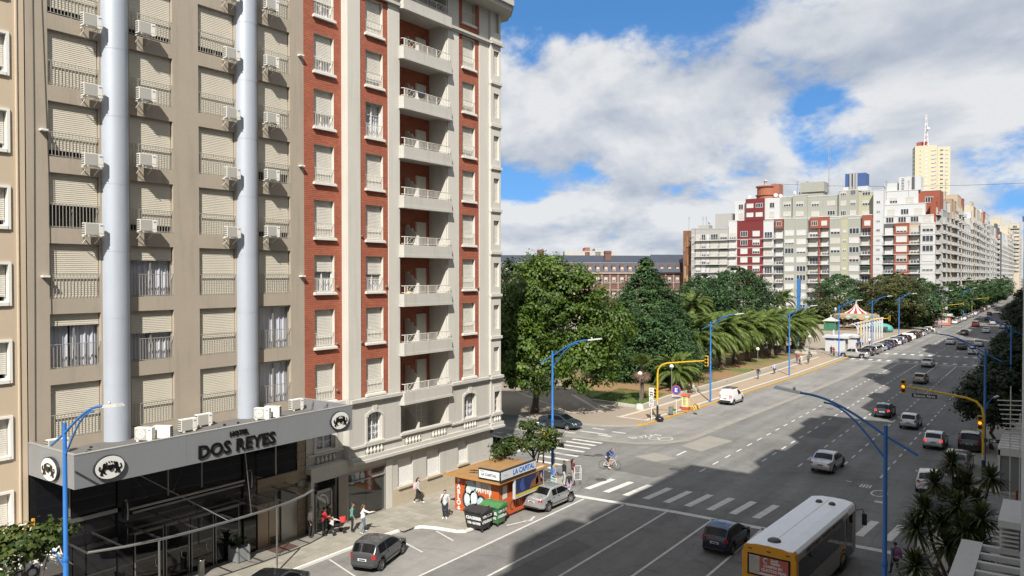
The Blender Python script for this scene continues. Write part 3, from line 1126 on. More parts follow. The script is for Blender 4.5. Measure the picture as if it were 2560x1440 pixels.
for (y0, y1) in ((14.75, 16.0),):
	panel('window_pane', y0, y1, 0.4, 6.9, .0, .03, M_BLACKGL)
for y in (16.07, 20.65, 22.45):
	panel('mullion', y - .03, y + .03, 4.3, 6.95, .0, .06, M_ALU)
panel('ledge', 15.9, 18.3, 4.12, 4.3, .0, .10, M_STEEL)
panel('ledge', 18.7, 24.9, 4.05, 4.16, .0, .12, M_STEEL)
panel('ledge', 18.7, 24.9, 3.86, 3.95, .0, .10, M_ALU)
M_STONEB = mat('brown_stone', (0.25, 0.20, 0.14), 0.7, var=0.15, scale=2.5, bump=0.1)
panel('pier', 18.15, 18.85, 0.0, 7.0, .0, .10, M_GRANITE)
panel('pier', 24.85, 25.6, 0.0, 7.0, .0, .10, M_GRANITE)
panel('spandrel', 25.7, 28.35, 3.25, 3.95, .0, .16, M_STONEB)
panel('window_pane', 25.7, 26.9, 4.0, 6.9, .0, .03, M_BLACKGL)
panel('window_pane', 27.0, 28.3, 4.0, 6.9, .0, .03, M_BLACKGL)
panel('mullion', 26.9, 27.0, 3.98, 6.95, .0, .06, M_ALU)
for k in range(16):
	panel('stone_block', 28.42, 28.98, 0.02 + k * .41, 0.41 + k * .41, .0, .06 + .008 * (k % 2), M_STONEB)
dr = panel('service_door', 25.75, 26.42, 0.05, 2.55, .0, .07, mat('bronze_door', (0.30, 0.245, 0.185), 0.35, metal=0.5, var=0.08, scale=1.5))
dr2 = panel('service_door', 26.46, 27.15, 0.05, 2.55, .0, .07, MATS['bronze_door'])
hd = MB()
hd.tube([(HX + .10, 26.50, 1.1), (HX + .14, 26.50, 1.2), (HX + .14, 26.50, 1.4), (HX + .10, 26.50, 1.5)], .02, 6)
hd.build('handle', M_STEEL, dr2)
for k in range(6):
	vb = MB()
	vb.box((HX + .07, 26.55, .22 + k * .07), (HX + .10, 27.08, .26 + k * .07))
	vb.build('vent_slat', M_DKMET, dr2)
panel('cladding_panel', 27.25, 28.35, 0.02, 3.05, .0, .12, mat('brushed_panel', (0.33, 0.325, 0.30), 0.35, metal=0.6, var=0.07))
for k in range(5):
	panel('ribbed_strip', 28.50 + k * .1, 28.58 + k * .1, 3.0 - .0, 3.3, .07, .12, M_ALU)
for (y0, y1) in ((18.95, 20.4), (20.5, 21.75), (21.85, 23.1), (23.2, 24.6)):
	d = panel('glass_door', y0, y1, 0.05, 2.9, .0, .035, M_BLACKGL)
	fr = MB()
	fr.box((HX + .035, y0, .05), (HX + .06, y0 + .05, 2.9))
	fr.box((HX + .035, y1 - .05, .05), (HX + .06, y1, 2.9))
	fr.box((HX + .035, y0 + .05, 2.8), (HX + .06, y1 - .05, 2.9))
	fr.build('door_frame', M_ALU, d)
	h_ = MB()
	yy = y1 - .28
	h_.tube([(HX + .05, yy + .16 * math.cos(R(a)), 1.25 + .26 * math.sin(R(a))) for a in range(90, 271, 20)], .02, 6)
	h_.build('handle', M_STEEL, d)
panel('plinth', 16.2, 18.1, 0.05, 3.0, .0, .03, M_BLACKGL)
FX0 = -31.3
cb = MB()
cb.box((HX + .01, Y0H + .1, 6.72), (FX0 - .12, 28.85, 7.45), 0)
cb.build('canopy_deck', M_DECK, hotel)
for (y0, y1) in ((14.45, 19.2), (19.21, 24.04), (24.05, 28.95)):
	fb = MB()
	fb.box((FX0 - .12, y0, 6.62), (FX0, y1, 7.96))
	fb.build('fascia_panel', M_FASCIA, hotel)
for y in (14.45, 28.83):
	for k in range(2):
		fb = MB()
		xa = HX + .02 + k * .9
		fb.box((xa, y, 6.62), (xa + (.89 if k == 0 else FX0 - .125 - xa), y + .12, 7.96))
		fb.build('fascia_panel', M_FASCIA, hotel)
fb = MB()
fb.box((FX0 - .16, 14.43, 7.962), (FX0 + .012, 28.97, 7.99))
fb.box((HX + .02, 14.43, 7.962), (FX0 - .17, 14.58, 7.99))
fb.box((HX + .02, 28.82, 7.962), (FX0 - .17, 28.97, 7.99))
fb.build('fascia_cap', mat('cap_metal', (0.45, 0.45, 0.44), 0.4, metal=0.5, var=0.05), hotel)
sb = MB()
for y in (26.2, 27.6):
	sb.bar((FX0 - .95, y, 7.46), (FX0 - .2, y, 7.9), .05, m=0)
sb.bar((FX0 - 3.0, 28.6, 7.46), (FX0 - 3.0, 28.8, 7.9), .05)
sb.bar((FX0 - 1.8, 28.4, 7.46), (FX0 - 1.8, 28.8, 7.9), .05)
sb.build('canopy_brace', M_STEEL, hotel)
M_LETTER = mat('bronze_letter', (0.028, 0.026, 0.025), 0.25, metal=0.7, var=0.05)
lettering('DOS REYES', 0.80, M_LETTER, (FX0 + .035, 21.8, 7.06), (0, 1, 0), (0, 0, 1), hotel, depth=.035, bold=.018, sp=1.06)
lettering('HOTEL', 0.30, M_LETTER, (FX0 + .03, 21.85, 7.64), (0, 1, 0), (0, 0, 1), hotel, depth=.03, bold=.010, sp=1.1)
LION = [(0.10, .02), (.30, .0), (.32, .05), (.24, .08), (.28, .22), (.40, .10), (.55, .06), (.58, .12), (.48, .16), (.44, .30), (.48, .42),
		(.62, .44), (.80, .52), (.82, .58), (.74, .58), (.60, .54), (.56, .58), (.74, .66), (.78, .74), (.72, .76), (.56, .68), (.54, .74),
		(.62, .78), (.58, .86), (.46, .92), (.34, .88), (.30, .76), (.30, .60), (.22, .46), (.10, .40), (.04, .52), (.12, .62), (.10, .72), (.0, .70),
		(.02, .62), (-.05, .50), (.04, .34), (.16, .32), (.14, .18), (.08, .10)]
def shield(cpos, right, ry, rz):
	"""An oval white shield with two rampant lions holding a disc, four dots above."""
	c_ = Vector(cpos)
	r_ = Vector(right)
	n_ = r_.cross(Vector((0, 0, 1)))
	N = 36
	b_ = MB()
	for (k, d0, d1, mi) in ((1.0, 0.0, .12, 0), (.93, .118, .13, 1)):
		pts = [c_ + r_ * (ry * k * math.cos(2 * math.pi * i / N)) + Vector((0, 0, rz * k * math.sin(2 * math.pi * i / N))) + n_ * d0 for i in range(N)]
		b_.extr(pts, n_ * (d1 - d0), mi)
	sh = b_.build('shield', [M_DKMET, mat('shield_white', (0.62, 0.63, 0.60), 0.4, var=0.04)], hotel)
	for sgn in (1, -1):
		l_ = MB()
		pts = [c_ + r_ * (sgn * (-ry * .72 + x * ry * .80)) + Vector((0, 0, -rz * .55 + z * rz * 1.05)) + n_ * .131 for x, z in LION]
		l_.extr(pts, n_ * .03)
		l_.build('lion', M_LETTER, sh)
	d_ = MB()
	pts = [c_ + r_ * (ry * .17 * math.cos(2 * math.pi * i / 14)) + Vector((0, 0, rz * .0 + rz * .24 * math.sin(2 * math.pi * i / 14))) + n_ * .131 for i in range(14)]
	d_.extr(pts, n_ * .05)
	for k in range(4):
		cc = c_ + r_ * (ry * (-.24 + .16 * k)) + Vector((0, 0, rz * (.42 + .05 * (1.5 - abs(k - 1.5)))))
		d_.extr([cc + r_ * (.028 * math.cos(2 * math.pi * i / 8)) + Vector((0, 0, .03 * math.sin(2 * math.pi * i / 8))) + n_ * .131 for i in range(8)], n_ * .03)
	d_.build('emblem', M_LETTER, sh)
shield((FX0, 15.78, 7.26), (0, 1, 0), .63, .49)
shield((FX0, 27.98, 7.28), (0, 1, 0), .63, .49)
shield((-33.16, 14.45, 7.18), (1, 0, 0), .72, .49)
edge = [(-33.0, 15.75), (-32.45, 17.0), (-32.05, 18.5), (-31.86, 20.2), (-31.80, 22.0), (-31.84, 23.8), (-32.0, 25.2), (-32.35, 26.5), (-32.75, 27.4)]
AZ = 3.42
aw = thing('glass_awning', 'curved glass awning with a steel rim over the hotel doors', 'awning', (-33, 21, 0))
ab = MB()
ab.tube([(x, y, AZ) for x, y in edge], .065, 8)
ab.build('rim', M_STEEL, aw)
for i in range(len(edge) - 1):
	(xa, ya), (xb, yb) = edge[i], edge[i + 1]
	gb = MB()
	gb.add([(HX + .1, ya + .02, AZ + .10), (HX + .1, yb - .02, AZ + .10), (xb - .05, yb - .02, AZ + .02), (xa - .05, ya + .02, AZ + .02)] + [(HX + .1, ya + .02, AZ + .085), (HX + .1, yb - .02, AZ + .085), (xb - .05, yb - .02, AZ + .005), (xa - .05, ya + .02, AZ + .005)],
		   ((0, 1, 2, 3), (4, 7, 6, 5), (0, 4, 5, 1), (1, 5, 6, 2), (2, 6, 7, 3), (3, 7, 4, 0)))
	gb.build('glass_panel', M_GLASS, aw)
for i in range(9):
	(xa, ya) = edge[i]
	rb = MB()
	rb.bar((HX + .1, ya, AZ + .05), (xa, ya, AZ - .03), .05, .07)
	rb.build('rib', M_STEEL, aw)
for (x, y) in ((-31.86, 24.4), (-32.0, 18.3)):
	pb = MB()
	pb.tube([(x, y, HZ), (x, y, AZ - .05)], .05, 10)
	pb.build('post', M_STEEL, aw)
rb = MB()
rb.tube([(HX + .1, 18.5, 6.1), (-31.84, 21.6, AZ + .05)], .022, 6)
rb.tube([(-31.9, 22.6, 6.64), (-31.84, 22.9, AZ + .05)], .022, 6)
rb.tube([(HX + .1, 21.4, 5.6), (-33.6, 19.9, 4.9)], .014, 5)
rb.build('tie_rod', M_STEEL, aw)
for y in (18.5, 25.2):
	lb = MB()
	lb.tube([(HX + .1, y, 4.6), (HX + .28, y, 4.55), (HX + .34, y, 4.1), (HX + .3, y, 3.7)], .03, 6)
	lb.lathe([(0.001, .0), (.09, .02), (.09, .05), (0.001, .06)], 10, (HX + .12, y, 4.57))
	lb.build('bracket', M_STEEL, hotel)
def ac_unit(label, loc, rz, group, floor=False):
	"""Outdoor unit, 0.82 wide, front facing +x in its own frame."""
	t_ = thing('air_conditioner', label, 'air conditioner', loc, rz, group)
	if 'ac' not in WMESH:
		b_ = MB()
		b_.box((-.14, -.41, .0), (.14, .41, .56))
		b_.box((.14, -.39, .03), (.155, .16, .53), 1)
		WMESH['ac'] = b_.mesh('case', [M_ACW, M_ACG])
		b_ = MB()
		for i in range(5):
			for j in range(3):
				b_.box((-.12 + j * .085, -.416, .05 + i * .10), (-.06 + j * .085, -.405, .12 + i * .10))
		WMESH['acv'] = b_.mesh('side_vent', [M_DKMET])
		b_ = MB()
		b_.box((.141, .19, .10), (.15, .39, .50))
		WMESH['acp'] = b_.mesh('access_panel', [M_ACW])
		b_ = MB()
		b_.box((.151, .24, .42), (.156, .36, .47))
		WMESH['acl'] = b_.mesh('badge', [mat('blue_badge', (0.10, 0.2, 0.5), 0.5, var=0)])
		b_ = MB()
		for y in (-.27, .27):
			b_.box((-.42, y - .018, -.035), (.18, y + .018, .0))
			b_.bar((-.42, y, -.34), (.12, y, -.03), .025)
		WMESH['acb'] = b_.mesh('bracket', [M_ACW])
		b_ = MB()
		for y in (-.27, .27):
			b_.box((-.16, y - .05, -.07), (.16, y + .05, .0))
		WMESH['acf'] = b_.mesh('foot', [M_ACW])
		b_ = MB()
		N = 20
		pts = [(.156, -.12 + .21 * math.cos(2 * math.pi * i / N), .28 + .21 * math.sin(2 * math.pi * i / N)) for i in range(N)]
		b_.extr(pts, (.012, 0, 0))
		for k in range(4):
			b_.extr([(.168, -.12 + (.21 - .05 * k) * math.cos(2 * math.pi * i / N), .28 + (.21 - .05 * k) * math.sin(2 * math.pi * i / N)) for i in range(N)], (.004 + .002 * k, 0, 0), k % 2)
		WMESH['acfan'] = b_.mesh('fan_guard', [M_ACW, M_ACG])
	put('case', WMESH['ac'], t_, (0, 0, 0))
	put('side_vent', WMESH['acv'], t_, (0, 0, 0))
	put('access_panel', WMESH['acp'], t_, (0, 0, 0))
	put('badge', WMESH['acl'], t_, (0, 0, 0))
	if floor:
		put('foot', WMESH['acf'], t_, (0, 0, 0))
		if floor == 2:
			put('fan_guard', WMESH['acfan'], t_, (0, 0, 0))
	else:
		put('bracket', WMESH['acb'], t_, (0, 0, 0))
	return t_
ORD = ['lowest of its stack', 'second lowest of its stack', 'third up its stack', 'fourth up its stack', 'fifth up its stack']
for (yc, rows, dz, where) in ((16.98, (3, 4, 5, 6), -.30, 'left of the thick silver column'), (19.45, (3, 4, 5, 6), .0, 'right of the thick silver column'),
							  (24.02, (3, 4, 5, 6, 7), -.10, 'left of the thin silver column'), (26.48, (3, 4, 5, 6, 7), .06, 'right of the thin silver column')):
	for k, r_ in enumerate(rows):
		ac_unit('white air conditioner %s, %s' % (where, ORD[k]), (HX + .46, yc, ZB[r_] + dz), 0, 'air conditioners on the hotel wall')
for lab, x, y, rz_, fl in (('white air conditioner at the left end of the canopy roof', -34.6, 15.3, 0, 1), ('white air conditioner with round fan guard beside the thick silver column', -33.9, 18.75, R(-60), 2),
						   ('white air conditioner with blue grille side beside the fan unit near the thick column', -33.6, 19.45, R(120), 1), ('front one of the two cream air conditioners mid canopy roof', -34.3, 21.1, 0, 1),
						   ('rear one of the two cream air conditioners mid canopy roof', -34.85, 22.3, 0, 1), ('white air conditioner with fan guard at the foot of the thin silver column', -33.9, 25.1, R(-60), 2),
						   ('white air conditioner with its grille turned away by the thin silver column', -33.9, 25.75, R(120), 1), ('white air conditioner at the right end of the canopy roof', -34.8, 28.0, 0, 1)):
	ac_unit(lab, (x, y, 7.53), rz_, 'air conditioners on the canopy roof', fl)
dbs = MB()
for k in range(16):
	x, y = random.uniform(-34.6, -31.8), random.uniform(16, 28)
	dbs.box((x, y, 7.45), (x + random.uniform(.05, .16), y + random.uniform(.05, .14), 7.45 + random.uniform(.03, .1)))
tag(dbs.build('debris', M_DKMET), kind='stuff')
for (y, z, lab) in ((15.13, 21.2, 'upper white wall lamp near the left edge of the hotel'), (15.15, 14.98, 'lower white wall lamp near the left edge of the hotel'),
					(28.75, 27.5, 'top white wall lamp by the red brick joint'), (28.78, 21.25, 'middle white wall lamp by the red brick joint'), (28.8, 14.98, 'lowest white wall lamp by the red brick joint')):
	b_ = MB()
	b_.box((HX, y - .14, z - .05), (HX + .24, y + .14, z + .03))
	b_.box((HX + .02, y - .12, z - .07), (HX + .2, y + .12, z - .05))
	tag(b_.build('wall_lamp', M_ACW), lab, 'wall lamp', 'wall lamps on the hotel')
cw = MB()
cw.tube([(HX + .03, 14.95, 40), (HX + .03, 15.1, 28), (HX + .03, 15.35, 19.5), (HX + .03, 15.42, 12)], .012, 4)
cw.tube([(HX + .03, 14.75, 40), (HX + .03, 14.8, 22), (HX + .03, 14.72, 8)], .012, 4)
tag(cw.build('cable', M_DKMET), 'thin dark cables hanging down the left edge of the hotel', 'cable')
pt = thing('planter', 'square grey planter with a leafy plant beside the hotel doors', 'planter', (-34.7, 24.2, HZ))
b_ = MB()
b_.box((-.34, -.34, .06), (.34, .34, .72))
for sx in (-1, 1):
	for sy in (-1, 1):
		b_.box((sx * .34 - .05, sy * .34 - .05, 0), (sx * .34 + .05, sy * .34 + .05, .78))
		b_.ball((sx * .34, sy * .34, .82), .05, 8)
b_.build('tub', mat('planter_grey', (0.24, 0.26, 0.26), 0.7, var=0.08), pt, (0, 0, 0))
M_HLEAF = leafmat('house_plant_leaf', (0.03, 0.06, 0.02), (0.05, 0.10, 0.03), 0.2)
def blade_plant(n, ln, wd, seed):
	rr = random.Random(seed)
	b_ = MB()
	for i in range(n):
		a = rr.random() * 6.28
		el = R(rr.uniform(35, 80))
		L_ = ln * rr.uniform(.7, 1.1)
		d = Vector((math.cos(a) * math.cos(el), math.sin(a) * math.cos(el), math.sin(el)))
		s_ = Vector((-math.sin(a), math.cos(a), 0)) * wd
		p0 = Vector((0, 0, 0))
		p1 = d * L_ * .55
		p2 = d * L_ + Vector((0, 0, -L_ * .28))
		b_.add((p0 - s_ * .2, p0 + s_ * .2, p1 + s_, p1 - s_, p2), ((0, 1, 2, 3), (3, 2, 4)))
	return b_
blade_plant(22, 1.0, .07, 3).build('foliage', M_HLEAF, pt, (0, 0, .7))
pl = thing('potted_plant', 'small potted plant with broad leaves behind the awning post', 'plant', (-34.6, 18.6, HZ))
MB().lathe([(.001, 0), (.18, 0), (.24, .4), (.2, .4)], 12).build('pot', MATS['planter_grey'], pl, (0, 0, 0))
blade_plant(18, .8, .10, 5).build('foliage', M_HLEAF, pl, (0, 0, .38))
bn = MB()
bn.lathe([(.001, 0), (.16, 0), (.16, .74), (.18, .76), (.18, .82), (.12, .84), (.12, .8), (.001, .8)], 16)
o = bn.build('litter_bin', M_STEEL)
o.location = (-34.5, 21.9, HZ)
tag(o, 'cylindrical steel litter bin between the hotel glass doors', 'bin')
gr = MB()
gr.box((-34.9, 26.0, HZ + .0), (-33.9, 27.4, HZ + .03))
tag(gr.build('floor_grate', mat('rust_grate', (0.10, 0.055, 0.04), 0.8, var=0.15)), 'rusty brown floor hatch in the pavement by the bronze doors', 'hatch')
# ------------------------------------------------------------------ beige building at the left edge
be = thing('beige_building', 'beige building with white framed windows at the far left', 'building', (HX, 5, 0))
b = MB()
WB = [(z, z + 1.56) for z in (7.55, 10.7, 13.9, 17.05, 20.2, 23.35, 26.5, 29.6)]
WB = [(1.0, 2.6)] + [(4.45, 6.0)] + WB
holes = [(y0, y0 + 1.5, z0, z1) for y0 in (12.25, 8.6, 4.9, 1.2) for z0, z1 in WB[1:]]
pierced(b, P_h, -16, 14.44, 4.0, 42, holes, .2, 0, 2, 1)
b.box((HX - 20, -16, 4.0), (HX - .7, 14.44, 42), 0)
b.box((HX - 20, -16, 0), (HX - .05, 14.44, 4.0), 0)
b.box((HX, 14.10, 4), (HX + .05, 14.16, 42), 3)
M_TRIM = mat('trim_white', (0.66, 0.65, 0.61), 0.6, var=0.05)
b.build('wall', [M_BEIGEW, M_ROOM, M_TRIM, mat('beige_trim', (0.58, 0.48, 0.36), 0.7, var=0.05)], be)
for (a, bb, z0, z1) in holes:
	wn = window(be, (HX, a, z0), 0, bb - a, z1 - z0, 2, 1, .22, (M_FRAME, M_GLASS), shut=random.choice((1, 1, .85, .62)), sm=M_SHUTW)
	fm = ('fr', bb - a, round(z1 - z0, 2))
	if fm not in WMESH:
		q = MB()
		W_, H_ = bb - a, z1 - z0
		q.box((-.02, -.12, -.14), (.07, 0, H_ + .1))
		q.box((-.02, W_, -.14), (.07, W_ + .12, H_ + .1))
		q.box((-.02, 0, H_), (.07, W_, H_ + .1))
		q.box((-.02, 0, -.14), (.09, W_, 0))
		WMESH[fm] = q.mesh('surround', [M_TRIM])
	put('surround', WMESH[fm], wn, (0, 0, 0))
cn = thing('shop_canopy', 'white shop canopy with dark letters below the yellow frame', 'canopy', (-33, 10, 0))
M_CANV = mat('canopy_white', (0.58, 0.55, 0.50), 0.8, var=0.12, scale=2)
b_ = MB()
b_.add([(-31.9, 2, 3.75), (-31.9, 14.35, 3.75), (-32.5, 14.35, 4.4), (-32.5, 2, 4.4), (-31.9, 2, 3.3), (-31.9, 14.35, 3.3), (-35.25, 14.35, 4.6), (-35.25, 2, 4.6), (-35.25, 14.35, 3.3), (-35.25, 2, 3.3)],
	   ((0, 1, 2, 3), (4, 5, 1, 0), (3, 2, 6, 7), (4, 9, 8, 5), (5, 8, 6, 2), (5, 2, 1), (0, 3, 4), (4, 3, 7, 9)))
b_.build('cover', M_CANV, cn)
b_ = MB()
b_.add([(-32.4, 14.0, 4.45), (-32.2, 14.6, 3.5), (-31.75, 14.62, 3.52), (-33.4, 14.35, 4.9)], ((0, 1, 2), (0, 3, 1)))
b_.build('flap', M_CANV, cn)
lettering('NICO', .62, mat('navy_letter', (0.02, 0.03, 0.10), 0.6, var=0), (-31.88, 12.62, 3.62), (0, 1, 0), (0, 0, 1), cn, depth=.01, bold=.012)
yf = thing('yellow_frame', 'yellow steel frame holding pale boards above the shop canopy', 'frame', (-32.6, 11, 4.4))
M_YEL = mat('yellow_steel', (0.62, 0.32, 0.03), 0.5, var=0.1)
b_ = MB()
for y in (8.6, 11.2, 13.5):
	b_.bar((-32.6, y, 4.35), (-32.6, y, 5.5), .09)
	b_.bar((-33.6, y, 4.35), (-32.6, y, 5.45), .06)
b_.bar((-32.6, 6, 4.45), (-32.6, 13.9, 4.45), .09)
b_.bar((-32.6, 6, 5.2), (-32.6, 13.5, 5.3), .06)
for y in (7.5, 9.9, 12.2):
	b_.bar((-32.6, y, 4.45), (-32.6, y + 1.0, 5.2), .05)
	b_.bar((-32.6, y + 1.2, 4.45), (-32.6, y + .4, 5.2), .05)
b_.build('bars', M_YEL, yf)
for k in range(4):
	q = MB()
	q.bar((-32.9 - k * .13, 7 + k * .5, 4.6 + k * .12), (-32.8 - k * .1, 12.6 - k * .4, 4.75 + k * .13), .2, .06)
	q.build('board', mat('pale_board', (0.45, 0.40, 0.34), 0.8, var=0.1), yf)
# ------------------------------------------------------------------ brick corner building
M_BRICK = brickmat('red_brick', (0.40, 0.105, 0.05), (0.31, 0.075, 0.038), (0.26, 0.10, 0.065))
M_STUCCO = mat('pale_stucco', (0.50, 0.485, 0.44), 0.85, var=0.06, scale=0.6, bump=0.1, bscale=30, dirt=0.12)
M_STUCG = mat('grey_stucco', (0.43, 0.42, 0.385), 0.85, var=0.07, scale=0.8, bump=0.1, bscale=30, dirt=0.16)
M_SILL = mat('sill_white', (0.60, 0.585, 0.545), 0.7, var=0.06)
M_STONE = mat('beige_stone', (0.40, 0.345, 0.26), 0.8, var=0.12, scale=1.5, bump=0.1)
M_SHOPGL = mat('mirror_glass', (0.05, 0.06, 0.058), 0.02, metal=0.0, var=0, spec=1.0)
RX = -34.8
WM = (M_FRAME, M_GLASS)
rb_ = thing('brick_building', 'tall red brick and white corner building with stacked balconies', 'building', (RX, 38, 0))
def zs(z, k):
	return 15 + (z - 15) * k
P_r = lambda u, w_, n: (RX + n, u, w_)
P_a = lambda u, w_, n: (HX + n, u, w_)
ZT = 34.7
b = MB()
ZA = [zs(10.72 + 3.172 * k + .16, K) for k in range(-1, 8)]
holesA = [(29.76, 31.26, z, z + 2.17) for z in ZA]
pierced(b, P_a, 29.02, 31.85, 7.25, ZT, holesA, .28, 1, 0, 2)
b.build('brick_wall', [M_STUCCO, M_BRICK, M_ROOM], rb_)
b = MB()
ZBd = [10.72 + 3.172 * k + .16 for k in range(-1, 8)]
holesB = [(33.35, 34.83, z, z + 2.14) for z in ZBd]
holesD = [(42.73, 44.18, z, z + 2.14) for z in ZBd]
pierced(b, P_r, 32.87, 35.27, 7.55, ZT, holesB, .28, 1, 0, 2)
b.build('brick_wall', [M_STUCCO, M_BRICK, M_ROOM], rb_)
b = MB()
pierced(b, P_r, 42.29, 44.64, 7.55, ZT, holesD, .28, 1, 0, 2)
b.build('brick_wall', [M_STUCCO, M_BRICK, M_ROOM], rb_)
b = MB()
M0 = RX - 0.76
for (y0, y1, dx) in ((31.85, 32.87, .06), (35.27, 36.29, .06), (41.10, 42.29, .06), (44.64, 45.78, .06)):
	q = MB()
	q.box((M0 - .7 if y0 < 32 else M0 - .2, y0, 3.9), (RX + dx, y1, ZT), 0)
	q.build('pilaster', M_STUCCO, rb_)
b.box((RX - 24, 29.02, 3.9), (HX - .77, 36.29, ZT), 0)
b.box((RX - 24, 41.10, 3.9), (M0 - .21, 47.0, ZT), 0)
b.box((RX - 24, 36.29, 3.9), (RX - 1.72, 41.1, ZT), 0)
for (y0, y1) in ((32.88, 35.26), (42.30, 44.63)):
	b.box((RX - 1.2, y0, 3.9), (M0, y1, 4.0), 0)
b.build('inner_mass', [M_STUCCO], rb_)
stA = [1, 1, .45, 1, 1, .64, .66, .60, 1]
stB = [1, 1, .52, 1, 1, .06, .84, 1, .86]
stD = [1, 1, 1, 1, 1, .86, .84, 1, 1]
for (hs_, st_, X_) in ((holesA, stA, HX), (holesB, stB, RX), (holesD, stD, RX)):
	for k, (y0, y1, z0, z1) in enumerate(hs_):
		window(rb_, (X_, y0, z0), 0, y1 - y0, z1 - z0, 2, 3, .27, WM, shut=st_[k], sm=M_SHUTW, rail=(.82, -.02, M_RAILW, .12, .009, 1), sill=.17, curtain=st_[k] < .7)
b = MB()
holesE = [(46.18, 46.86, z + .1, z + 1.9) for z in ZBd]
P_e = lambda u, w_, n: (RX + .22 + n, u, w_)
pierced(b, P_e, 45.80, 47.06, 7.5, ZT, holesE, .25, 0, 0, 1)
b.quad((RX + .22, 47.06, 7.5), (RX - .8, 47.9, 7.5), (RX - .8, 47.9, ZT), (RX + .22, 47.06, ZT), 0)
b.quad((RX + .22, 45.80, 7.5), (RX, 45.80, 7.5), (RX, 45.80, ZT), (RX + .22, 45.80, ZT), 0)
b.box((RX - 24, 47.01, 3.9), (RX - .8, 47.9, ZT), 0)
b.build('corner_wall', [M_STUCCO, M_ROOM], rb_)
for (y0, y1, z0, z1) in holesE:
	window(rb_, (RX + .22, y0, z0), 0, y1 - y0, z1 - z0, 1, 3, .24, WM, shut=1, sm=M_SHUTW)
for k, z in enumerate(ZBd):
	q = MB()
	q.box((RX + .10, 45.76, z - .62), (RX + .34, 47.14, z - .42))
	q.box((RX + .10, 45.78, z - .70), (RX + .28, 47.10, z - .62))
	q.build('string_course', M_STUCCO, rb_)
ZF = [6.81 + 3.19 * k for k in range(9)]
lat = MB()
for k, z in enumerate(ZF):
	q = MB()
	out = [(RX - .02, 36.22), (RX + .22, 36.22), (RX + .36, 36.36), (RX + .36, 41.16), (RX + .22, 41.30), (RX - .02, 41.30)]
	inn = [(RX - .02, 36.40), (RX + .14, 36.40), (RX + .20, 36.46), (RX + .20, 41.06), (RX + .14, 41.12), (RX - .02, 41.12)]
	q.prism(out, z - .05, z + .62, 0)
	q.prism([(x + (.05 if x > RX + .1 else 0), y + (.04 if y > 39 else -.04)) for x, y in out], z - .20, z - .055, 0)
	q.box((RX - 1.72, 36.30, z - .02), (RX - .021, 41.09, z + .20), 0)
	o = q.build('balcony', [M_STUCG], rb_)
	rl = MB()
	zt = z + .64
	path = [(RX + .12, 36.36), (RX + .28, 36.45), (RX + .28, 41.07), (RX + .12, 41.16)]
	rl.tube([(x, y, zt + .50) for x, y in path], .022, 6)
	rl.tube([(x, y, zt + .06) for x, y in path], .016, 6)
	solid = k in (4, 5)
	yy = 36.5
	while yy < 41.05:
		inl = (36.75 < yy < 37.55) or (39.65 < yy < 40.5)
		if solid or not inl:
			rl.box((RX + .272, yy - .008, zt + .06), (RX + .288, yy + .008, zt + .49))
		yy += .125
	if not solid:
		for (ya, yb) in ((36.75, 37.6), (39.65, 40.5)):
			for j in range(2):
				y0 = ya + j * (yb - ya) / 2
				y1 = y0 + (yb - ya) / 2
				rl.bar((RX + .28, y0, zt + .07), (RX + .28, y1, zt + .48), .014)
				rl.bar((RX + .28, y1, zt + .07), (RX + .28, y0, zt + .48), .014)
			for y0 in (ya, yb):
				rl.box((RX + .265, y0 - .014, zt), (RX + .295, y0 + .014, zt + .5))
	for y0 in (36.5, 38.75, 41.02):
		rl.box((RX + .26, y0 - .02, zt - .02), (RX + .30, y0 + .02, zt + .5))
	rl.build('railing', M_RAILW, o)
ZFL = [4.0] + [z + .2 for z in ZF]
for k, z in enumerate(ZFL):
	top = (ZFL[k + 1] - .22) if k + 1 < len(ZFL) else ZT
	q = MB()
	q.box((RX - 1.71, 36.30, z), (RX - 1.60, 41.09, top), 0 if k > 0 else 1)
	o = q.build('recess_wall', [M_BRICK, M_STUCG], rb_)
	for (y0, y1, sh) in ((36.45, 37.15, 1), (39.55, 40.62, .28 if k == 7 else (.03 if k == 0 else 1))):
		if k == 0 and y0 < 37:
			continue
		window(rb_, (RX - 1.30 if y0 > 38 else RX - 1.3, y0, z + .02), 0, y1 - y0, 2.12, 2, 4, .28, WM, shut=sh, sm=M_SHUTW, name='balcony_door')
	q = MB()
	pr = [(RX - 1.6, z), (RX - .35, z), (RX - .35, z + 1.10), (RX - .52, z + 1.12), (RX - .62, z + 1.32), (RX - .85, z + 1.42), (RX - .95, z + 1.62), (RX - 1.2, z + 1.66), (RX - 1.3, z + 1.86), (RX - 1.6, z + 1.90)]
	q.extr([(x, 38.50, zz_) for x, zz_ in pr], (0, .10, 0))
	q.build('dividing_fin', M_STUCCO, rb_)
	q = MB()
	q.box((RX - 1.6, 41.0, z), (RX - .03, 41.09, top))
	q.build('flank_wall', M_STUCCO, rb_)
	q = MB()
	q.box((RX - 1.6, 36.30, z), (RX - .03, 36.34, top))
	q.build('flank_wall', M_STUCCO, rb_)
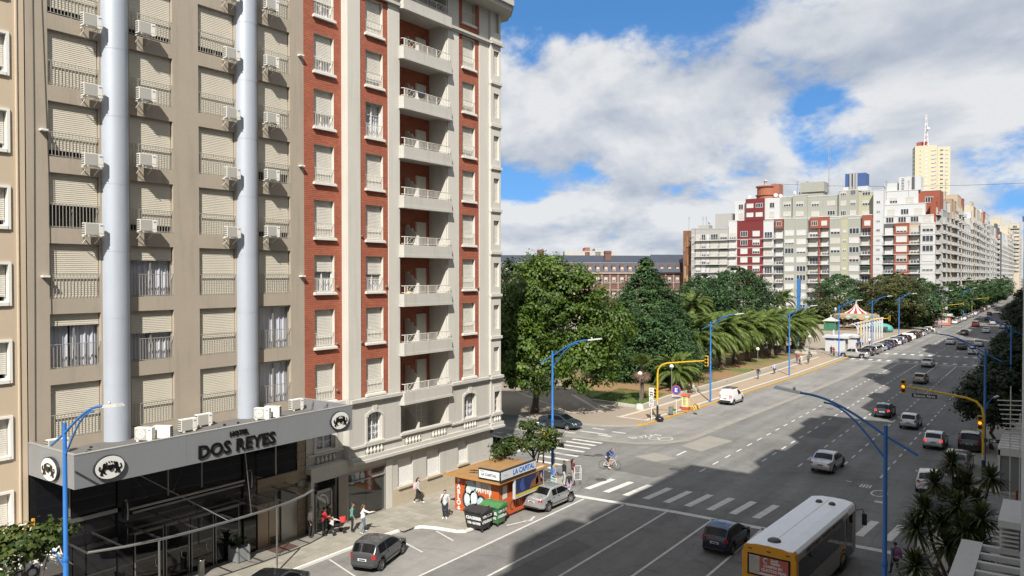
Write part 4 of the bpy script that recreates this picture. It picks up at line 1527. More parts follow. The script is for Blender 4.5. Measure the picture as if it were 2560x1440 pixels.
for k, (y, z, col_, lab) in enumerate(((38.0, ZFL[8], (.30, .12, .05), 'brown wooden chair on the second highest balcony'), (38.2, ZFL[7], (.03, .035, .05), 'dark jacket hung on the third highest balcony'), (37.4, ZFL[3], (.45, .33, .12), 'straw coloured bundle on the third lowest balcony'))):
	q = MB()
	if k == 0:
		q.box((RX - .55, y - .2, z + .42), (RX - .15, y + .2, z + .47))
		for sx in (-.52, -.18):
			for sy in (-.17, .17):
				q.box((RX + sx - .02, y + sy - .02, z), (RX + sx + .02, y + sy + .02, z + (.47 if sx > -.3 else 1.0)))
		for j in range(3):
			q.box((RX - .53, y - .17, z + .6 + j * .14), (RX - .51, y + .17, z + .68 + j * .14))
	elif k == 1:
		q.extr([(RX + .24, y - .4, z + 1.0), (RX + .24, y + .05, z + .98), (RX + .24, y + .3, z + 1.2), (RX + .24, y + .28, z + .75), (RX + .24, y - .1, z + .55), (RX + .24, y - .35, z + .62)], (.05, 0, 0))
	else:
		q.lathe([(.001, 0), (.3, .02), (.36, .2), (.25, .42), (.12, .55), (.001, .58)], 10, (RX - .2, y, z))
	tag(q.build(('chair', 'jacket', 'bundle')[k], mat('balcony_item_%d' % k, col_, .8, var=.1)), lab, ('chair', 'jacket', 'bundle')[k])
q = MB()
q.box((RX - 26, 31.86, ZT), (RX + 1.35, 46.9, ZT + .35), 0)
q.extr([(RX + 1.35, 46.9, ZT), (RX - .2, 48.6, ZT), (RX - 26, 48.6, ZT), (RX - 26, 46.9, ZT)], (0, 0, .35), 0)
q.box((RX - 26, 31.8, ZT + .35), (RX + 1.55, 46.95, ZT + .75), 0)
q.extr([(RX + 1.55, 46.95, ZT + .35), (RX - .1, 48.85, ZT + .35), (RX - 26, 48.85, ZT + .35), (RX - 26, 46.95, ZT + .35)], (0, 0, .4), 0)
q.box((RX - 26, 29.02, ZT), (HX + .0, 31.79, ZT + 3), 0)
q.build('eaves', M_STUCG, rb_)
q = MB()
q.box((RX + .061, 41.3, 32.25), (RX + .26, 45.8, 32.42))
q.box((RX + .061, 41.3, 32.14), (RX + .18, 45.8, 32.25))
q.box((RX + .061, 31.85, 32.25), (RX + .26, 36.22, 32.42))
q.box((RX + .10, 45.78, 32.25), (RX + .42, 47.2, 32.42))
q.build('cornice', M_STUCG, rb_)
MX = RX + .10
b = MB()
P_m = lambda u, w_, n: (MX + n, u, w_)
holesM = [(33.30, 34.55, 4.72, 6.50), (42.75, 44.10, 4.72, 6.50)]
pierced(b, P_m, 31.85, 36.29, 3.75, 7.55, holesM[:1], .3, 0, 0, 1)
pierced(b, P_m, 41.10, 45.80, 3.75, 7.55, holesM[1:], .3, 0, 0, 1)
b.quad((HX - .5, 31.847, 3.75), (MX, 31.847, 3.75), (MX, 31.847, 7.55), (HX - .5, 31.847, 7.55), 0)
P_m2 = lambda u, w_, n: (HX + .08 + n, u, w_)
pierced(b, P_m2, 29.02, 31.85, 3.75, 7.25, [(29.75, 31.2, 4.72, 6.5)], .3, 0, 0, 1)
P_m3 = lambda u, w_, n: (RX + .26 + n, u, w_)
pierced(b, P_m3, 45.80, 47.06, 3.75, 7.55, [(46.18, 46.86, 4.72, 6.5)], .3, 0, 0, 1)
b.quad((RX + .26, 47.06, 3.75), (RX - .8, 47.9, 3.75), (RX - .8, 47.9, 7.55), (RX + .26, 47.06, 7.55), 0)
b.quad((RX + .26, 45.80, 3.75), (MX, 45.80, 3.75), (MX, 45.80, 7.55), (RX + .26, 45.80, 7.55), 0)
b.box((RX - .05, 36.29, 3.75), (MX, 41.1, 4.62), 0)
b.box((RX - 1.7, 36.30, 3.75), (RX - .06, 41.09, 4.0), 0)
b.build('stone_wall', [M_STUCG, M_ROOM], rb_)
for (y0, y1, z0, z1, X_) in [(*h, MX) for h in holesM] + [(29.75, 31.2, 4.72, 6.5, HX + .08), (46.18, 46.86, 4.72, 6.5, RX + .26)]:
	wn = window(rb_, (X_, y0, z0), 0, y1 - y0, z1 - z0, 2 if y1 - y0 > 1 else 1, 4, .22, WM, shut=0, arch=.30 if y1 - y0 > 1 else 0.12, curtain=True)
	q = MB()
	W_ = y1 - y0
	q.box((0, -.16, 0), (.05, 0, 1.55))
	q.box((0, W_, 0), (.05, W_ + .16, 1.55))
	q.box((0, -.16, 1.55), (.05, W_ + .16, 1.98) if W_ < 1 else (.04, .12, 1.8))
	if W_ > 1:
		pts = [(0, -.16, 1.55)]
		for i in range(9):
			a = math.pi * i / 8
			pts.append((0, W_ / 2 - (W_ / 2 + .16) * math.cos(a), 1.55 + .42 * math.sin(a)))
		top_ = pts[1:]
		low_ = [(0, W_ / 2 - (W_ / 2) * math.cos(math.pi * i / 8), 1.50 + .30 * math.sin(math.pi * i / 8)) for i in range(9)]
		for i in range(8):
			q.extr([low_[i], low_[i + 1], top_[i + 1], top_[i]], (.05, 0, 0))
		q.extr([(0, W_ / 2 - .13, 1.80), (0, W_ / 2 + .13, 1.80), (0, W_ / 2 + .19, 2.22), (0, W_ / 2 - .19, 2.22)], (.10, 0, 0))
	q.box((0, -.2, -.10), (.10, W_ + .2, 0))
	q.build('surround', M_STUCCO, wn, (0, 0, 0))
for (X_, y0, y1) in ((HX + .08, 29.03, 31.84), (MX, 31.9, 36.22), (MX, 41.3, 45.78), (RX + .26, 45.8, 47.1)):
	for (za, zb_, d) in ((7.10, 7.28, .10), (7.28, 7.48, .22), (4.48, 4.60, .12), (3.72, 3.95, .20), (3.55, 3.72, .32)):
		q = MB()
		q.box((X_ - .3, y0 - (.2 if d > .15 else 0) * (y0 > 45), za), (X_ + d, y1 + (.05 if y1 > 47 else 0), zb_))
		q.build('moulding', M_STUCG, rb_)
for (za, zb_, d) in ((4.62, 4.76, .14), (3.72, 3.95, .20), (3.55, 3.72, .32)):
	q = MB()
	q.box((RX - .2, 36.23, za), (MX + d, 41.29, zb_))
	q.build('moulding', M_STUCG, rb_)
for (X_, yc) in ((HX + .08, 30.45), (MX, 33.9), (MX, 37.4), (MX, 40.0), (MX, 43.4), (RX + .26, 46.5)):
	nb = 5 if yc < 46 else 3
	q = MB()
	wd = .30 * nb
	q.box((X_ - .06, yc - wd / 2 - .06, 3.98), (X_ + .012, yc + wd / 2 + .06, 4.44), 1)
	q.build('baluster_panel', [M_STUCG, mat('stucco_recess', (0.30, 0.29, 0.26), 0.9, var=0.1)], rb_)  # darker copy of the wall stucco: shade behind the balusters put into the colour
	for i in range(nb):
		y = yc - wd / 2 + .15 + i * .30
		q = MB()
		q.lathe([(.05, 0), (.05, .05), (.10, .12), (.11, .2), (.06, .3), (.05, .38), (.08, .44)], 8, (X_ + .05, y, 3.99))
		q.build('baluster', M_STUCCO, rb_)
b = MB()
holesG = [(31.80, 34.95, .20, 3.02), (29.25, 31.05, .05, 3.05), (36.10, 37.52, 1.30, 3.08), (38.87, 40.27, 1.36, 3.10), (42.2, 43.3, 1.55, 3.14)]
pierced(b, P_r, 29.02, 46.35, 0, 3.62, holesG, .3, 0, 0, 1)
b.quad((RX, 46.35, 0), (RX - 25, 46.6, 0), (RX - 25, 46.6, 3.62), (RX, 46.35, 3.62), 0)
b.box((RX - 24, 29.02, 0), (RX - .8, 46.3, 3.9), 0)
b.box((RX - 24, 29.02, 3.56), (RX + .01, 47.0, 3.9), 0)
b.build('shop_wall', [M_STUCG, M_ROOM], rb_)
for k, (y0, y1) in enumerate(((31.82, 33.35), (33.37, 34.93))):
	q = MB()
	q.box((RX - .10, y0, .24), (RX - .07, y1, 2.42))
	q.build('shop_window', M_SHOPGL, rb_)
	q = MB()
	q.box((RX - .10, y0, 2.50), (RX - .07, y1, 2.98))
	q.build('shop_window', M_SHOPGL, rb_)
q = MB()
q.box((RX - .12, 31.8, 2.42), (RX + .02, 34.95, 2.50))
q.box((RX - .12, 31.8, 2.98), (RX + .03, 34.95, 3.06))
q.box((RX - .12, 31.74, .2), (RX + .03, 31.82, 3.06))
q.box((RX - .12, 34.93, .2), (RX + .03, 35.0, 3.06))
q.box((RX - .12, 31.8, .14), (RX + .03, 34.95, .22))
q.build('shop_frame', M_ALU, rb_)
q = MB()
q.box((RX - .12, 31.05, 0.13), (RX + .06, 31.73, 3.06))
q.box((RX - .12, 35.01, 0.13), (RX + .05, 35.55, 3.3), 1)
q.build('shop_pier', [mat('taupe_cladding', (0.22, 0.20, 0.17), 0.5, var=0.06), M_STUCCO], rb_)
dm = MB()
dm.box((RX - .20, 29.55, .15), (RX - .16, 30.6, 2.35))
d_ = dm.build('shop_door', M_SHOPGL, rb_)
q = MB()
q.box((RX - .22, 29.45, .13), (RX - .12, 29.56, 2.5))
q.box((RX - .22, 30.6, .13), (RX - .12, 30.7, 2.5))
q.box((RX - .22, 29.45, 2.35), (RX - .12, 30.7, 2.5))
q.build('door_frame', M_ALU, d_)
q = MB()
q.box((RX - .20, 29.3, 2.55), (RX - .17, 30.95, 3.02))
q.build('fanlight', M_BLACKGL, rb_)
q = MB()
pts_ = [(RX - .15, 29.95 + .42 * math.cos(R(a)), 1.65 + .55 * math.sin(R(a))) for a in range(-70, 120, 15)]
q.tube(pts_, .05, 6)
q.build('door_emblem', M_ACW, d_)
for (y0, y1, z0, z1) in holesG[2:]:
	wn = put('window', frame_mesh(y1 - y0, z1 - z0, 2, 1, .25, WM), rb_, None)
	wn.matrix_parent_inverse = wmat(rb_).inverted()
	wn.location = (RX, y0, z0)
	put('shutter', shutter_mesh(y1 - y0, z1 - z0 - .06, .2, mat('bright_blind', (0.66, 0.66, 0.64), .6, var=.05)), wn, (0, 0, z1 - z0))
	q = MB()
	q.box((0, -.06, -.13), (.16, y1 - y0 + .06, -.002))
	q.build('sill', M_STONE, wn, (0, 0, 0))
y = 35.6
while y < 46.2:
	for (za, zb_) in ((.13, .70), (.71, 1.26)):
		q = MB()
		q.box((RX + .001, y, za), (RX + .05 + random.uniform(0, .008), min(y + .88, 46.34), zb_))
		q.build('stone_slab', M_STONE, rb_)
	y += .89
q = MB()
q.box((RX + .0, 46.0, 3.15), (RX + .04, 46.33, 3.32))
tag(q.build('street_plate', M_DKMET), 'small dark street name plate high on the white corner wall', 'street plate')
lf = MB()
for (y, z, X_, rr_) in ((31.45, 8.1, HX, .13), (31.5, 14.3, HX, .12), (31.45, 10.9, HX, .12), (35.1, 14.3, RX, .12), (33.0, 10.9, RX, .12), (33.0, 17.4, RX, .1), (44.5, 14.1, RX, .1)):
	lf = MB()
	lf.lathe([(.001, .12), (rr_ * .6, .11), (rr_, .0)], 10, (0, 0, 0))
	lf.xf(Matrix.Translation((X_, y, z)) @ Matrix.Rotation(R(90), 4, 'Y'))
	lf.build('vent_cap', mat('rust_cap', (0.14, 0.075, 0.05), .7, var=.2), rb_)
# ------------------------------------------------------------------ apartment blocks round the square and along the avenue
M_F = {}
for n_, c_ in dict(white=(0.43, 0.44, 0.45), green=(0.265, 0.272, 0.240), red=(0.125, 0.015, 0.017), orange=(0.225, 0.062, 0.034), grey=(0.29, 0.29, 0.285), pale=(0.36, 0.355, 0.33), cream=(0.42, 0.37, 0.285),
				   tan=(0.38, 0.31, 0.23), brown=(0.27, 0.20, 0.14), yellow=(0.46, 0.405, 0.285), olive=(0.32, 0.315, 0.225), brick=(0.27, 0.10, 0.06), dark=(0.07, 0.075, 0.085)).items():
	M_F[n_] = mat('render_' + n_, c_, 0.85, var=0.05, scale=0.12, dirt=0.10)
M_SLAB = mat('slab_white', (0.43, 0.43, 0.42), 0.8, var=0.08, scale=0.3)
M_BLIND = mat('far_blind', (0.40, 0.385, 0.345), 0.7, var=0.12, scale=0.15)
M_BLINDW = mat('far_blind_white', (0.46, 0.46, 0.45), 0.7, var=0.08, scale=0.15)
M_PANE = mat('far_pane', (0.03, 0.035, 0.045), 0.08, var=0.3, scale=0.3, spec=0.6)
M_FRAMEF = mat('far_frame', (0.45, 0.45, 0.44), 0.6, var=0.05)
M_AWN = mat('green_awning', (0.03, 0.09, 0.07), 0.8, var=0.1)
def far_window(par, o, wd, h, state, door=False):
	k = ('fw', round(wd, 1), round(h, 1), state)
	if k not in WMESH:
		b_ = MB()
		t_ = .13
		b_.box((.005, 0, 0), (.10, t_, h))
		b_.box((.005, wd - t_, 0), (.10, wd, h))
		b_.box((.005, t_, h - t_), (.10, wd - t_, h))
		b_.box((.005, t_, 0), (.10, wd - t_, t_))
		if state > 0:
			nb = 3 if wd > 1.8 else 2
			for i in range(1, nb):
				b_.box((.02, wd * i / nb - .06, t_), (.08, wd * i / nb + .06, h - t_))
		b_.box((.004, t_, t_), (.03, wd - t_, h - t_), 1)
		WMESH[k] = b_.mesh('window', [M_FRAMEF, M_PANE])
		fr = {0: 1.0, 1: .55, 2: 0, 3: .75}[state]
		if fr:
			b_ = MB()
			n = max(2, int(fr * h / .22))
			for i in range(n):
				z0 = h - t_ - (h - 2 * t_) * fr * (i + 1) / n
				z1 = h - t_ - (h - 2 * t_) * fr * i / n
				b_.add([(.075, t_, z0), (.075, wd - t_, z0), (.05, wd - t_, z1), (.05, t_, z1)], ((0, 1, 2, 3),))
			WMESH[k + ('s',)] = b_.mesh('shutter', [M_BLIND if (hash(k) + state) % 2 else M_BLINDW])
		else:
			WMESH[k + ('s',)] = None
	w_ = put('window', WMESH[k], par, o)
	if WMESH[k + ('s',)]:
		put('shutter', WMESH[k + ('s',)], w_, (0, 0, 0))
	return w_
def slab_mesh(wd, out, hr=.95):
	k = ('slab', round(wd, 1), round(out, 1))
	if k not in WMESH:
		b_ = MB()
		b_.box((-.9, 0, -.18), (out, wd, .0))
		WMESH[k] = b_.mesh('balcony', [M_SLAB])
		b_ = MB()
		b_.box((out - .08, .05, hr - .06), (out - .03, wd - .05, hr))
		n = max(3, int(wd / .3))
		for i in range(n + 1):
			y = .06 + (wd - .12) * i / n
			b_.box((out - .075, y - .015, 0), (out - .045, y + .015, hr - .06))
		for y in (.05, wd - .1):
			b_.box((-.1, y, hr - .06), (out - .08, y + .05, hr))
		WMESH[k + ('r',)] = b_.mesh('railing', [mat('far_rail', (0.30, 0.31, 0.31), .6, var=.1)])
	return WMESH[k], WMESH[k + ('r',)]
def block(name, label, loc, rz, strips, floors, depth, fh=3.15, group=None, cat='building', wh=2.0, bands=True, rr=None):
	"""An apartment block: strips = (u0, u1, material, kind, top) across the front; floors = floor levels."""
	rr = rr or random.Random(len(label) + int(abs(loc[0]) + loc[1]))
	t_ = thing(name, label, cat, loc, rz, group)
	for (u0, u1, mk_, kind, top) in strips:
		n0 = -1.1 if kind == 'b' else 0.0
		q = MB()
		q.box((-depth, u0, 0), (n0, u1, top), 0)
		q.build('wall', M_F[mk_], t_, (0, 0, 0))
		q = MB()
		q.box((-depth + .1, u0 - .02, top), (n0 + .07, u1 + .02, top + .28), 0)
		q.build('parapet', M_SLAB if mk_ in ('white', 'green', 'pale') else M_F[mk_], t_, (0, 0, 0))
		for z in floors:
			if z + 2.6 > top:
				continue
			W_ = u1 - u0
			stt = rr.choice((0, 0, 0, 1, 2, 3))
			if kind == 'w':
				ww = min(3.2, W_ * .84)
				far_window(t_, (0, (u0 + u1) / 2 - ww / 2, z + .70), ww, wh, stt)
			elif kind == 'w2':
				ww = min(2.6, W_ * .36)
				for q_ in (.27, .73):
					far_window(t_, (0, u0 + W_ * q_ - ww / 2, z + .85), ww, wh, rr.choice((0, 0, 1, 2)))
			elif kind == 's':
				far_window(t_, (0, (u0 + u1) / 2 - .6, z + 1.2), 1.2, .9, rr.choice((0, 1, 2)))
			elif kind in ('b', 'o'):
				sm_, rm_ = slab_mesh(W_, .55 if kind == 'b' else 1.0)
				sl = put('balcony', sm_, t_, (0, u0, z))
				put('railing', rm_, sl, (0, 0, 0))
				ww = min(2.9, W_ * .8)
				far_window(t_, (n0, (u0 + u1) / 2 - ww / 2, z + .05), ww, 2.3, stt)
				if rr.random() < .06:
					q = MB()
					q.add([(n0 + .02, u0 + .1, z + 2.7), (n0 + .02, u1 - .1, z + 2.7), (.5, u1 - .1, z + 2.1), (.5, u0 + .1, z + 2.1)], ((0, 1, 2, 3),))
					q.build('awning', M_AWN, t_, (0, 0, 0))
	if bands:
		for z in floors:
			if z + 2.6 < min(s_[4] for s_ in strips) and kind != 'p':
				q = MB()
				q.box((-.3, strips[0][0], z - .2), (.09, strips[-1][1], z - .02))
				q.build('floor_band', M_SLAB, t_, (0, 0, 0))
	return t_
YB = 278.0
def X_(px, Y=YB):
	return seen_at(px, 689, Y).x
def Z_(px, py, Y=YB):
	return seen_at(px, py, Y).z
RZN = R(-90)
FL = [28.35 - 3.15 * k for k in range(9)][::-1]
def S(px0, px1, m_, kind, py):
	return (X_(px0), X_(px1), m_, kind, Z_((px0 + px1) / 2, py))
def sq_block(name, label, strips, floors, dep, x0px):
	xo = X_(x0px)
	return block(name, label, (xo, YB, 0), RZN, [(a - xo, b_ - xo, m_, k, z) for a, b_, m_, k, z in strips], floors, dep)
mu = thing('mural_tower', 'brown brick tower with abstract relief figures', 'building', (X_(1692), YB + 6, 0), RZN)
wmu = X_(1727) - X_(1692)
q = MB()
q.box((-14, 0, 0), (0, wmu, Z_(1700, 575)))
q.build('wall', mat('mural_brick', (0.16, 0.075, 0.042), 0.85, var=0.28, scale=0.25, stretch=(1, 1, .35)), mu, (0, 0, 0))
q = MB()
zt_ = Z_(1700, 575)
rr_ = random.Random(4)
for k in range(34):
	u = rr_.uniform(.2, wmu - 1.0)
	z = rr_.uniform(2, zt_ - 5)
	hgt = rr_.uniform(1.2, 5)
	q.box((0, u, z), (rr_.uniform(.08, .3), u + rr_.uniform(.25, .9), z + hgt), rr_.choice((0, 0, 1, 2)))
for (u, z, r0) in ((wmu * .6, zt_ - 3.4, .95), (wmu * .5, 7.5, .8)):
	for i in range(18):
		a0, a1 = 2 * math.pi * i / 18, 2 * math.pi * (i + 1) / 18
		q.extr([(0, u + r0 * math.cos(a0), z + r0 * math.sin(a0)), (0, u + r0 * math.cos(a1), z + r0 * math.sin(a1)), (0, u + r0 * .65 * math.cos(a1), z + r0 * .65 * math.sin(a1)), (0, u + r0 * .65 * math.cos(a0), z + r0 * .65 * math.sin(a0))], (.35, 0, 0), 3)
q.build('relief', [mat('relief_ochre', (0.21, 0.115, 0.055), .9, var=.2), mat('relief_sand', (0.27, 0.19, 0.10), .9, var=.2), mat('relief_brown', (0.14, 0.07, 0.045), .9, var=.2), M_F['dark']], mu, (0, 0, 0))
g0 = [Z_(1770, 573) - 1.2 - 3.0 * k for k in range(1, 11)][::-1]
gb_ = sq_block('apartment_block', 'low grey apartment block with continuous white balconies beside the mural tower', [S(1728, 1737, 'grey', 's', 573), S(1738, 1752, 'grey', 'o', 573), S(1752.1, 1765, 'grey', 'o', 573), S(1765.1, 1774, 'grey', 'o', 573), S(1774.1, 1797, 'grey', 'o', 573), S(1797.1, 1820, 'grey', 'o', 573)], g0, 14, 1728)
q = MB()
q.box((-10, X_(1780) - X_(1728), Z_(1790, 573)), (-3, X_(1822) - X_(1728), Z_(1800, 533)))
q.box((-6, 2, Z_(1740, 573)), (-2, 6, Z_(1740, 563)))
q.build('roof_house', M_F['grey'], gb_, (0, 0, 0))
rw = sq_block('apartment_block', 'white apartment block with a deep red centre strip and red round roof tank',
			  [S(1821, 1842, 'white', 'o', 553), S(1842.1, 1908, 'red', 'w2', 553), S(1908.1, 1933, 'white', 'o', 553)], FL, 16, 1821)
xo = X_(1821)
for (a, b_, m_, z0, z1, n0, wins) in ((1832, 1862, 'white', 553, 500, -2.0, 1), (1862, 1908, 'red', 553, 497, -.4, 2), (1908, 1945, 'white', 553, 497, -1.4, 1.5)):
	q = MB()
	u0, u1 = X_(a) - xo, X_(b_) - xo
	za, zb_ = Z_(1860, z0) + .3, Z_(1880, z1)
	q.box((-14, u0, za), (n0, u1, zb_))
	q.build('setback_wall', M_F[m_], rw, (0, 0, 0))
	for i in range(2):
		z = za + .5 + i * 3.3
		if wins == 2:
			for f_ in (.24, .74):
				far_window(rw, (n0, u0 + (u1 - u0) * f_ - 1.2, z + .6), 2.5, 1.6, (0, 2)[int(f_ > .5)] if i else 0)
		else:
			far_window(rw, (n0, u0 + (u1 - u0) * .5 - .9, z + .3), 1.8, 2.0, (0, 2)[i % 2])
q = MB()
cx, cn_ = X_(1903) - xo, -6
zb_ = Z_(1880, 497)
q.lathe([(3.6, zb_), (3.6, zb_ + 1.2), (4.0, zb_ + 1.3), (4.0, zb_ + 1.6), (3.4, zb_ + 1.7), (3.4, zb_ + 4.2), (3.9, zb_ + 4.4), (3.9, zb_ + 4.8), (.001, zb_ + 4.9)], 20, (cn_, cx, 0), 0, False)
q.box((-9, cx + 2, zb_), (-4, cx + 5.0, zb_ + 5.2))
q.lathe([(.5, zb_ + 4.9), (.5, zb_ + 6.6), (.7, zb_ + 6.7), (.7, zb_ + 7.1), (.001, zb_ + 7.2)], 10, (cn_, cx - .5, 0), 1)
q.build('roof_tank', [M_F['brick'], M_F['white']], rw, (0, 0, 0))
GP = [Z_(2050, 546)]
gn = sq_block('apartment_block', 'long pale green apartment block with orange accents and blue roof tank',
			  [S(1935, 1959, 'pale', 'b', 547), S(1959.1, 1987, 'green', 'w', 547), S(1987.1, 2018, 'green', 'w', 547), S(2018.1, 2046, 'pale', 'b', 547), S(2046.1, 2049.5, 'orange', 'p', 547), S(2049.6, 2073, 'pale', 'b', 547),
			   S(2073.1, 2102, 'green', 'w', 547), S(2102.1, 2119, 'olive', 's', 547), S(2119.1, 2150, 'green', 'w', 547), S(2150.1, 2176, 'pale', 'b', 547), S(2176.1, 2181, 'orange', 'p', 547)], FL, 16, 1935)
xo = X_(1935)
for (a, b_, m_, y0, y1, n0, st_) in ((1937, 1957, 'orange', 572, 548, .15, (2,)), (1957, 2024, 'green', 572, 547, -1.2, (0, 2)), (2024, 2072, 'orange', 571, 543, .15, (2, 0)), (2072, 2155, 'green', 571, 541, -1.2, (0, 0)), (2155, 2180, 'orange', 571, 538, .15, (0,)),
									 (1945, 1976, 'green', 547, 492, -3.2, (0,)), (1976, 2012, 'green', 547, 488, -2.2, (0,)), (2012, 2092, 'green', 546, 489, -3.0, (0, 2)), (2092, 2140, 'green', 546, 476, -2.0, (2, 0)), (2140, 2180, 'olive', 546, 479, -3.0, (0,))):
	u0, u1 = X_(a) - xo, X_(b_) - xo
	za, zt2 = Z_((a + b_) / 2, y0) + (.30 if y0 < 560 else .1), Z_((a + b_) / 2, y1)
	q = MB()
	q.box((-14, u0, za), (n0, u1, zt2))
	q.build('setback_wall', M_F[m_], gn, (0, 0, 0))
	q = MB()
	q.box((-13.9, u0 - .02, zt2), (n0 + .1, u1 + .02, zt2 + .25))
	q.build('parapet', M_SLAB, gn, (0, 0, 0))
	fl_ = max(1, round((zt2 - za) / 3.3))
	for f_ in range(fl_):
		for i, s_ in enumerate(st_):
			ww = min(2.6, (u1 - u0) * .6 / len(st_))
			far_window(gn, (n0, u0 + (u1 - u0) * (i + .5) / len(st_) - ww / 2, za + .8 + f_ * 3.4), ww, 1.7, (s_ + f_) % 3)
q = MB()
zg = Z_(2040, 489)
u0 = X_(1996) - xo
q.box((-9, u0, zg), (-3, u0 + 7.4, zg + 1.6), 0)
q.box((-9.5, u0 - .2, zg + 1.6), (-2.5, u0 + 7.8, zg + 5.0), 0)
q.box((-7, u0 + .6, zg + 5), (-6, u0 + 1.4, zg + 5.8), 0)
q.build('roof_tank', M_F['green'], gn, (0, 0, 0))
q = MB()
u0 = X_(2106) - xo
zg = Z_(2130, 476)
q.box((-9, u0 - .6, zg), (-3, u0 + 7.2, zg + 1.5), 1)
q.box((-9, u0, zg + 1.5), (-3, u0 + 6.5, zg + 6.0), 0)
for i in (1.5, 2.6, 3.4):
	q.box((-3, u0 + i, zg), (-2.4, u0 + i + .6, zg + 6.2), 2)
q.build('roof_tank', [mat('tank_blue', (0.035, 0.075, 0.21), .6, var=.08), M_F['white'], M_F['grey']], gn, (0, 0, 0))
wo_ = sq_block('apartment_block', 'white stepped apartment block with orange strips at the avenue corner',
			   [S(2182, 2207, 'white', 's', 477), S(2207.1, 2235, 'dark', 'b', 560), S(2235.1, 2271, 'orange', 'w', 560), S(2271.1, 2300, 'tan', 'b', 560), S(2300.1, 2337, 'white', 'w', 558)], FL + [31.5, 34.6, 37.7, 40.8], 16, 2182)
xo = X_(2182)
for (a, b_, m_, y0, y1, n0, st_) in ((2207, 2332, 'white', 560, 540, -1.0, (2, 2, 2, 0)), (2207, 2309, 'white', 540, 510, -2.5, (0, 2, 0)), (2207, 2289, 'white', 510, 475, -4.0, (1, 0)), (2289, 2343, 'orange', 540, 474, -5.0, (2,))):
	u0, u1 = X_(a) - xo, X_(b_) - xo
	za, zt2 = Z_((a + b_) / 2, y0) + .3, Z_((a + b_) / 2, y1)
	q = MB()
	q.box((-14, u0, za), (n0, u1, zt2))
	q.build('setback_wall', M_F[m_], wo_, (0, 0, 0))
	q = MB()
	q.box((-13.9, u0 - .05, zt2), (n0 + .1, u1 + .05, zt2 + .3))
	q.build('parapet', M_SLAB, wo_, (0, 0, 0))
	for i, s_ in enumerate(st_):
		far_window(wo_, (n0, u0 + (u1 - u0) * (i + .5) / len(st_) - 1.2, za + .3 if m_ == 'white' else zt2 - 3.8), 2.4, 1.9, s_)
q = MB()
zg = Z_(2240, 475)
u0 = X_(2240) - xo
q.box((-10, u0, zg), (-4, u0 + 6.5, zg + 4.5), 0)
q.box((-9, u0 - 4, zg), (-5, u0 - .5, zg + 2.8), 0)
q.box((-4, u0 + 3.9, zg + .3), (-3.8, u0 + 4.7, zg + 4.4), 1)
for i in range(8):
	q.box((-3.95, u0 + .8, zg + .4 + i * .5), (-3.85, u0 + 1.6, zg + .48 + i * .5), 1)
q.build('roof_house', [M_F['white'], M_F['dark']], wo_, (0, 0, 0))
xc = X_(2337)
side = block('apartment_block', 'narrow orange fronted block just round the avenue corner', (xc + .02, YB + 1.2, 0), 0, [(0, 3.2, 'orange', 'o', 38.5), (3.25, 6.4, 'orange', 'o', 40.0)], FL + [31.5, 34.6], 1.6)
row = [(4.2 + YB + 3, 24, 39.5, 'grey', 'oow', 'grey apartment block with dark balconies, first beyond the orange corner'), (307, 20, 41.5, 'brown', 'oo', 'brown block with stacked dark balconies, second beyond the corner'),
	   (328, 24, 44.8, 'tan', 'wo', 'tall tan block rising over the brown balconies'), (353, 36, 42.5, 'white', 'wowo', 'white block with balconies behind the tan one'),
	   (390, 48, 45.0, 'cream', 'owowo', 'cream block with many balconies in the middle of the row'), (439, 55, 47.0, 'white', 'wowow', 'long white block past the cream one'),
	   (495, 44, 42.5, 'grey', 'wow', 'grey flat roofed block in the far row'), (540, 50, 41.0, 'orange', 'wo', 'block with an orange front wall far along the row'),
	   (591, 76, 43.0, 'white', 'owowow', 'far white block with orange panels behind'), (668, 90, 50.0, 'cream', 'owowo', 'very far cream block'), (759, 150, 56.0, 'white', 'wowowo', 'farthest white block closing the row')]
for (y0, ln, h_, m_, kinds, lab) in row:
	n = len(kinds)
	rr_ = random.Random(int(y0))
	st_ = []
	for rep in range(max(1, round(ln / 5.2 / n))):
		for i, k in enumerate(kinds):
			nn = n * max(1, round(ln / 5.2 / n))
			j = rep * n + i
			st_.append((ln * j / nn + .02, ln * (j + 1) / nn - .02, m_ if rr_.random() < .75 else rr_.choice(('white', 'pale', 'cream', 'orange')), k, h_ - rr_.choice((0, 0, 0, 3.2, 6.4))))
	fl_ = [4.0 + 3.1 * k for k in range(int((h_ - 6) / 3.1))]
	t_ = block('apartment_block', lab, (-31.2 + rr_.uniform(-.3, .3), y0, 0), 0, st_, fl_, 18, rr=rr_)
	q = MB()
	q.box((-14, ln * .2, h_ - 6), (-5, ln * .55, h_ + rr_.uniform(2, 4)))
	q.box((-12, ln * .6, h_ - 6), (-7, ln * .75, h_ + rr_.uniform(1, 2.5)))
	q.build('roof_house', M_F[rr_.choice(('pale', 'white', m_))], t_, (0, 0, 0))
for (px0, px1, y0, Y, m_, lab) in ((2476, 2548, 546, 760, 'cream', 'cream roof terraces rising behind the far row'), (2422, 2436, 505, 420, 'tan', 'tan stair tower behind the middle of the row'), (2484, 2500, 560, 560, 'dark', 'dark slate roofed house top in the far row')):
	p0, p1 = seen_at(px0, y0, Y), seen_at(px1, y0, Y)
	block('apartment_block', lab, (p0.x, Y, 0), RZN, [(i * (p1.x - p0.x) / 3, (i + 1) * (p1.x - p0.x) / 3 - .02, m_ if i != 1 else ('pale' if m_ == 'cream' else m_), 'o', p0.z - (0, 2.5, 5)[i]) for i in range(3)], [p0.z - 9 - 3.2 * k for k in range(12)], 14)
yt = thing('tower', 'tall pale yellow tower block with a red and white aerial', 'building', (seen_at(2285, 689, 640).x, 640, 0), RZN + R(14))
wt = 23.0
zt_ = Z_(2310, 364, 640)
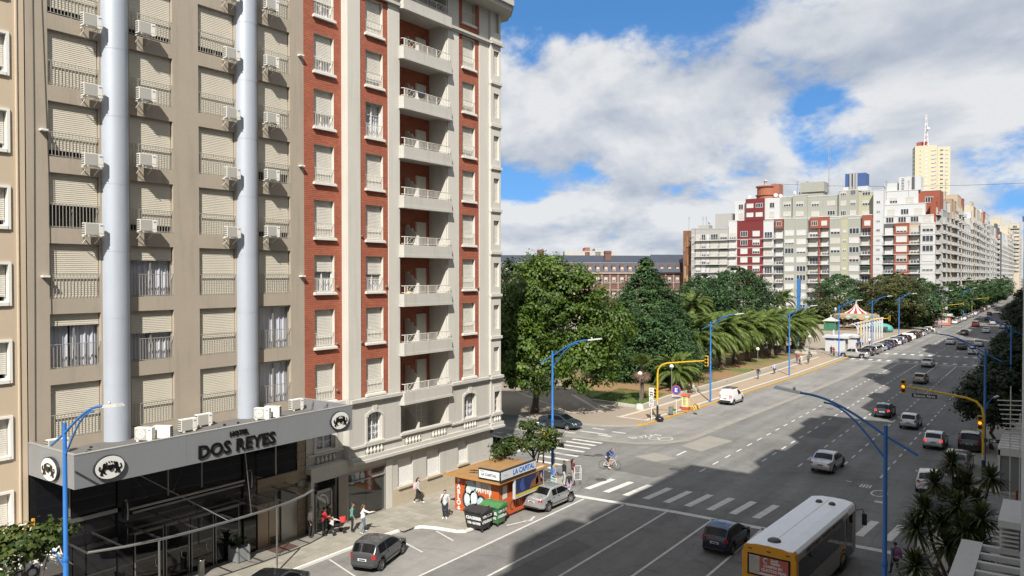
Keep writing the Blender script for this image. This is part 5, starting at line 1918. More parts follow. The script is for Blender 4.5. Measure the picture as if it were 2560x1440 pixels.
q = MB()
q.box((-16, 0, 0), (0, wt * .62, zt_), 0)
q.box((-15, wt * .64, 0), (-.6, wt, zt_ - 1.5), 0)
q.box((-14, wt * .6, 0), (-.9, wt * .66, zt_ - 1.5), 0)
q.build('wall', [M_F['yellow']], yt, (0, 0, 0))
ft = MB()
z = zt_ - 3
wn_i = 0
while z > 70:
	for u, w2 in ((6.4, 2.0), (10.6, 2.4), (16.4, 2.2), (19.6, 2.2)):
		far_window(yt, (0 if u < 14 else -.6, u, z - 1.6), w2, 1.3, wn_i % 4)
		wn_i += 1
	for u in (3.0, 13.0):
		far_window(yt, (0, u, z - 1.3), .9, .9, 2)
	z -= 3.05
q = MB()
for zz_ in range(int(zt_ / 3.05)):
	q.box((-13, -.12, zz_ * 3.05 + 1.0), (-3, .0, zz_ * 3.05 + 2.6))
q.build('side_window', M_PANE, yt, (0, 0, 0))
q = MB()
base = Vector((-7, 8, zt_))
H_ = 24
for sx, sy in ((-1.4, -1.4), (1.4, -1.4), (1.4, 1.4), (-1.4, 1.4)):
	q.bar(base + Vector((sx, sy, 0)), base + Vector((sx * .15, sy * .15, H_)), .22)
for k in range(12):
	z0, z1 = H_ * k / 12, H_ * (k + 1) / 12
	s0, s1 = 1.4 - 1.2 * k / 12, 1.4 - 1.2 * (k + 1) / 12
	for (a, b2) in (((-1, -1), (1, -1)), ((1, -1), (1, 1)), ((1, 1), (-1, 1)), ((-1, 1), (-1, -1))):
		q.bar(base + Vector((a[0] * s0, a[1] * s0, z0)), base + Vector((b2[0] * s1, b2[1] * s1, z1)), .14, m=k % 2)
q.ball(tuple(base + Vector((.8, 1.2, H_ * .55))), 1.2, 10, 0)
q.box(tuple(base + Vector((-4, -4.5, 0))), tuple(base + Vector((-3.5, 2, 4.5))), 2)
q.box(tuple(base + Vector((-2.5, -6.0, 0))), tuple(base + Vector((1.0, -3.2, 3.5))), 2)
q.build('aerial', [mat('aerial_white', (.6, .6, .6), .6, var=0), mat('aerial_red', (.35, .05, .05), .6, var=0), mat('aerial_maroon', (.22, .04, .05), .7, var=0)], yt, (0, 0, 0))
p0 = seen_at(2071, 470, YB + 8)
p1 = seen_at(2070, 330, YB + 8)
q = MB()
for k in range(3):
	a = 2 * math.pi * k / 3
	q.bar((p0.x + .28 * math.cos(a), p0.y + .28 * math.sin(a), p0.z - 3), (p0.x + .28 * math.cos(a), p0.y + .28 * math.sin(a), p1.z), .07)
z = p0.z - 3
k = 0
while z < p1.z - 1:
	a0, a1 = 2 * math.pi * (k % 3) / 3, 2 * math.pi * ((k + 1) % 3) / 3
	q.bar((p0.x + .28 * math.cos(a0), p0.y + .28 * math.sin(a0), z), (p0.x + .28 * math.cos(a1), p0.y + .28 * math.sin(a1), z + .9), .05)
	z += .9
	k += 1
q.bar((p0.x, p0.y, p1.z), (p0.x, p0.y, p1.z + 2.2), .06)
q.bar((p0.x + .3, p0.y, p0.z + 4), (p0.x + 3.5, p0.y, p0.z - 4), .04)
tag(q.build('radio_mast', mat('mast_grey', (.25, .26, .28), .6, var=0)), 'thin lattice radio mast standing on the green block roof', 'mast')
q = MB()
a_, b2 = seen_at(1932, 460, YB + 6), seen_at(2600, 456, YB + 6)
q.tube([a_ + (b2 - a_) * (i / 12) + Vector((0, 0, -1.1 * 4 * (i / 12) * (1 - i / 12))) for i in range(13)], .05, 4)
tag(q.build('overhead_cable', M_DKMET), 'thin cable strung across the sky over the apartment roofs', 'cable')
M_DISH = mat('dish_grey', (.42, .42, .42), .5, var=.05)
ds = MB()
ds.lathe([(.001, .12), (.4, .16), (.75, .34), (.75, .30), (.4, .12), (.001, .08)], 12)
ds.xf(Matrix.Rotation(R(70), 4, 'X'))
ds.bar((0, 0, -1.0), (0, 0, 0), .08)
dm_ = ds.mesh('satellite_dish', [M_DISH])
for k, (px, py) in enumerate(((1873, 497), (1938, 492), (1950, 494), (1985, 486), (1995, 487), (2003, 487), (2207, 471), (1770, 560))):
	p_ = seen_at(px, py, YB + 3.5)
	o = put('satellite_dish', dm_, None, (p_.x, p_.y, p_.z + .4), R(20 * k))
	tag(o, 'grey satellite dish on the apartment roofs, number %s from the left' % ('one two three four five six seven eight'.split()[[7, 0, 1, 2, 3, 4, 5, 6].index(k)]), 'satellite dish', 'satellite dishes on the roofs')
for k, px in enumerate((1722, 1757, 1765, 1992, 2018, 2158, 2215, 2270, 2362)):
	q = MB()
	p_ = seen_at(px, 480, YB + 4)
	z0 = Z_(px, (565 if px < 1780 else 478), YB + 4) - 3.0
	q.bar((p_.x, p_.y, z0), (p_.x, p_.y, z0 + 6.5), .06)
	for j in range(3):
		q.bar((p_.x - .6 + .1 * j, p_.y, z0 + 6.3 - j * .5), (p_.x + .6 - .1 * j, p_.y, z0 + 6.3 - j * .5), .04)
	tag(q.build('roof_aerial', M_DKMET), 'thin roof aerial on the apartment roofs, %s from the left' % 'first second third fourth fifth sixth seventh eighth last'.split()[k], 'aerial', 'roof aerials')
ca, sa = math.cos(R(35.47 + 9)), math.sin(R(35.47 + 9))
fw_, rt_ = Vector((-.5803, .8144, 0)), Vector((.8144, .5803, 0))
po = fw_ * 292 + rt_ * (-44)
pr_ = thing('brick_hotel', 'long brick hotel with dark slate mansard roof beyond the trees', 'building', tuple(po), R(35.47 + 9 - 90))
M_SLATE = mat('slate', (0.035, 0.042, 0.06), 0.55, var=0.15, scale=0.3)
M_PB = mat('hotel_brick', (0.125, 0.062, 0.048), 0.85, var=0.12, scale=0.5)
M_PS = mat('hotel_stone', (0.25, 0.215, 0.195), 0.8, var=0.1, scale=0.5)
LN = 130.0
q = MB()
q.box((-20, 0, 0), (0, LN, 16.0))
q.build('wall', M_PB, pr_, (0, 0, 0))
q = MB()
q.box((-.2, -.3, 15.7), (.55, LN + .3, 16.3))
q.box((-.2, -.1, 9.1), (.3, LN, 9.5))
q.box((-.2, -.1, 11.9), (.3, LN, 12.25))
q.build('cornice', M_PS, pr_, (0, 0, 0))
q = MB()
q.add([(0.2, 0, 16.3), (.2, LN, 16.3), (-2.0, LN, 20.1), (-2.0, 0, 20.1), (-9, LN, 23.2), (-9, 0, 23.2), (-20, LN, 19), (-20, 0, 19)], ((0, 1, 2, 3), (3, 2, 4, 5), (5, 4, 6, 7)))
q.extr([(-2.0, 0, 20.02), (-1.8, 0, 20.02), (-1.8, 0, 20.22), (-2.0, 0, 20.22)], (0, LN, 0), 1)
q.add([(1.6, 0, 16.3), (1.6, 28, 16.3), (-1, 27, 20.3), (-1, 0, 20.3), (-7, 24, 24.0), (-7, 8, 24.0)], ((0, 1, 2, 3), (3, 2, 4, 5), (2, 1, 4)), 0)
q.add([(1.2, 100, 16.3), (1.2, 126, 16.3), (-1.2, 126, 20.3), (-1.2, 101, 20.3), (-7, 126, 23.6), (-7, 103, 23.6)], ((0, 1, 2, 3), (3, 2, 4, 5), (0, 3, 5)), 0)
q.build('roof', [M_SLATE, mat('lead_flashing', (.25, .26, .28), .6, var=.05)], pr_, (0, 0, 0))
for (u, wd, z0, z1) in ((32, 2.4, 18, 24.7), (57, 2.3, 21, 25.3), (84.5, 2.5, 21, 25.0)):
	q = MB()
	q.box((-6.5, u - wd / 2, z0), (-4.5, u + wd / 2, z1))
	q.box((-6.7, u - wd / 2 - .2, z1 - .9), (-4.3, u + wd / 2 + .2, z1 - .5))
	q.build('chimney', M_PB, pr_, (0, 0, 0))
dmm = MB()
dmm.box((-1.8, -.8, 0), (.1, .8, 2.3))
dmm.extr([(.1, -.95, 2.3), (.1, .95, 2.3), (.1, .45, 3.1), (.1, -.45, 3.1)], (-2.2, 0, 0))
dm1 = dmm.mesh('dormer', [M_PB])
k = 0
for i in range(38):
	u = 3.0 + i * 3.3
	if u > LN - 2:
		break
	d_ = put('dormer', dm1, pr_, (.15, u, 16.4))
	far_window(d_, (.1, -.55, .35), 1.1, 1.6, 1)
	far_window(pr_, (0, u - .65, 12.6), 1.3, 1.7, 1)
	far_window(pr_, (0, u - .65, 6.2), 1.3, 2.0, 1)
	q = MB()
	q.box((0, u + 1.45, 0), (.25, u + 1.85, 15.7))
	q.build('pilaster', M_PS, pr_, (0, 0, 0))
po2 = fw_ * 380 + rt_ * 26
block('apartment_block', 'pale flat building peeping over the slate roof', tuple(po2), R(35.47 - 90), [(0, 26, 'pale', 'p', 26.8), (10, 12.5, 'brick', 'p', 28.6), (15, 18, 'pale', 'p', 28.2)], [], 12)
def tower(label, y0, y1, h, x0=0.7, m_='pale', steps=()):
	st_ = []
	n = max(1, int((y1 - y0) / 5))
	for i in range(n):
		a = y1 - y0 - (y1 - y0) * i / n
		st_.append((-(y1 - (y1 - (y1 - y0) * i / n)), 0, 0))
	t_ = thing('apartment_block', label, 'building', (x0, y0, 0))
	q_ = MB()
	q_.box((x0, y0, 0), (x0 + 16, y1, h))
	for (ya, yb, hh_) in steps:
		q_.box((x0 + .0, ya, h), (x0 + 9, yb, hh_))
	q_.build('wall', M_F[m_], t_)
	fl2 = int(h / 3.1)
	for f_ in range(1, fl2):
		q_ = MB()
		q_.box((x0 - .9, y0 + .6, f_ * 3.1), (x0 + .0, y1 - .6, f_ * 3.1 + .18))
		q_.build('balcony', M_SLAB, t_)
	return t_
tower('tall pale block beside the viewpoint, shading the near avenue', 1.2, 17.5, 45.6, 0.9, 'pale', ())
tower('tall pale block behind the viewpoint', -62, -1.3, 43.8, 0.9, 'white', ((-7, -1.3, 47.3),))
tower('right pavement block with a level roof past the white fin', 18.2, 38.4, 37.0, 0.9, 'grey', ((18.2, 24, 38.2), (27.5, 33, 38.6)))
tower('right pavement block before the side street', 38.6, 51.3, 39.8, 0.9, 'tan', ((44, 48, 41.2),))
tower('right pavement block on the far side of the side street', 62.6, 81.5, 35.6, 0.9, 'cream', ((70, 74, 37.5),))
tower('right pavement block with a high roof house', 81.8, 96, 41.2, 0.9, 'white', ((83, 88, 45.5),))
tower('right pavement block, tallest of the middle run', 96.3, 114, 45.2, 0.9, 'grey', ())
tower('right pavement block, lower one after the tallest', 114.3, 133, 37.2, 0.9, 'pale', ((120, 126, 39),))
tower('right pavement block opposite the square', 133.3, 170, 42.0, 0.9, 'cream', ((140, 150, 45),))
tower('right pavement block after a gap opposite the square', 186, 235, 38.0, 0.9, 'white', ((190, 200, 42), (215, 222, 41)))
tower('far right pavement block in the third run', 252, 330, 42.0, 0.9, 'tan', ((262, 280, 46),))
tower('farthest right pavement block', 345, 520, 44.0, 0.9, 'white', ((360, 400, 48),))
# ------------------------------------------------------------------ trees
M_BARK = mat('bark', (0.085, 0.065, 0.048), 0.9, var=0.25, scale=3, bump=0.4, bscale=12)
M_BARKP = mat('palm_bark', (0.11, 0.085, 0.06), 0.95, var=0.3, scale=5, bump=0.6, bscale=14)
M_L_PLANE = leafmat('plane_leaf', (0.058, 0.108, 0.016), (0.135, 0.200, 0.030), 0.38, 0.35)
M_L_DARK = leafmat('dark_leaf', (0.020, 0.036, 0.012), (0.045, 0.070, 0.020), 0.25, 0.3)
M_L_CYP = leafmat('cypress_spray', (0.026, 0.062, 0.020), (0.080, 0.150, 0.044), 0.22, 0.3)
M_L_CYPB = leafmat('cypress_spray_brown', (0.036, 0.058, 0.016), (0.120, 0.100, 0.028), 0.18, 0.16)
M_L_STREET = leafmat('street_leaf', (0.040, 0.072, 0.016), (0.110, 0.130, 0.026), 0.35, 0.6)
M_L_PALM = leafmat('palm_leaflet', (0.075, 0.118, 0.024), (0.200, 0.245, 0.062), 0.35, 0.3)
M_L_DEAD = leafmat('dead_frond', (0.16, 0.10, 0.065), (0.26, 0.17, 0.11), 0.2, 0.6)
M_L_CORD = leafmat('sword_leaf', (0.045, 0.062, 0.020), (0.13, 0.14, 0.045), 0.25, 0.8)
def leaf_cloud(name, C_, N_, L_, W_, m, fold=0.0):
	"""Rhombic leaves at points C_ facing roughly along N_."""
	n = len(C_)
	N_ = N_ / (np.linalg.norm(N_, axis=1, keepdims=True) + 1e-9)
	t = RNG.normal(size=(n, 3))
	a = np.cross(N_, t)
	a /= (np.linalg.norm(a, axis=1, keepdims=True) + 1e-9)
	b_ = np.cross(N_, a)
	l_ = (L_ * RNG.uniform(.7, 1.25, n))[:, None] / 2
	w_ = (W_ * RNG.uniform(.7, 1.25, n))[:, None] / 2
	V = np.stack([C_ - a * l_, C_ + b_ * w_ + N_ * fold * w_, C_ + a * l_, C_ - b_ * w_ + N_ * fold * w_], 1).reshape(-1, 3)
	return npmesh(name, V, np.arange(4 * n).reshape(-1, 4), m)
def sphere_dirs(n, up=0.0):
	d = RNG.normal(size=(n, 3))
	d[:, 2] += up
	return d / np.linalg.norm(d, axis=1, keepdims=True)
def lobed_crown(name, lobes, nclump, per, leaf, m, clr=0.8, inner=0.72, up=0.25, wratio=0.7):
	"""Leaf clumps spread over the outer part of several overlapping lobes, with gaps between them."""
	vol = np.array([l_[3] * l_[4] * l_[5] for l_ in lobes]) ** (2 / 3)
	cnt = np.maximum(1, (nclump * vol / vol.sum()).astype(int))
	C_, N_ = [], []
	for l_, c in zip(lobes, cnt):
		d = sphere_dirs(c, up)
		r = RNG.uniform(inner, 1.05, (c, 1))
		ctr = np.array(l_[:3]) + d * r * np.array(l_[3:6])
		for k in range(c):
			s = clr * RNG.uniform(.55, 1.25)
			p = RNG.normal(size=(per, 3)) * s * np.array([.5, .5, .36])
			nn = p / s + d[k] * .9 + np.array([0, 0, .55]) + RNG.normal(size=(per, 3)) * .55
			C_.append(ctr[k] + p)
			N_.append(nn)
	return leaf_cloud(name, np.concatenate(C_), np.concatenate(N_), leaf, leaf * wratio, m, .25)
def trunk(mb, p0, p1, r0, r1, limbs=(), wob=.15, m=0):
	p0, p1 = Vector(p0), Vector(p1)
	pts = []
	n = 6
	for i in range(n + 1):
		p = p0.lerp(p1, i / n)
		if 0 < i < n:
			p += Vector((random.uniform(-wob, wob), random.uniform(-wob, wob), 0))
		pts.append(p)
	rr = [r0 * (1.35 if i == 0 else 1) + (r1 - r0) * i / n for i in range(n + 1)]
	mb.tube(pts, rr, 9, m)
	for (t_, end, r) in limbs:
		s_ = pts[int(t_ * n)]
		e_ = Vector(end)
		mid = s_.lerp(e_, .5) + Vector((random.uniform(-.3, .3), random.uniform(-.3, .3), .35))
		mb.tube([s_, s_.lerp(mid, .6), mid, e_], [r, r * .8, r * .6, r * .2], 6, m)
def broad_tree(name, label, loc, h, lobes, nclump, per, leaf, m, tr=.3, bole=.35, group=None, clr=.8, cat='tree', inner=.72, wr=.7):
	t_ = thing(name, label, cat, loc, 0, group)
	q = MB()
	limbs = [(random.uniform(.5, 1), (l_[0] * .8, l_[1] * .8, l_[2] + .1 * l_[5]), tr * .45) for l_ in lobes]
	trunk(q, (0, 0, -.1), (lobes[0][0] * .3, lobes[0][1] * .3, h * bole + .5), tr, tr * .7, limbs)
	q.build('trunk', M_BARK, t_, (0, 0, 0))
	put('crown', lobed_crown('crown', lobes, nclump, per, leaf, m, clr, inner, wratio=wr), t_, (0, 0, 0))
	return t_
def spray_crown(name, prof, nb, per, ln, m, droop=.25, flat=.3, jit=.18, size=.34):
	"""Conifer crown: branch-tip sprays, flat and layered, over a profile [(t, radius)] of total height ln."""
	ts = np.array([p[0] for p in prof])
	rs = np.array([p[1] for p in prof])
	C_, N_, A_ = [], [], []
	n = 0
	while n < nb:
		t = RNG.uniform(0, 1)
		r = np.interp(t, ts, rs)
		if RNG.uniform(0, rs.max()) > r + .15 * rs.max():
			continue
		n += 1
		az = RNG.uniform(0, 2 * np.pi)
		lump = 1 + jit * np.sin(az * 3 + t * 9) + RNG.normal() * jit * .6
		rad = r * lump * RNG.uniform(.72, 1.04)
		o = np.array([np.cos(az), np.sin(az), 0])
		ctr = o * rad + np.array([0, 0, t * ln - droop * rad * .25])
		s = RNG.uniform(.6, 1.2) * max(.45, .22 * r + .3)
		k = per
		q = RNG.normal(size=(k, 3)) * s * .5
		q[:, 2] *= flat
		rd = q @ o
		q[:, 2] -= droop * np.abs(rd) * .5
		C_.append(ctr + q)
		N_.append(np.array([0, 0, 1.0]) + o * .55 + RNG.normal(size=(k, 3)) * .35)
	return leaf_cloud(name, np.concatenate(C_), np.concatenate(N_), size, size * .42, m, .3)
def conifer(name, label, loc, h, prof, nb, per, m, tr=.3, group=None, size=.34, flat=.3, droop=.25):
	t_ = thing(name, label, 'tree', loc, 0, group)
	q = MB()
	q.tube([(0, 0, -.1), (.05, .03, h * .4), (0, 0, h * .95)], [tr * 1.2, tr * .8, .04], 9)
	for k in range(26):
		t = RNG.uniform(.08, .9)
		a = RNG.uniform(0, 6.28)
		r = np.interp(t, [p[0] for p in prof], [p[1] for p in prof]) * .85
		q.tube([(0, 0, t * h - r * .1), (r * math.cos(a), r * math.sin(a), t * h)], [.07, .015], 5)
	q.build('trunk', M_BARK, t_, (0, 0, 0))
	put('crown', spray_crown('crown', prof, nb, per, h, m, droop, flat, size=size), t_, (0, 0, 0))
	return t_
broad_tree('plane_tree', 'large bright green plane tree at the park corner beside the brick building', (-46.4, 69.3, HZ), 17,
		   [(1.2, 1.5, 12.2, 4.6, 4.6, 4.8), (-2.8, -2.2, 9.0, 4.2, 4.0, 4.2), (3.6, 3.2, 8.6, 4.4, 4.2, 4.0), (5.2, 2.2, 5.4, 3.4, 3.2, 2.9), (1.0, -2.6, 6.2, 3.9, 3.6, 3.4), (-4.8, .5, 7.0, 3.4, 3.4, 3.6), (5.8, 5.2, 9.0, 3.0, 3.0, 3.0), (2.0, 0, 15.2, 2.2, 2.2, 1.8), (4.5, 1.5, 12.8, 2.6, 2.6, 2.2)],
		   640, 80, .36, M_L_PLANE, .38, .30, clr=1.0, inner=.78)
broad_tree('dark_tree', 'tall dark leaved tree behind the plane tree at the edge of the brick building', (-60.0, 85.5, HZ), 18.5,
		   [(0, 0, 11.5, 4.6, 4.6, 5.2), (-3, 2, 8, 4, 4, 4), (2.5, -2, 7, 3.6, 3.6, 3.8), (3.2, 2.5, 10.5, 3.4, 3.4, 3.6)], 360, 46, .46, M_L_DARK, .35, .3, clr=1.1)
broad_tree('dark_tree', 'dark rounded tree in the shade deep behind the plane tree', (-66, 96, HZ), 14,
		   [(0, 0, 9, 5, 5, 4.5), (3, 1, 6.5, 4, 4, 3.6), (-3, 0, 6, 4, 4, 3.5)], 260, 40, .48, M_L_DARK, .3, .3, clr=1.2)
conifer('conifer', 'tall dark green conifer with ragged layers in the middle of the park', (-48.3, 101.0, .28), 17.2,
		[(0, .8), (.05, 4.8), (.14, 6.8), (.30, 7.0), (.46, 6.0), (.62, 4.5), (.78, 2.9), (.90, 1.4), (1, .25)], 1700, 32, M_L_CYP, .42, size=.46, flat=.34, droop=.3)
conifer('conifer', 'lower bushy conifer spreading at the foot of the tall one', (-52.5, 99.0, .28), 6.0,
		[(0, 1.5), (.2, 3.4), (.5, 3.2), (.8, 1.8), (1, .4)], 330, 26, M_L_CYP, .3, size=.42)
conifer('cypress', 'round topped dark cypress behind the palms below the red striped block', (-53.0, 152.0, .28), 16.4,
		[(0, 3), (.15, 6.6), (.45, 7.4), (.7, 6.4), (.86, 4.6), (.95, 2.6), (1, .5)], 1150, 26, M_L_CYP, .5, size=.60, flat=.5, droop=.2)
conifer('cypress', 'second dark cypress joined to the left of the round one', (-62.0, 157.0, .28), 15.0,
		[(0, 3), (.2, 6.0), (.5, 6.4), (.75, 5.2), (.9, 3.2), (1, .5)], 650, 24, M_L_CYP, .5, size=.62, flat=.5)
PT = [(-57.5, 262, 15.6, 8.2, M_L_CYP, 'broad dark tree behind the carousel on the left'), (-45.5, 262, 15.0, 7.6, M_L_CYPB, 'brown tinged tree right behind the carousel roof'), (-37.0, 238, 15.8, 6.6, M_L_CYPB, 'tall brown tinged tree standing over the parked cars'),
	  (-33.2, 252, 14.2, 6.6, M_L_CYP, 'dark tree at the end of the row of parked cars'), (-58, 250, 8.0, 5.0, M_L_CYPB, 'low brownish tree left of the carousel')]
for k, (x, y, h, r, m_, lab) in enumerate(PT):
	conifer('square_tree', lab, (x, y, HZ), h, [(0, .3 * r), (.14, .5 * r), (.3, .95 * r), (.55, r), (.75, .85 * r), (.9, .5 * r), (1, .08 * r)], 620, 24, m_, .42, 'trees round the square', size=.72, flat=.45, droop=.2)
AV = [(-30.4, 296, 12.5, 4.8, 'first dark street tree beyond the square'), (-30.2, 322, 11.5, 4.6, 'second dark street tree along the avenue'), (-29.4, 352, 14.0, 5.2, 'third and tallest street tree along the avenue'), (-28.8, 392, 13.0, 5.4, 'fourth street tree, by the far crossing'),
	  (-28.6, 436, 13.5, 5.6, 'fifth street tree far along the avenue'), (-28.4, 490, 14, 6, 'sixth street tree far along the avenue'), (-28.2, 560, 15, 6.5, 'last street tree at the end of the avenue')]
at0 = None
for k, (x, y, h, r, lab) in enumerate(AV):
	if k < 3:
		at0 = conifer('street_tree', lab, (x, y, HZ), h, [(0, .2 * r), (.2, .45 * r), (.35, .95 * r), (.6, r), (.8, .7 * r), (1, .1)], 360, 22, M_L_CYP, .35, 'street trees along the far avenue', size=.8, flat=.45)
	else:
		dup(at0, (x, y, HZ), k * 1.7, lab, 'street trees along the far avenue', scale=h / 14.0)
broad_tree('street_tree', 'small leaning street tree with thin crown over the orange kiosk', (-29.6, 44.9, HZ), 5.5,
		   [(-.6, -2.6, 3.35, 1.3, 1.3, .5), (.2, -.9, 3.5, 1.2, 1.2, .6), (.6, .3, 3.0, 1.0, 1.0, .55), (-.1, -1.2, 4.5, .8, .8, .45), (-1.1, -3.4, 3.1, .8, .9, .3), (.9, .2, 3.9, .7, .8, .45)], 150, 34, .19, M_L_STREET, .11, .5, clr=.42, inner=.3)
broad_tree('street_tree', 'small street tree with big leaves at the bottom left beside the yellow frame', (-30.6, 12.3, HZ), 6,
		   [(-.1, .1, 5.2, 1.0, 1.1, .65), (.1, .8, 5.0, .7, .8, .5), (-.2, -.8, 4.7, .9, .9, .6), (.2, 1.3, 5.25, .4, .5, .3)], 120, 26, .22, M_L_STREET, .09, .6, clr=.36, inner=.3)
for k, (x, y, z, r, h, lab) in enumerate(((-4.6, 77.5, 4.6, 2.7, 5.2, 'dense dark street tree on the right pavement behind the yellow mast'), (-4.4, 104.0, 4.6, 2.9, 5, 'dark street tree further along the right pavement'), (-4.4, 112, 3.6, 2.2, 4, 'low dark street tree on the right pavement'), (-4.8, 128.0, 4.8, 3.1, 5, 'dark street tree on the right pavement opposite the square'),
										 (-6.0, 195, 6, 4, 6, 'dark street tree on the right pavement in the distance'), (-6.5, 290, 7, 5, 7, 'dark street tree far along the right pavement'))):
	if k in (0, 1):
		dt = broad_tree('street_tree', lab, (x, y, HZ), h, [(0, 0, z, r, r, 2.5), (.6, -1.0, z - .6, r * .7, r * .8, 1.8), (-.9, .6, z - .3, r * .7, r * .8, 1.8), (.4, .6, z + 1, r * .6, r * .6, 1.4)], 230, 44, .30, M_L_DARK, .16, .45, 'trees on the right pavement', clr=.62)
	else:
		dup(dt, (x, y, HZ), k * 2.1, lab, 'trees on the right pavement', scale=r / 2.9)
# ------------------------------------------------------------------ palms
def frond_mesh(ln, e0, droop, n=34, seed=0, wd=.62):
	"""One feather frond along +x: arching rib with two rows of leaflets."""
	rr = np.random.default_rng(seed)
	t = np.linspace(0, 1, 15)
	ang = e0 - droop * t ** 1.25
	dx = np.cos(ang) * ln / 14
	dz = np.sin(ang) * ln / 14
	X__ = np.concatenate([[0], np.cumsum(dx)[:-1]])
	Z__ = np.concatenate([[0], np.cumsum(dz)[:-1]])
	V, F_ = [], []
	for i in range(14):
		w0, w1 = .035 * (1 - t[i] * .8), .035 * (1 - t[i + 1] * .8)
		k = len(V)
		V += [(X__[i], -w0, Z__[i]), (X__[i], w0, Z__[i]), (X__[i + 1], w1, Z__[i + 1]), (X__[i + 1], -w1, Z__[i + 1])]
		F_.append((k, k + 1, k + 2, k + 3))
	for i in range(n):
		s = .10 + .88 * i / (n - 1)
		px = np.interp(s, t, X__)
		pz = np.interp(s, t, Z__)
		a_ = np.interp(s, t, ang)
		L_ = wd * (math.sin(math.pi * min(1, s * .85 + .12)) ** .7) * rr.uniform(.85, 1.12)
		for sd in (-1, 1):
			f = .55 + .5 * s
			d = np.array([math.cos(a_) * f, sd * 1.0, math.sin(a_) * f - .25 - rr.uniform(0, .3)])
			d /= np.linalg.norm(d)
			u = np.array([math.cos(a_), 0, math.sin(a_)]) * .062
			c0 = np.array([px, 0, pz])
			tip = c0 + d * L_ + np.array([0, 0, -.18 * L_])
			mid = c0 + d * L_ * .5
			k = len(V)
			V += [tuple(c0), tuple(mid + u), tuple(tip), tuple(mid - u)]
			F_.append((k, k + 1, k + 2, k + 3))
	return npmesh('frond', np.array(V), np.array(F_), M_L_PALM)
FRONDS = [frond_mesh(3.6, R(78), R(80), seed=1), frond_mesh(4.0, R(62), R(115), seed=2), frond_mesh(4.1, R(44), R(120), seed=3), frond_mesh(3.9, R(20), R(105), seed=4), frond_mesh(3.3, R(-15), R(70), seed=5)]
DEADF = [npmesh('dead_frond', np.array([v.co[:] for v in f.vertices]), np.array([p.vertices[:] for p in f.polygons]), M_L_DEAD) for f in FRONDS[4:]]
tk = MB()
pf = []
for i in range(13):
	z = i / 12
	pf += [(.42 + .05 * (i % 2) - .06 * z, z * .98), (.36 - .04 * z, z * .98 + .02)]
tk.lathe(pf + [(.5, 1.0), (.34, 1.06), (.001, 1.08)], 12)
TRUNKM = tk.mesh('trunk', [M_BARKP])
def palm(label, loc, h, sc=1.0, nf=44, group='palms along the promenade', bias=20, spread=95, seed=0, dead=0):
	rr = random.Random(seed)
	t_ = thing('palm_tree', label, 'palm tree', loc, 0, group)
	tr = put('trunk', TRUNKM, t_, (0, 0, -.1))
	tr.scale = (sc, sc, h)
	for i in range(nf):
		q_ = i / nf
		k = min(4, int(q_ * 5))
		o = put('frond', FRONDS[k], t_, (0, 0, h + .05))
		az = rr.gauss(bias, spread) if rr.random() < .08 else rr.uniform(0, 360)
		o.rotation_euler = (rr.uniform(-.15, .15), rr.uniform(-.15, .15), R(az))
		s = sc * rr.uniform(.85, 1.1)
		o.scale = (s, s * (1 if rr.random() < .5 else -1), s)
	for i in range(dead):
		o = put('dead_frond', DEADF[0], t_, (0, 0, h - .2))
		o.rotation_euler = (0, R(rr.uniform(20, 50)), R(rr.uniform(0, 360)))
		o.scale = (sc * .6,) * 3
	return t_
NUM = 'first second third fourth fifth sixth seventh eighth ninth tenth eleventh twelfth'.split()
for i in range(10):
	palm('%s feathery palm from the street corner in the front row by the promenade' % NUM[i], (-44.6 + .30 * i + random.uniform(-.3, .3), 108.5 + 5.6 * i, .28), 5.0 + random.uniform(-.4, .5), 1.42, 58, seed=i)
for i in range(5):
	palm('%s feathery palm from the street corner in the rear row' % NUM[i], (-52.0 + random.uniform(-.4, .4), 113 + 9.5 * i, .28), 5.2 + random.uniform(-.4, .6), 1.42, 40, seed=30 + i)
palm('short feathery palm behind the yellow traffic mast at the lawn corner', (-40.3, 93.0, .28), 2.2, 1.05, 44, group=None, seed=50)
palm('tall palm showing above the front row beside the round cypress', (-55.5, 136, .28), 9.0, 1.15, 40, group=None, bias=0, spread=200, seed=51)
palm('tall palm half hidden behind the plane tree', (-66, 118, .28), 10.5, 1.0, 40, group=None, bias=0, spread=200, seed=52)
palm('tall palm at the right of the round cypress', (-50.5, 176, HZ), 9.3, 1.0, 38, group=None, bias=0, spread=200, seed=53)
def fan_leaf(m, ln=1.0, n=18):
	V, F_ = [], []
	for i in range(n):
		a = R(-115 + 230 * i / (n - 1))
		d = np.array([math.cos(a), math.sin(a), 0])
		s = np.array([-math.sin(a), math.cos(a), 0]) * .04
		k = len(V)
		p1 = d * ln * .55 + np.array([0, 0, .05])
		p2 = d * ln + np.array([0, 0, -.18 * ln])
		V += [(0, 0, 0), tuple(p1 + s), tuple(p2), tuple(p1 - s)]
		F_.append((k, k + 1, k + 2, k + 3))
	V = np.array(V) + np.array([.75 * ln, 0, 0])
	k = len(V)
	V = np.concatenate([V, [(0, -.015, 0), (0, .015, 0), (.75 * ln, .015, 0), (.75 * ln, -.015, 0)]])
	F_.append((k, k + 1, k + 2, k + 3))
	return npmesh('fan_leaf', V, np.array(F_), m)
fp = thing('fan_palm', 'fan palm with a skirt of dead brown leaves on the lawn corner', 'palm tree', (-39.9, 82.2, .28))
q = MB()
q.tube([(0, 0, -.1), (.08, .05, 1.2), (0, 0, 4.2)], [.24, .2, .22], 10)
q.build('trunk', M_BARKP, fp, (0, 0, 0))
fl_ = fan_leaf(M_L_PALM, .95)
fd_ = fan_leaf(M_L_DEAD, .95)
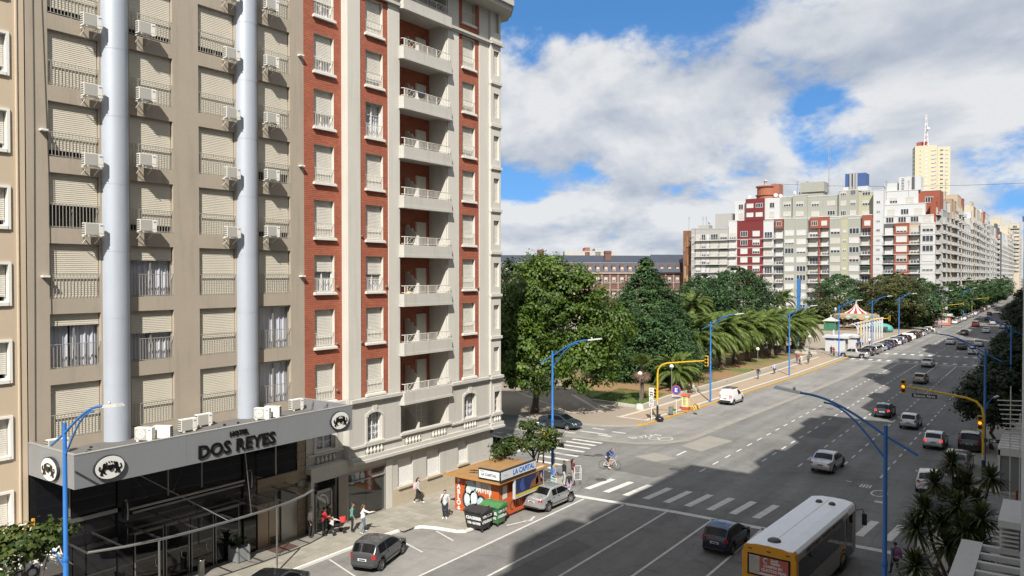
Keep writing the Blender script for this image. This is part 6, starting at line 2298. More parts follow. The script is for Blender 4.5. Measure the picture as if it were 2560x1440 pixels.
for i in range(48):
	live = i < 28
	o = put('fan_leaf' if live else 'dead_leaf', fl_ if live else fd_, fp, (0, 0, 4.2 if live else 3.8 - .35 * ((i % 5) / 5)))
	el = random.uniform(5, 75) if live else random.uniform(-75, -20)
	o.rotation_euler = Euler((random.uniform(-.5, .5), R(-el), R(i * 137.5)), 'XYZ')
def sword_head(n, ln, seed):
	rr = np.random.default_rng(seed)
	V, F_ = [], []
	for i in range(n):
		az = rr.uniform(0, 6.28)
		el = rr.uniform(-.9, 1.45)
		d = np.array([math.cos(az) * math.cos(el), math.sin(az) * math.cos(el), math.sin(el)])
		s = np.array([-math.sin(az), math.cos(az), 0]) * .042
		L_ = ln * rr.uniform(.75, 1.1)
		p1, p2 = d * L_ * .5, d * L_ * .8 + np.array([0, 0, -.06 * L_])
		p3 = d * L_ + np.array([0, 0, -.2 * L_])
		k = len(V)
		V += [tuple(-s * .7), tuple(s * .7), tuple(p1 + s), tuple(p1 - s), tuple(p2 + s * .8), tuple(p2 - s * .8), tuple(p3), tuple(p3)]
		F_ += [(k, k + 1, k + 2, k + 3), (k + 3, k + 2, k + 4, k + 5), (k + 5, k + 4, k + 6, k + 7)]
	return npmesh('leaf_head', np.array(V), np.array(F_), M_L_CORD)
SW = [sword_head(190, .95, s) for s in range(4)]
def cordyline(label, loc, heads, group='cordylines on the right pavement'):
	t_ = thing('cordyline', label, 'cordyline', loc, 0, group)
	q_ = MB()
	for i, (x, y, z) in enumerate(heads):
		b0 = (random.uniform(-.12, .12), random.uniform(-.12, .12), 0)
		q_.tube([b0, (x * .25, y * .25, z * .35), (x * .75, y * .75, z * .7), (x, y, z)], [.11, .085, .065, .05], 7)
	q_.build('trunk', M_BARK, t_, (0, 0, 0))
	for i, (x, y, z) in enumerate(heads):
		o = put('leaf_head', SW[i % 4], t_, (x, y, z))
		o.rotation_euler = (0, 0, i * 1.3)
	return t_
cordyline('tallest cordyline with several heads before the parked cars', (-3.9, 44.5, HZ), [(-.5, .3, 5.3), (-1.2, -.2, 4.3), (.2, .2, 4.3), (1.2, .4, 4.8), (-.6, -.5, 3.4), (.6, -.3, 3.6), (-.2, .3, 4.0)])
cordyline('bushy cordyline in front of the white pergola', (-3.1, 36.2, HZ), [(-1.45, .1, 5.0), (-.8, .2, 4.6), (.15, -.3, 4.5), (.6, .2, 5.0), (-1.7, -.3, 4.3), (-.3, .5, 5.2), (.5, -.4, 4.0), (-.5, -.6, 3.9)])
cordyline('small cordyline with a single star head beside the lamp post', (-4.2, 32.8, HZ), [(-.2, .1, 3.7), (.5, -.3, 2.7), (.1, -.7, 2.3)])
cordyline('low cordyline at the bottom of the right pavement', (-3.5, 31.6, HZ), [(.2, .2, 3.0), (-.3, -.2, 2.5), (.5, -.3, 2.8)])
# ------------------------------------------------------------------ lamps, traffic lights, signs
M_BLUE = mat('lamp_blue', (0.025, 0.14, 0.42), 0.42, var=0.12, scale=1.5, dirt=0.12)
M_HEAD = mat('lamp_head', (0.50, 0.50, 0.49), 0.4, metal=0.3, var=0.05)
M_TYEL = mat('traffic_yellow', (0.60, 0.36, 0.02), 0.5, var=0.1, scale=2, dirt=0.1)
M_BLACK = mat('black_paint', (0.02, 0.02, 0.02), 0.5, var=0.1)
M_GLOBE = mat('globe', (0.62, 0.62, 0.60), 0.2, var=0.03)
LPOLE = None
def street_lamp(label, loc, rz, group='blue street lamps'):
	"""Tall blue lamp; its arm reaches out along +x in its own frame."""
	global LPOLE
	if LPOLE is None:
		t_ = thing('street_lamp', label, 'street lamp', loc, rz, group)
		q = MB()
		q.tube([(0, 0, 0), (0, 0, 4.6), (0, 0, 4.62), (0, 0, 9.5)], [.105, .095, .085, .07], 12)
		q.lathe([(.16, 0), (.16, .05), (.12, .08)], 12)
		q.lathe([(.10, 4.4), (.115, 4.45), (.115, 4.55), (.10, 4.6)], 12)
		q.build('pole', M_BLUE, t_, (0, 0, 0))
		q = MB()
		pts = [(-1.05 + 0.0, 0, 8.55), (0, 0, 9.12)]
		top = [(.0 + 3.0 * s, 0, 9.12 + 1.28 * math.sin(s * math.pi / 2)) for s in [i / 9 for i in range(10)]]
		q.tube(pts + top[1:], .045, 8)
		low = [(.02 + 2.1 * s, 0, 8.3 + 1.82 * math.sin(s * math.pi / 2)) for s in [i / 8 for i in range(9)]]
		q.tube(low, .035, 8)
		q.build('arm', M_BLUE, t_, (0, 0, 0))
		q = MB()
		q.add([(2.95, -.13, 10.36), (3.95, -.16, 10.50), (3.95, .16, 10.50), (2.95, .13, 10.36), (2.95, -.08, 10.46), (3.9, -.10, 10.60), (3.9, .10, 10.60), (2.95, .08, 10.46)],
			  ((0, 3, 2, 1), (4, 5, 6, 7), (0, 1, 5, 4), (1, 2, 6, 5), (2, 3, 7, 6), (3, 0, 4, 7)))
		q.ball((3.2, 0, 10.55), .06, 8)
		q.build('lamp_head', M_HEAD, t_, (0, 0, 0))
		LPOLE = t_
		return t_
	return dup(LPOLE, loc, rz, label, group)
street_lamp('blue street lamp in front of the hotel at the left', (-29.5, 13.3, HZ), R(0))
street_lamp('blue street lamp at the near corner beside the orange kiosk', (-29.5, 46.4, HZ), R(0))
street_lamp('blue street lamp by the white van on the promenade', (-33.35, 87.0, HZ), R(0))
street_lamp('blue street lamp by the group of walkers on the promenade', (-32.7, 117.0, HZ), R(0))
street_lamp('blue street lamp beside the white ticket booth', (-32.5, 147.6, HZ), R(0))
street_lamp('blue street lamp among the white pergola columns', (-33.2, 181.5, HZ), R(0))
street_lamp('blue street lamp past the pergola by the parked cars', (-32.6, 212, HZ), R(0))
street_lamp('blue street lamp beyond the parked cars near the kiosk', (-29.8, 262, HZ), R(0))
street_lamp('blue street lamp far along the avenue among the trees', (-28.0, 318, HZ), R(0))
street_lamp('nearest blue street lamp on the right, standing over the bus', (-5.05, 30.2, HZ), R(180))
street_lamp('blue street lamp on the right behind the yellow traffic mast', (-4.45, 66.6, HZ), R(180))
street_lamp('blue street lamp on the right pavement beside the far dark trees', (-4.2, 98, HZ), R(180))
for k, (lab, loc, rz) in enumerate((('short white lamp arm on the corner lamp post', (-29.5, 46.4, 3.6), R(200)), ('short grey lamp arm on the right lamp post by the trees', (-4.45, 66.6, 5.1), R(60)), ('short dark lamp arm on the left lamp post by the shop canopy', (-29.5, 13.3, 4.4), R(215)))):
	t_ = thing('side_lamp', lab, 'lamp arm', loc, rz, 'short lamp arms on the posts')
	q = MB()
	q.tube([(.09, 0, 0), (.35, 0, .45), (.75, 0, .72), (1.05, 0, .82)], .03, 6)
	q.build('arm', M_BLUE, t_, (0, 0, 0))
	q = MB()
	q.add([(1.0, -.09, .76), (1.5, -.11, .86), (1.5, .11, .86), (1.0, .09, .76), (1.0, -.05, .85), (1.48, -.07, .94), (1.48, .07, .94), (1.0, .05, .85)], ((0, 3, 2, 1), (4, 5, 6, 7), (0, 1, 5, 4), (1, 2, 6, 5), (2, 3, 7, 6), (3, 0, 4, 7)))
	q.build('lamp_head', M_HEAD, t_, (0, 0, 0))
def signal_head(par, loc, rz, lit=None, back=False):
	"""Three-lens traffic light facing -y in its own frame."""
	q = MB()
	q.box((-.17, -.02, -.52), (.17, .16, .52), 0)
	o = q.build('signal_head', [M_TYEL], par, loc)
	o.rotation_euler = (0, 0, rz)
	for i, (z, c) in enumerate(((.33, (.25, .01, .01)), (0, (.9, .28, .02)), (-.33, (.01, .15, .05)))):
		l_ = MB()
		N = 14
		l_.extr([(.115 * math.cos(2 * math.pi * j / N), -.03, z + .115 * math.sin(2 * math.pi * j / N)) for j in range(N)], (0, -.015, 0))
		on = lit == i
		l_.build('lens', mat('lens_%d_%s' % (i, on), c if on else tuple(x * .15 for x in c), .2, var=0, emit=((1.0, .30, .02), 1.1) if on else None), o, (0, 0, 0))
		v_ = MB()
		for j in range(8):
			a0, a1 = math.pi * j / 8, math.pi * (j + 1) / 8
			v_.extr([(.15 * math.cos(a0), -.02, z + .15 * math.sin(a0)), (.15 * math.cos(a1), -.02, z + .15 * math.sin(a1)), (.14 * math.cos(a1), -.02, z + .14 * math.sin(a1)), (.14 * math.cos(a0), -.02, z + .14 * math.sin(a0))], (0, -.20, 0))
		v_.build('visor', M_BLACK, o, (0, 0, 0))
	return o
def traffic_mast(label, loc, rz, lit=None, arm=5.3, group='yellow traffic masts', low=2.6, lowlit=None):
	"""Yellow mast, black foot, arm curving out along +x; heads face -y of the world."""
	t_ = thing('traffic_light', label, 'traffic light', loc, rz, group)
	q = MB()
	q.tube([(0, 0, 1.75), (0, 0, 4.6), (.08, 0, 5.15), (.45, 0, 5.62), (1.1, 0, 5.85), (arm * .6, 0, 6.12), (arm, 0, 6.38)], [.10, .095, .09, .09, .085, .075, .06], 10)
	q.build('mast', M_TYEL, t_, (0, 0, 0))
	q = MB()
	q.tube([(0, 0, 0), (0, 0, 1.4)], .11, 10)
	q.tube([(0, 0, 1.4), (0, 0, 1.76)], .108, 10, 1)
	q.build('foot', [M_BLACK, M_HEAD], t_, (0, 0, 0))
	signal_head(t_, (arm, -.05 if rz == 0 else .05, 6.35), -rz, lit)
	signal_head(t_, (-.22 if rz == 0 else .22, -.05 if rz == 0 else .05, low), -rz, lowlit)
	return t_
traffic_mast('yellow traffic light mast at the park corner reaching over the avenue', (-33.95, 73.7, HZ), 0)
tm = traffic_mast('yellow traffic light mast on the right with the glowing amber lamp and street name', (-4.45, 65.6, HZ), R(180), lit=1, lowlit=1, low=4.1)
q = MB()
q.box((-9.15, 65.52, 5.72), (-7.45, 65.58, 6.02))
q.box((-8.9, 65.54, 6.02), (-8.87, 65.57, 6.42))
q.box((-7.75, 65.54, 6.02), (-7.72, 65.57, 6.42))
sg = q.build('name_sign', M_BLACK, tm)
lettering('Buenos Aires', .27, mat('sign_white', (.65, .65, .65), .6, var=0), (-8.3, 65.515, 5.87), (1, 0, 0), (0, 0, 1), sg, depth=.004, bold=.006)
traffic_mast('yellow traffic light mast beside the white ticket booth', (-32.9, 168.2, HZ), 0)
traffic_mast('yellow traffic light mast by the far kiosk', (-29.0, 268, HZ), 0)
traffic_mast('yellow traffic light mast in the far distance along the avenue', (-27.6, 345, HZ), 0)
t_ = thing('traffic_light', 'slim yellow and black traffic light post beside the corner lamp', 'traffic light', (-29.95, 45.9, HZ))
q = MB()
q.tube([(0, 0, 0), (0, 0, 1.7)], .06, 8, 1)
q.tube([(0, 0, 1.7), (0, 0, 3.3)], .058, 8, 0)
q.build('post', [M_TYEL, M_BLACK], t_, (0, 0, 0))
signal_head(t_, (.05, .05, 3.3), R(180))
M_SIGNW = mat('sign_plate_white', (.60, .60, .58), .5, var=.04)
M_SIGNB = mat('sign_plate_black', (.02, .02, .022), .5, var=.04)
def arrow_plate(label, loc, rz, back=False):
	t2 = thing('direction_sign', label, 'sign', loc, rz, 'one way arrow plates')
	q_ = MB()
	q_.box((-.55, -.015, -.17), (.55, .015, .17))
	q_.box((-.8, -.015, -.14), (-.57, .015, .14), 0)
	q_.build('plate', M_SIGNB, t2, (0, 0, 0))
	q_ = MB()
	q_.extr([(-.42, -.016, -.035), (-.2, -.016, -.035), (-.2, -.016, -.11), (-.02, -.016, 0), (-.2, -.016, .11), (-.2, -.016, .035), (-.42, -.016, .035)], (0, -.006, 0))
	for (a, b2, c, d) in ((-.55, -.16, .55, -.14), (-.55, .14, .55, .16), (-.55, -.16, -.53, .16), (.53, -.16, .55, .16)):
		q_.box((a, -.021, b2), (c, -.016, d))
	q_.build('arrow', M_SIGNW, t2, (0, 0, 0))
arrow_plate('black plate with white arrow on the corner lamp post', (-28.9, 46.35, 3.0), R(-20))
arrow_plate('upper black arrow plate on the corner lamp post', (-29.3, 46.0, 3.55), R(70))
arrow_plate('black arrow plate on the yellow mast of the right pavement', (-3.6, 65.5, 3.0), 0)
t_ = thing('parking_sign', 'round blue parking sign with white letter E on a white post', 'sign', (-33.55, 77.6, HZ))
q = MB()
q.tube([(0, 0, 0), (0, 0, 2.9)], .035, 8)
q.build('post', M_SIGNW, t_, (0, 0, 0))
for (r_, y_, m_, nm) in ((.52, .045, 'rim_red', 'rim'), (.42, .058, 'disc_blue', 'disc')):
	q = MB()
	q.extr([(r_ * math.cos(2 * math.pi * j / 28), -y_, 2.55 + r_ * math.sin(2 * math.pi * j / 28)) for j in range(28)], (0, .012, 0))
	q.build(nm, mat(m_, (.42, .05, .10) if nm == 'rim' else (.03, .07, .34), .5, var=.05), t_, (0, 0, 0))
q = MB()
for (a, b2, c, d) in ((-.15, 2.33, -.04, 2.77), (-.04, 2.67, .16, 2.77), (-.04, 2.50, .13, 2.60), (-.04, 2.33, .16, 2.43)):
	q.box((a, -.066, b2), (c, -.059, d))
q.build('letter', M_SIGNW, t_, (0, 0, 0))
q = MB()
q.box((-.5, -.05, 1.62), (.5, -.03, 1.95))
q.build('plate', M_SIGNW, t_, (0, 0, 0))
q = MB()
for k in range(2):
	q.box((-.4, -.056, 1.85 - k * .1), (.4, -.051, 1.88 - k * .1))
q.build('lines', M_DARKF, t_, (0, 0, 0))
t_ = thing('bus_sign', 'tall white post with a bus sign and a no parking plate', 'sign', (-34.05, 72.5, HZ))
q = MB()
q.tube([(0, 0, 0), (0, 0, 3.35)], .04, 8)
q.build('post', M_SIGNW, t_, (0, 0, 0))
q = MB()
q.box((-.27, -.06, 2.45), (.27, -.035, 3.35))
q.build('upper_plate', M_SIGNW, t_, (0, 0, 0))
q = MB()
q.box((-.24, -.06, 1.45), (.24, -.035, 2.38))
q.build('lower_plate', M_SIGNW, t_, (0, 0, 0))
q = MB()
q.box((-.16, -.066, 2.62), (.16, -.061, 2.95))
q.box((-.13, -.072, 2.72), (.13, -.067, 2.84), 1)
q.box((-.14, -.066, 2.54), (-.06, -.061, 2.62))
q.box((.06, -.066, 2.54), (.14, -.061, 2.62))
for k in range(3):
	q.box((-.14 + .1 * k, -.066, 3.12), (-.08 + .1 * k, -.061, 3.2))
for j in range(16):
	a0, a1 = 2 * math.pi * j / 16, 2 * math.pi * (j + 1) / 16
	q.extr([(.15 * math.cos(a0), -.062, 1.98 + .2 * math.sin(a0)), (.15 * math.cos(a1), -.062, 1.98 + .2 * math.sin(a1)), (.11 * math.cos(a1), -.062, 1.98 + .16 * math.sin(a1)), (.11 * math.cos(a0), -.062, 1.98 + .16 * math.sin(a0))], (0, -.005, 0))
q.bar((-.1, -.065, 2.12), (.1, -.065, 1.84), .03)
q.box((-.15, -.066, 1.60), (.15, -.061, 1.64))
q.box((-.15, -.066, 1.53), (.15, -.061, 1.56))
q.build('pictogram', [M_BLACK, M_SIGNW], t_, (0, 0, 0))
GL = None
for k, (x, y, h, lab) in enumerate(((-38.95, 79.85, 3.7, 'globe lamp standing on the corner of the lawn'), (-38.9, 88.5, 3.7, 'globe lamp in front of the first promenade palm'), (-37.4, 117, 3.7, 'globe lamp beside the walker in light blue'), (-37.2, 146, 3.7, 'globe lamp at the end of the palm row'), (-44, 172, 4.2, 'globe lamp by the ticket booth'), (-46, 205, 6.5, 'tall globe lamp behind the carousel'))):
	if GL is None:
		t_ = thing('globe_lamp', lab, 'park lamp', (x, y, .28), 0, 'globe lamps of the park')
		q = MB()
		q.tube([(0, 0, 0), (0, 0, 3.3)], .04, 8)
		q.lathe([(.13, 3.28), (.10, 3.2), (.04, 3.1)], 10)
		q.build('post', mat('lamp_post_grey', (.16, .17, .18), .5, var=.1), t_, (0, 0, 0))
		q = MB()
		q.ball((0, 0, 3.52), .27, 14, 0, 10)
		q.lathe([(.272, 3.40), (.275, 3.44), (.272, 3.48)], 14, m=1)
		q.build('globe', [M_GLOBE, M_ALU], t_, (0, 0, 0))
		GL = t_
	else:
		dup(GL, (x, y, .28), k, lab, 'globe lamps of the park', scale=(1, 1, h / 3.7))
t_ = thing('litter_basket', 'green and black slatted litter basket on the promenade kerb', 'bin', (-33.75, 76.6, HZ))
q = MB()
q.lathe([(.001, 0), (.24, 0), (.24, .12), (.001, .13)], 12)
q.lathe([(.20, .12), (.22, .85), (.19, .85), (.17, .14)], 12, m=0)
q.build('liner', M_BLACK, t_, (0, 0, 0))
for k in range(14):
	a = 2 * math.pi * k / 14
	q = MB()
	q.bar((.24 * math.cos(a), .24 * math.sin(a), .14), (.27 * math.cos(a), .27 * math.sin(a), .98), .06, .02)
	q.build('slat', mat('slat_green', (.05, .22, .08), .6, var=.1) if k < 6 else M_HEAD, t_, (0, 0, 0))
q = MB()
q.lathe([(.001, .0), (.36, .02), (.42, .16), (.33, .34), (.12, .44), (.08, .56), (.13, .62), (.001, .6)], 11, (0, 0, 0), sx=1.15)
o = q.build('rubbish_bag', mat('bag_plastic', (.015, .015, .02), .25, var=.3, scale=8, bump=.8, bscale=9))
o.location = (-33.35, 72.9, HZ)
tag(o, 'black rubbish bag lying at the foot of the yellow mast', 'bag')
t_ = thing('ticket_pillar', 'cream ticket pillar with red roof and red foot on the promenade', 'pillar', (-33.6, 80.3, HZ))
q = MB()
q.box((-.42, -.30, 0), (.42, .30, .38), 1)
q.box((-.36, -.26, .38), (.36, .26, 1.55), 0)
q.add([(-.46, -.34, 1.55), (.46, -.34, 1.55), (.46, .34, 1.55), (-.46, .34, 1.55), (-.36, -.2, 1.78), (.36, -.2, 1.78), (.36, .2, 1.78), (-.36, .2, 1.78)], ((0, 3, 2, 1), (0, 1, 5, 4), (1, 2, 6, 5), (2, 3, 7, 6), (3, 0, 4, 7), (4, 5, 6, 7)), 1)
q.build('body', [mat('pillar_cream', (.60, .52, .26), .7, var=.08), mat('pillar_red', (.36, .07, .035), .7, var=.1)], t_, (0, 0, 0))
q = MB()
for k in range(6):
	q.box((-.18, -.268, 1.40 - .16 * k), (-.02, -.261, 1.48 - .16 * k))
	q.box((.06, -.268, 1.42 - .16 * k), (.14, -.261, 1.47 - .16 * k))
q.build('lettering', M_BLACK, t_, (0, 0, 0))
t_ = thing('bike_rack', 'yellow bent steel bicycle rack at the promenade kerb', 'bike rack', (-32.95, 81.1, HZ))
for k in range(4):
	q = MB()
	y = k * .55 - .7
	q.tube([(-.3, y, 0), (-.28, y, .35), (-.05, y + .08, .55), (.2, y, .4), (.3, y, 0)], .045, 6)
	q.build('hoop', M_TYEL if k != 2 else M_BLACK, t_, (0, 0, 0))
# ------------------------------------------------------------------ news kiosk, dumpsters
M_OR = mat('kiosk_orange', (0.42, 0.085, 0.022), .55, var=.08, scale=1.5, dirt=.12)
M_ORR = mat('kiosk_roof', (0.27, 0.155, 0.06), .8, var=.2, scale=1.5)
M_GRW = mat('graffiti_white', (.58, .60, .60), .7, var=.1)
M_GRB = mat('graffiti_blue', (.36, .46, .50), .7, var=.1)
M_GRK = mat('graffiti_black', (.02, .025, .03), .7, var=.1)
kx0, kx1, ky0, ky1 = -31.2, -27.75, 37.55, 42.0
ko = thing('kiosk', 'orange news kiosk covered in graffiti with a tan roof', 'kiosk', ((kx0 + kx1) / 2, 40, HZ))
q = MB()
q.box((kx0, ky0, HZ), (kx1, ky1, 2.45))
q.build('wall', M_OR, ko)
for i in range(18):
	y = ky0 + .25 + i * (ky1 - ky0 - .4) / 18
	q = MB()
	q.box((kx1, y, .2), (kx1 + .05, y + .16, 1.18))
	q.build('corrugation', M_OR, ko)
for i in range(5):
	x = kx0 + .02 + i * .7
	q = MB()
	q.box((x, ky0 - .02, .15), (x + .66, ky0, 2.4))
	q.build('front_panel', M_OR, ko)
for i in range(3):
	q = MB()
	xa, xb = kx0 - .45, kx1 + .42
	ya, yb = ky0 - .5 + i * (ky1 - ky0 + .9) / 3, ky0 - .5 + (i + 1) * (ky1 - ky0 + .9) / 3 - .03
	q.add([(xa, ya, 2.42), (xb, ya, 2.42), (xb, yb, 2.42), (xa, yb, 2.42), (xa + .3, ya, 2.60), (xb - .3, ya, 2.60), (xb - .3, yb, 2.60), (xa + .3, yb, 2.60)], ((0, 3, 2, 1), (0, 1, 5, 4), (1, 2, 6, 5), (2, 3, 7, 6), (3, 0, 4, 7), (4, 5, 6, 7)))
	q.build('roof_panel', M_ORR, ko)
q = MB()
q.box((kx0 - .5, ky0 - .56, 2.40), (kx1 + .47, ky0 - .50, 2.56))
q.box((kx1 + .42, ky0 - .5, 2.40), (kx1 + .48, ky1 + .4, 2.56))
q.build('gutter', mat('kiosk_edge', (.36, .19, .06), .6, var=.1), ko)
gy = ky0 - .024
def disc2(mb, cx, cz, rx, rz, d, m, y=gy, n=22, a0=0, a1=360):
	mb.extr([(cx + rx * math.cos(R(a0 + (a1 - a0) * i / n)), y, cz + rz * math.sin(R(a0 + (a1 - a0) * i / n))) for i in range(n)], (0, -d, 0), m)
q = MB()
for (cx, cz, rx, rz) in ((-30.15, .95, .36, .52), (-29.70, 1.05, .40, .62), (-29.10, .72, .40, .60), (-29.95, 1.55, .40, .40)):
	disc2(q, cx, cz, rx + .07, rz + .07, .004, 2)
for (cx, cz, rx, rz, m_) in ((-29.95, 1.55, .33, .33, 0), (-30.15, .95, .29, .45, 1), (-29.70, 1.05, .33, .55, 1), (-29.10, .72, .33, .53, 1)):
	disc2(q, cx, cz, rx, rz, .008, m_)
for (cx, cz, rx, rz) in ((-30.17, 1.0, .20, .30), (-29.68, 1.1, .22, .36), (-29.08, .75, .12, .3)):
	disc2(q, cx, cz, rx, rz, .011, 0)
q.extr([(-30.35, gy, 2.05), (-29.75, gy, 2.25), (-29.45, gy, 1.75), (-29.9, gy, 1.55)], (0, -.012, 0), 1)
q.extr([(-29.5, gy, 2.2), (-29.2, gy, 2.2), (-29.1, gy, 1.7), (-29.35, gy, 1.5), (-29.25, gy, 1.8), (-29.5, gy, 1.5)], (0, -.012, 0), 0)
for k in range(7):
	q.extr([(-29.2 + k * .13, gy, 2.2 - .05 * (k % 2)), (-29.12 + k * .13, gy, 2.22), (-29.08 + k * .13, gy, 1.55 + .1 * (k % 3)), (-29.14 + k * .13, gy, 1.5)], (0, -.006, 0), 0)
q.build('graffiti', [M_GRW, M_GRB, M_GRK], ko)
for k, ch in enumerate('PABLO'):
	lettering(ch, .40, M_GRW, (-30.88, gy - .003, 2.0 - k * .34), (1, 0, 0), (0, 0, 1), ko, name='graffiti_letter', depth=.004, bold=.02)
q = MB()
q.extr([(-30.95, gy, .42), (-30.81, gy, .42), (-30.81, gy, .28), (-30.70, gy, .28), (-30.88, gy, .12 + .05), (-31.06, gy, .28), (-30.95, gy, .28)], (0, -.006, 0))
q.build('graffiti_arrow', M_GRW, ko)
for k, ch in enumerate('RISTA'):
	lettering(ch, .36, M_GRW, (-28.42, gy - .003, 1.85 - k * .34), (1, 0, 0), (0, 0, 1), ko, name='graffiti_letter', depth=.004, bold=.02)
sb = MB()
sb.box((-28.85, 36.95, 2.62), (-27.18, 37.10, 3.26), 0)
sb.box((-27.33, 37.101, 2.62), (-27.18, 40.8, 3.26), 0)
sg = sb.build('sign_box', M_DKMET, ko)
q = MB()
q.box((-28.79, 36.93, 2.70), (-27.25, 36.948, 3.18))
q.build('sign_face', mat('sign_face_white', (.62, .63, .64), .5, var=.05), sg)
q = MB()
q.box((-27.178, 37.02, 2.70), (-27.16, 40.75, 3.18))
q.build('sign_face', mat('sign_face_pale', (.50, .53, .55), .5, var=.05), sg)
lettering('LA CAPITAL', .22, M_GRK, (-28.05, 36.925, 2.92), (1, 0, 0), (0, 0, 1), sg, depth=.004, bold=.004)
lettering('DIARIO', .09, M_GRK, (-28.55, 36.925, 3.11), (1, 0, 0), (0, 0, 1), sg, depth=.003)
lettering('LA CAPITAL', .44, mat('sign_blue', (.02, .12, .42), .5, var=0), (-27.155, 39.4, 2.94), (0, 1, 0), (0, 0, 1), sg, depth=.004, bold=.014)
lettering('DIARIO', .16, mat('sign_grey', (.3, .34, .38), .5, var=0), (-27.155, 37.45, 2.94), (0, 1, 0), (0, 0, 1), sg, depth=.003)
q = MB()
q.box((-27.45, 38.6, 1.18), (-27.30, 41.9, 2.60))
bb_ = q.build('poster_frame', mat('poster_rim', (.45, .47, .48), .5, var=.05), ko)
q = MB()
q.box((-27.299, 38.72, 1.45), (-27.29, 41.82, 2.53), 0)
q.box((-27.299, 38.72, 1.26), (-27.29, 41.82, 1.44), 1)
q.build('poster', [mat('poster_navy', (.012, .022, .07), .4, var=.3, scale=1.2), mat('poster_yellow', (.42, .34, .05), .5, var=.05)], bb_)
q = MB()
xx = -27.289
for (pts, mi) in (([(39.3, 1.5), (39.15, 1.9), (39.3, 2.25), (39.55, 2.3), (39.6, 2.0), (39.75, 1.6)], 0), ([(40.2, 1.5), (40.5, 1.9), (40.9, 2.05), (41.1, 2.4), (41.3, 2.4), (41.3, 2.0), (41.6, 1.9), (41.8, 1.6), (41.8, 1.5)], 1), ([(40.9, 1.55), (40.95, 1.95), (41.15, 2.2), (41.25, 1.7)], 2), ([(41.5, 1.6), (41.45, 2.1), (41.6, 2.25), (41.75, 1.7)], 2)):
	q.extr([(xx, y, z) for y, z in pts], (.004, 0, 0), mi)
q.build('poster_figures', [mat('poster_blue', (.03, .06, .25), .5, var=.2), mat('poster_brown', (.16, .07, .03), .5, var=.3), mat('poster_skin', (.42, .26, .17), .5, var=.1)], bb_)
q = MB()
q.box((kx1 + .002, 37.95, .95 + .3), (kx1 + .02, 38.4, 2.05))
q.build('notice', mat('notice_paper', (.5, .5, .5), .8, var=.1), ko)
q = MB()
for k in range(6):
	y = 38.2 + k * .72
	q.tube([(kx1 + .056, y + .25 * math.cos(R(a)), .65 + .26 * math.sin(R(a)) + .04 * k % .1) for a in range(0, 300, 40)], .022, 4)
q.build('graffiti_scrawl', M_GRK, ko)
q = MB()
for k in range(16):
	x, y = random.uniform(-30.6, -29.0), random.uniform(37.6, 38.6)
	q.bar((x, y, 2.63), (x + random.uniform(.2, .5), y + random.uniform(-.1, .2), 2.66), .06, .02)
q.build('roof_litter', M_DKMET, ko)
def dumpster(label, loc, rz, m_, mlid):
	t2 = thing('dumpster', label, 'dumpster', loc, rz, 'wheeled dumpsters at the kerb')
	q_ = MB()
	q_.add([(-.58, -.36, .2), (.58, -.36, .2), (.58, .36, .2), (-.58, .36, .2), (-.68, -.5, 1.12), (.68, -.5, 1.12), (.68, .5, 1.12), (-.68, .5, 1.12)], ((0, 3, 2, 1), (0, 1, 5, 4), (1, 2, 6, 5), (2, 3, 7, 6), (3, 0, 4, 7)))
	q_.box((-.72, -.54, 1.12), (.72, .54, 1.18))
	for sx in (-1, 1):
		q_.tube([(sx * .70, -.12, 1.0), (sx * .80, -.12, 1.02), (sx * .80, .12, 1.02), (sx * .70, .12, 1.0)], .03, 6)
	q_.build('bin', m_, t2, (0, 0, 0))
	q_ = MB()
	q_.add([(-.72, -.55, 1.185), (.72, -.55, 1.185), (.72, .0, 1.34), (-.72, .0, 1.34), (.72, .53, 1.30), (-.72, .53, 1.30), (.72, .53, 1.185), (-.72, .53, 1.185)], ((0, 1, 2, 3), (3, 2, 4, 5), (5, 4, 6, 7), (1, 6, 4, 2), (0, 3, 5, 7), (0, 7, 6, 1)))
	for sx in (-.45, .45):
		q_.bar((sx, -.6, 1.2), (sx, .5, 1.36), .06, .05)
	q_.build('lid', mlid, t2, (0, 0, 0))
	for (sx, sy) in ((-1, -1), (1, -1), (1, 1), (-1, 1)):
		q_ = MB()
		q_.lathe([(.001, -.03), (.1, -.03), (.1, .03), (.001, .03)], 10)
		q_.xf(Matrix.Translation((sx * .48, sy * .3, .10)) @ Matrix.Rotation(R(90), 4, 'X'))
		q_.box((sx * .48 - .05, sy * .3 - .03, .1), (sx * .48 + .05, sy * .3 + .03, .22))
		q_.build('wheel', M_BLACK, t2, (0, 0, 0))
	c_, s_ = math.cos(rz), math.sin(rz)
	def wl(x, y, z):
		return (loc[0] + x * c_ - y * s_, loc[1] + x * s_ + y * c_, loc[2] + z)
	rx_ = (c_, s_, 0)
	up_ = Vector((-s_ * -.15, c_ * -.15, 1))
	lettering('CIAGESER', .25, M_GRW, wl(0, -.475, .80), rx_, (s_ * .14, -c_ * .14, 1), t2, depth=.006, bold=.014)
	lettering('156 461095', .20, M_GRW, wl(0, -.435, .50), rx_, (s_ * .14, -c_ * .14, 1), t2, depth=.006, bold=.010)
	rx2 = (-s_, c_, 0)
	lettering('CIAGESER', .20, M_GRW, wl(.672, 0, .92), rx2, (c_ * .1, s_ * .1, 1), t2, depth=.006, bold=.01)
	lettering('470.0096', .25, M_GRW, wl(.645, 0, .60), rx2, (c_ * .1, s_ * .1, 1), t2, depth=.006, bold=.012)
	return t2
M_DGR = mat('dumpster_green', (.045, .15, .055), .5, var=.12, scale=2)
dumpster('black wheeled dumpster with white lettering in front of the kiosk', (-27.85, 35.65, 0.0), R(2), M_BLACK, mat('lid_black', (.03, .03, .032), .45, var=.2, scale=3))
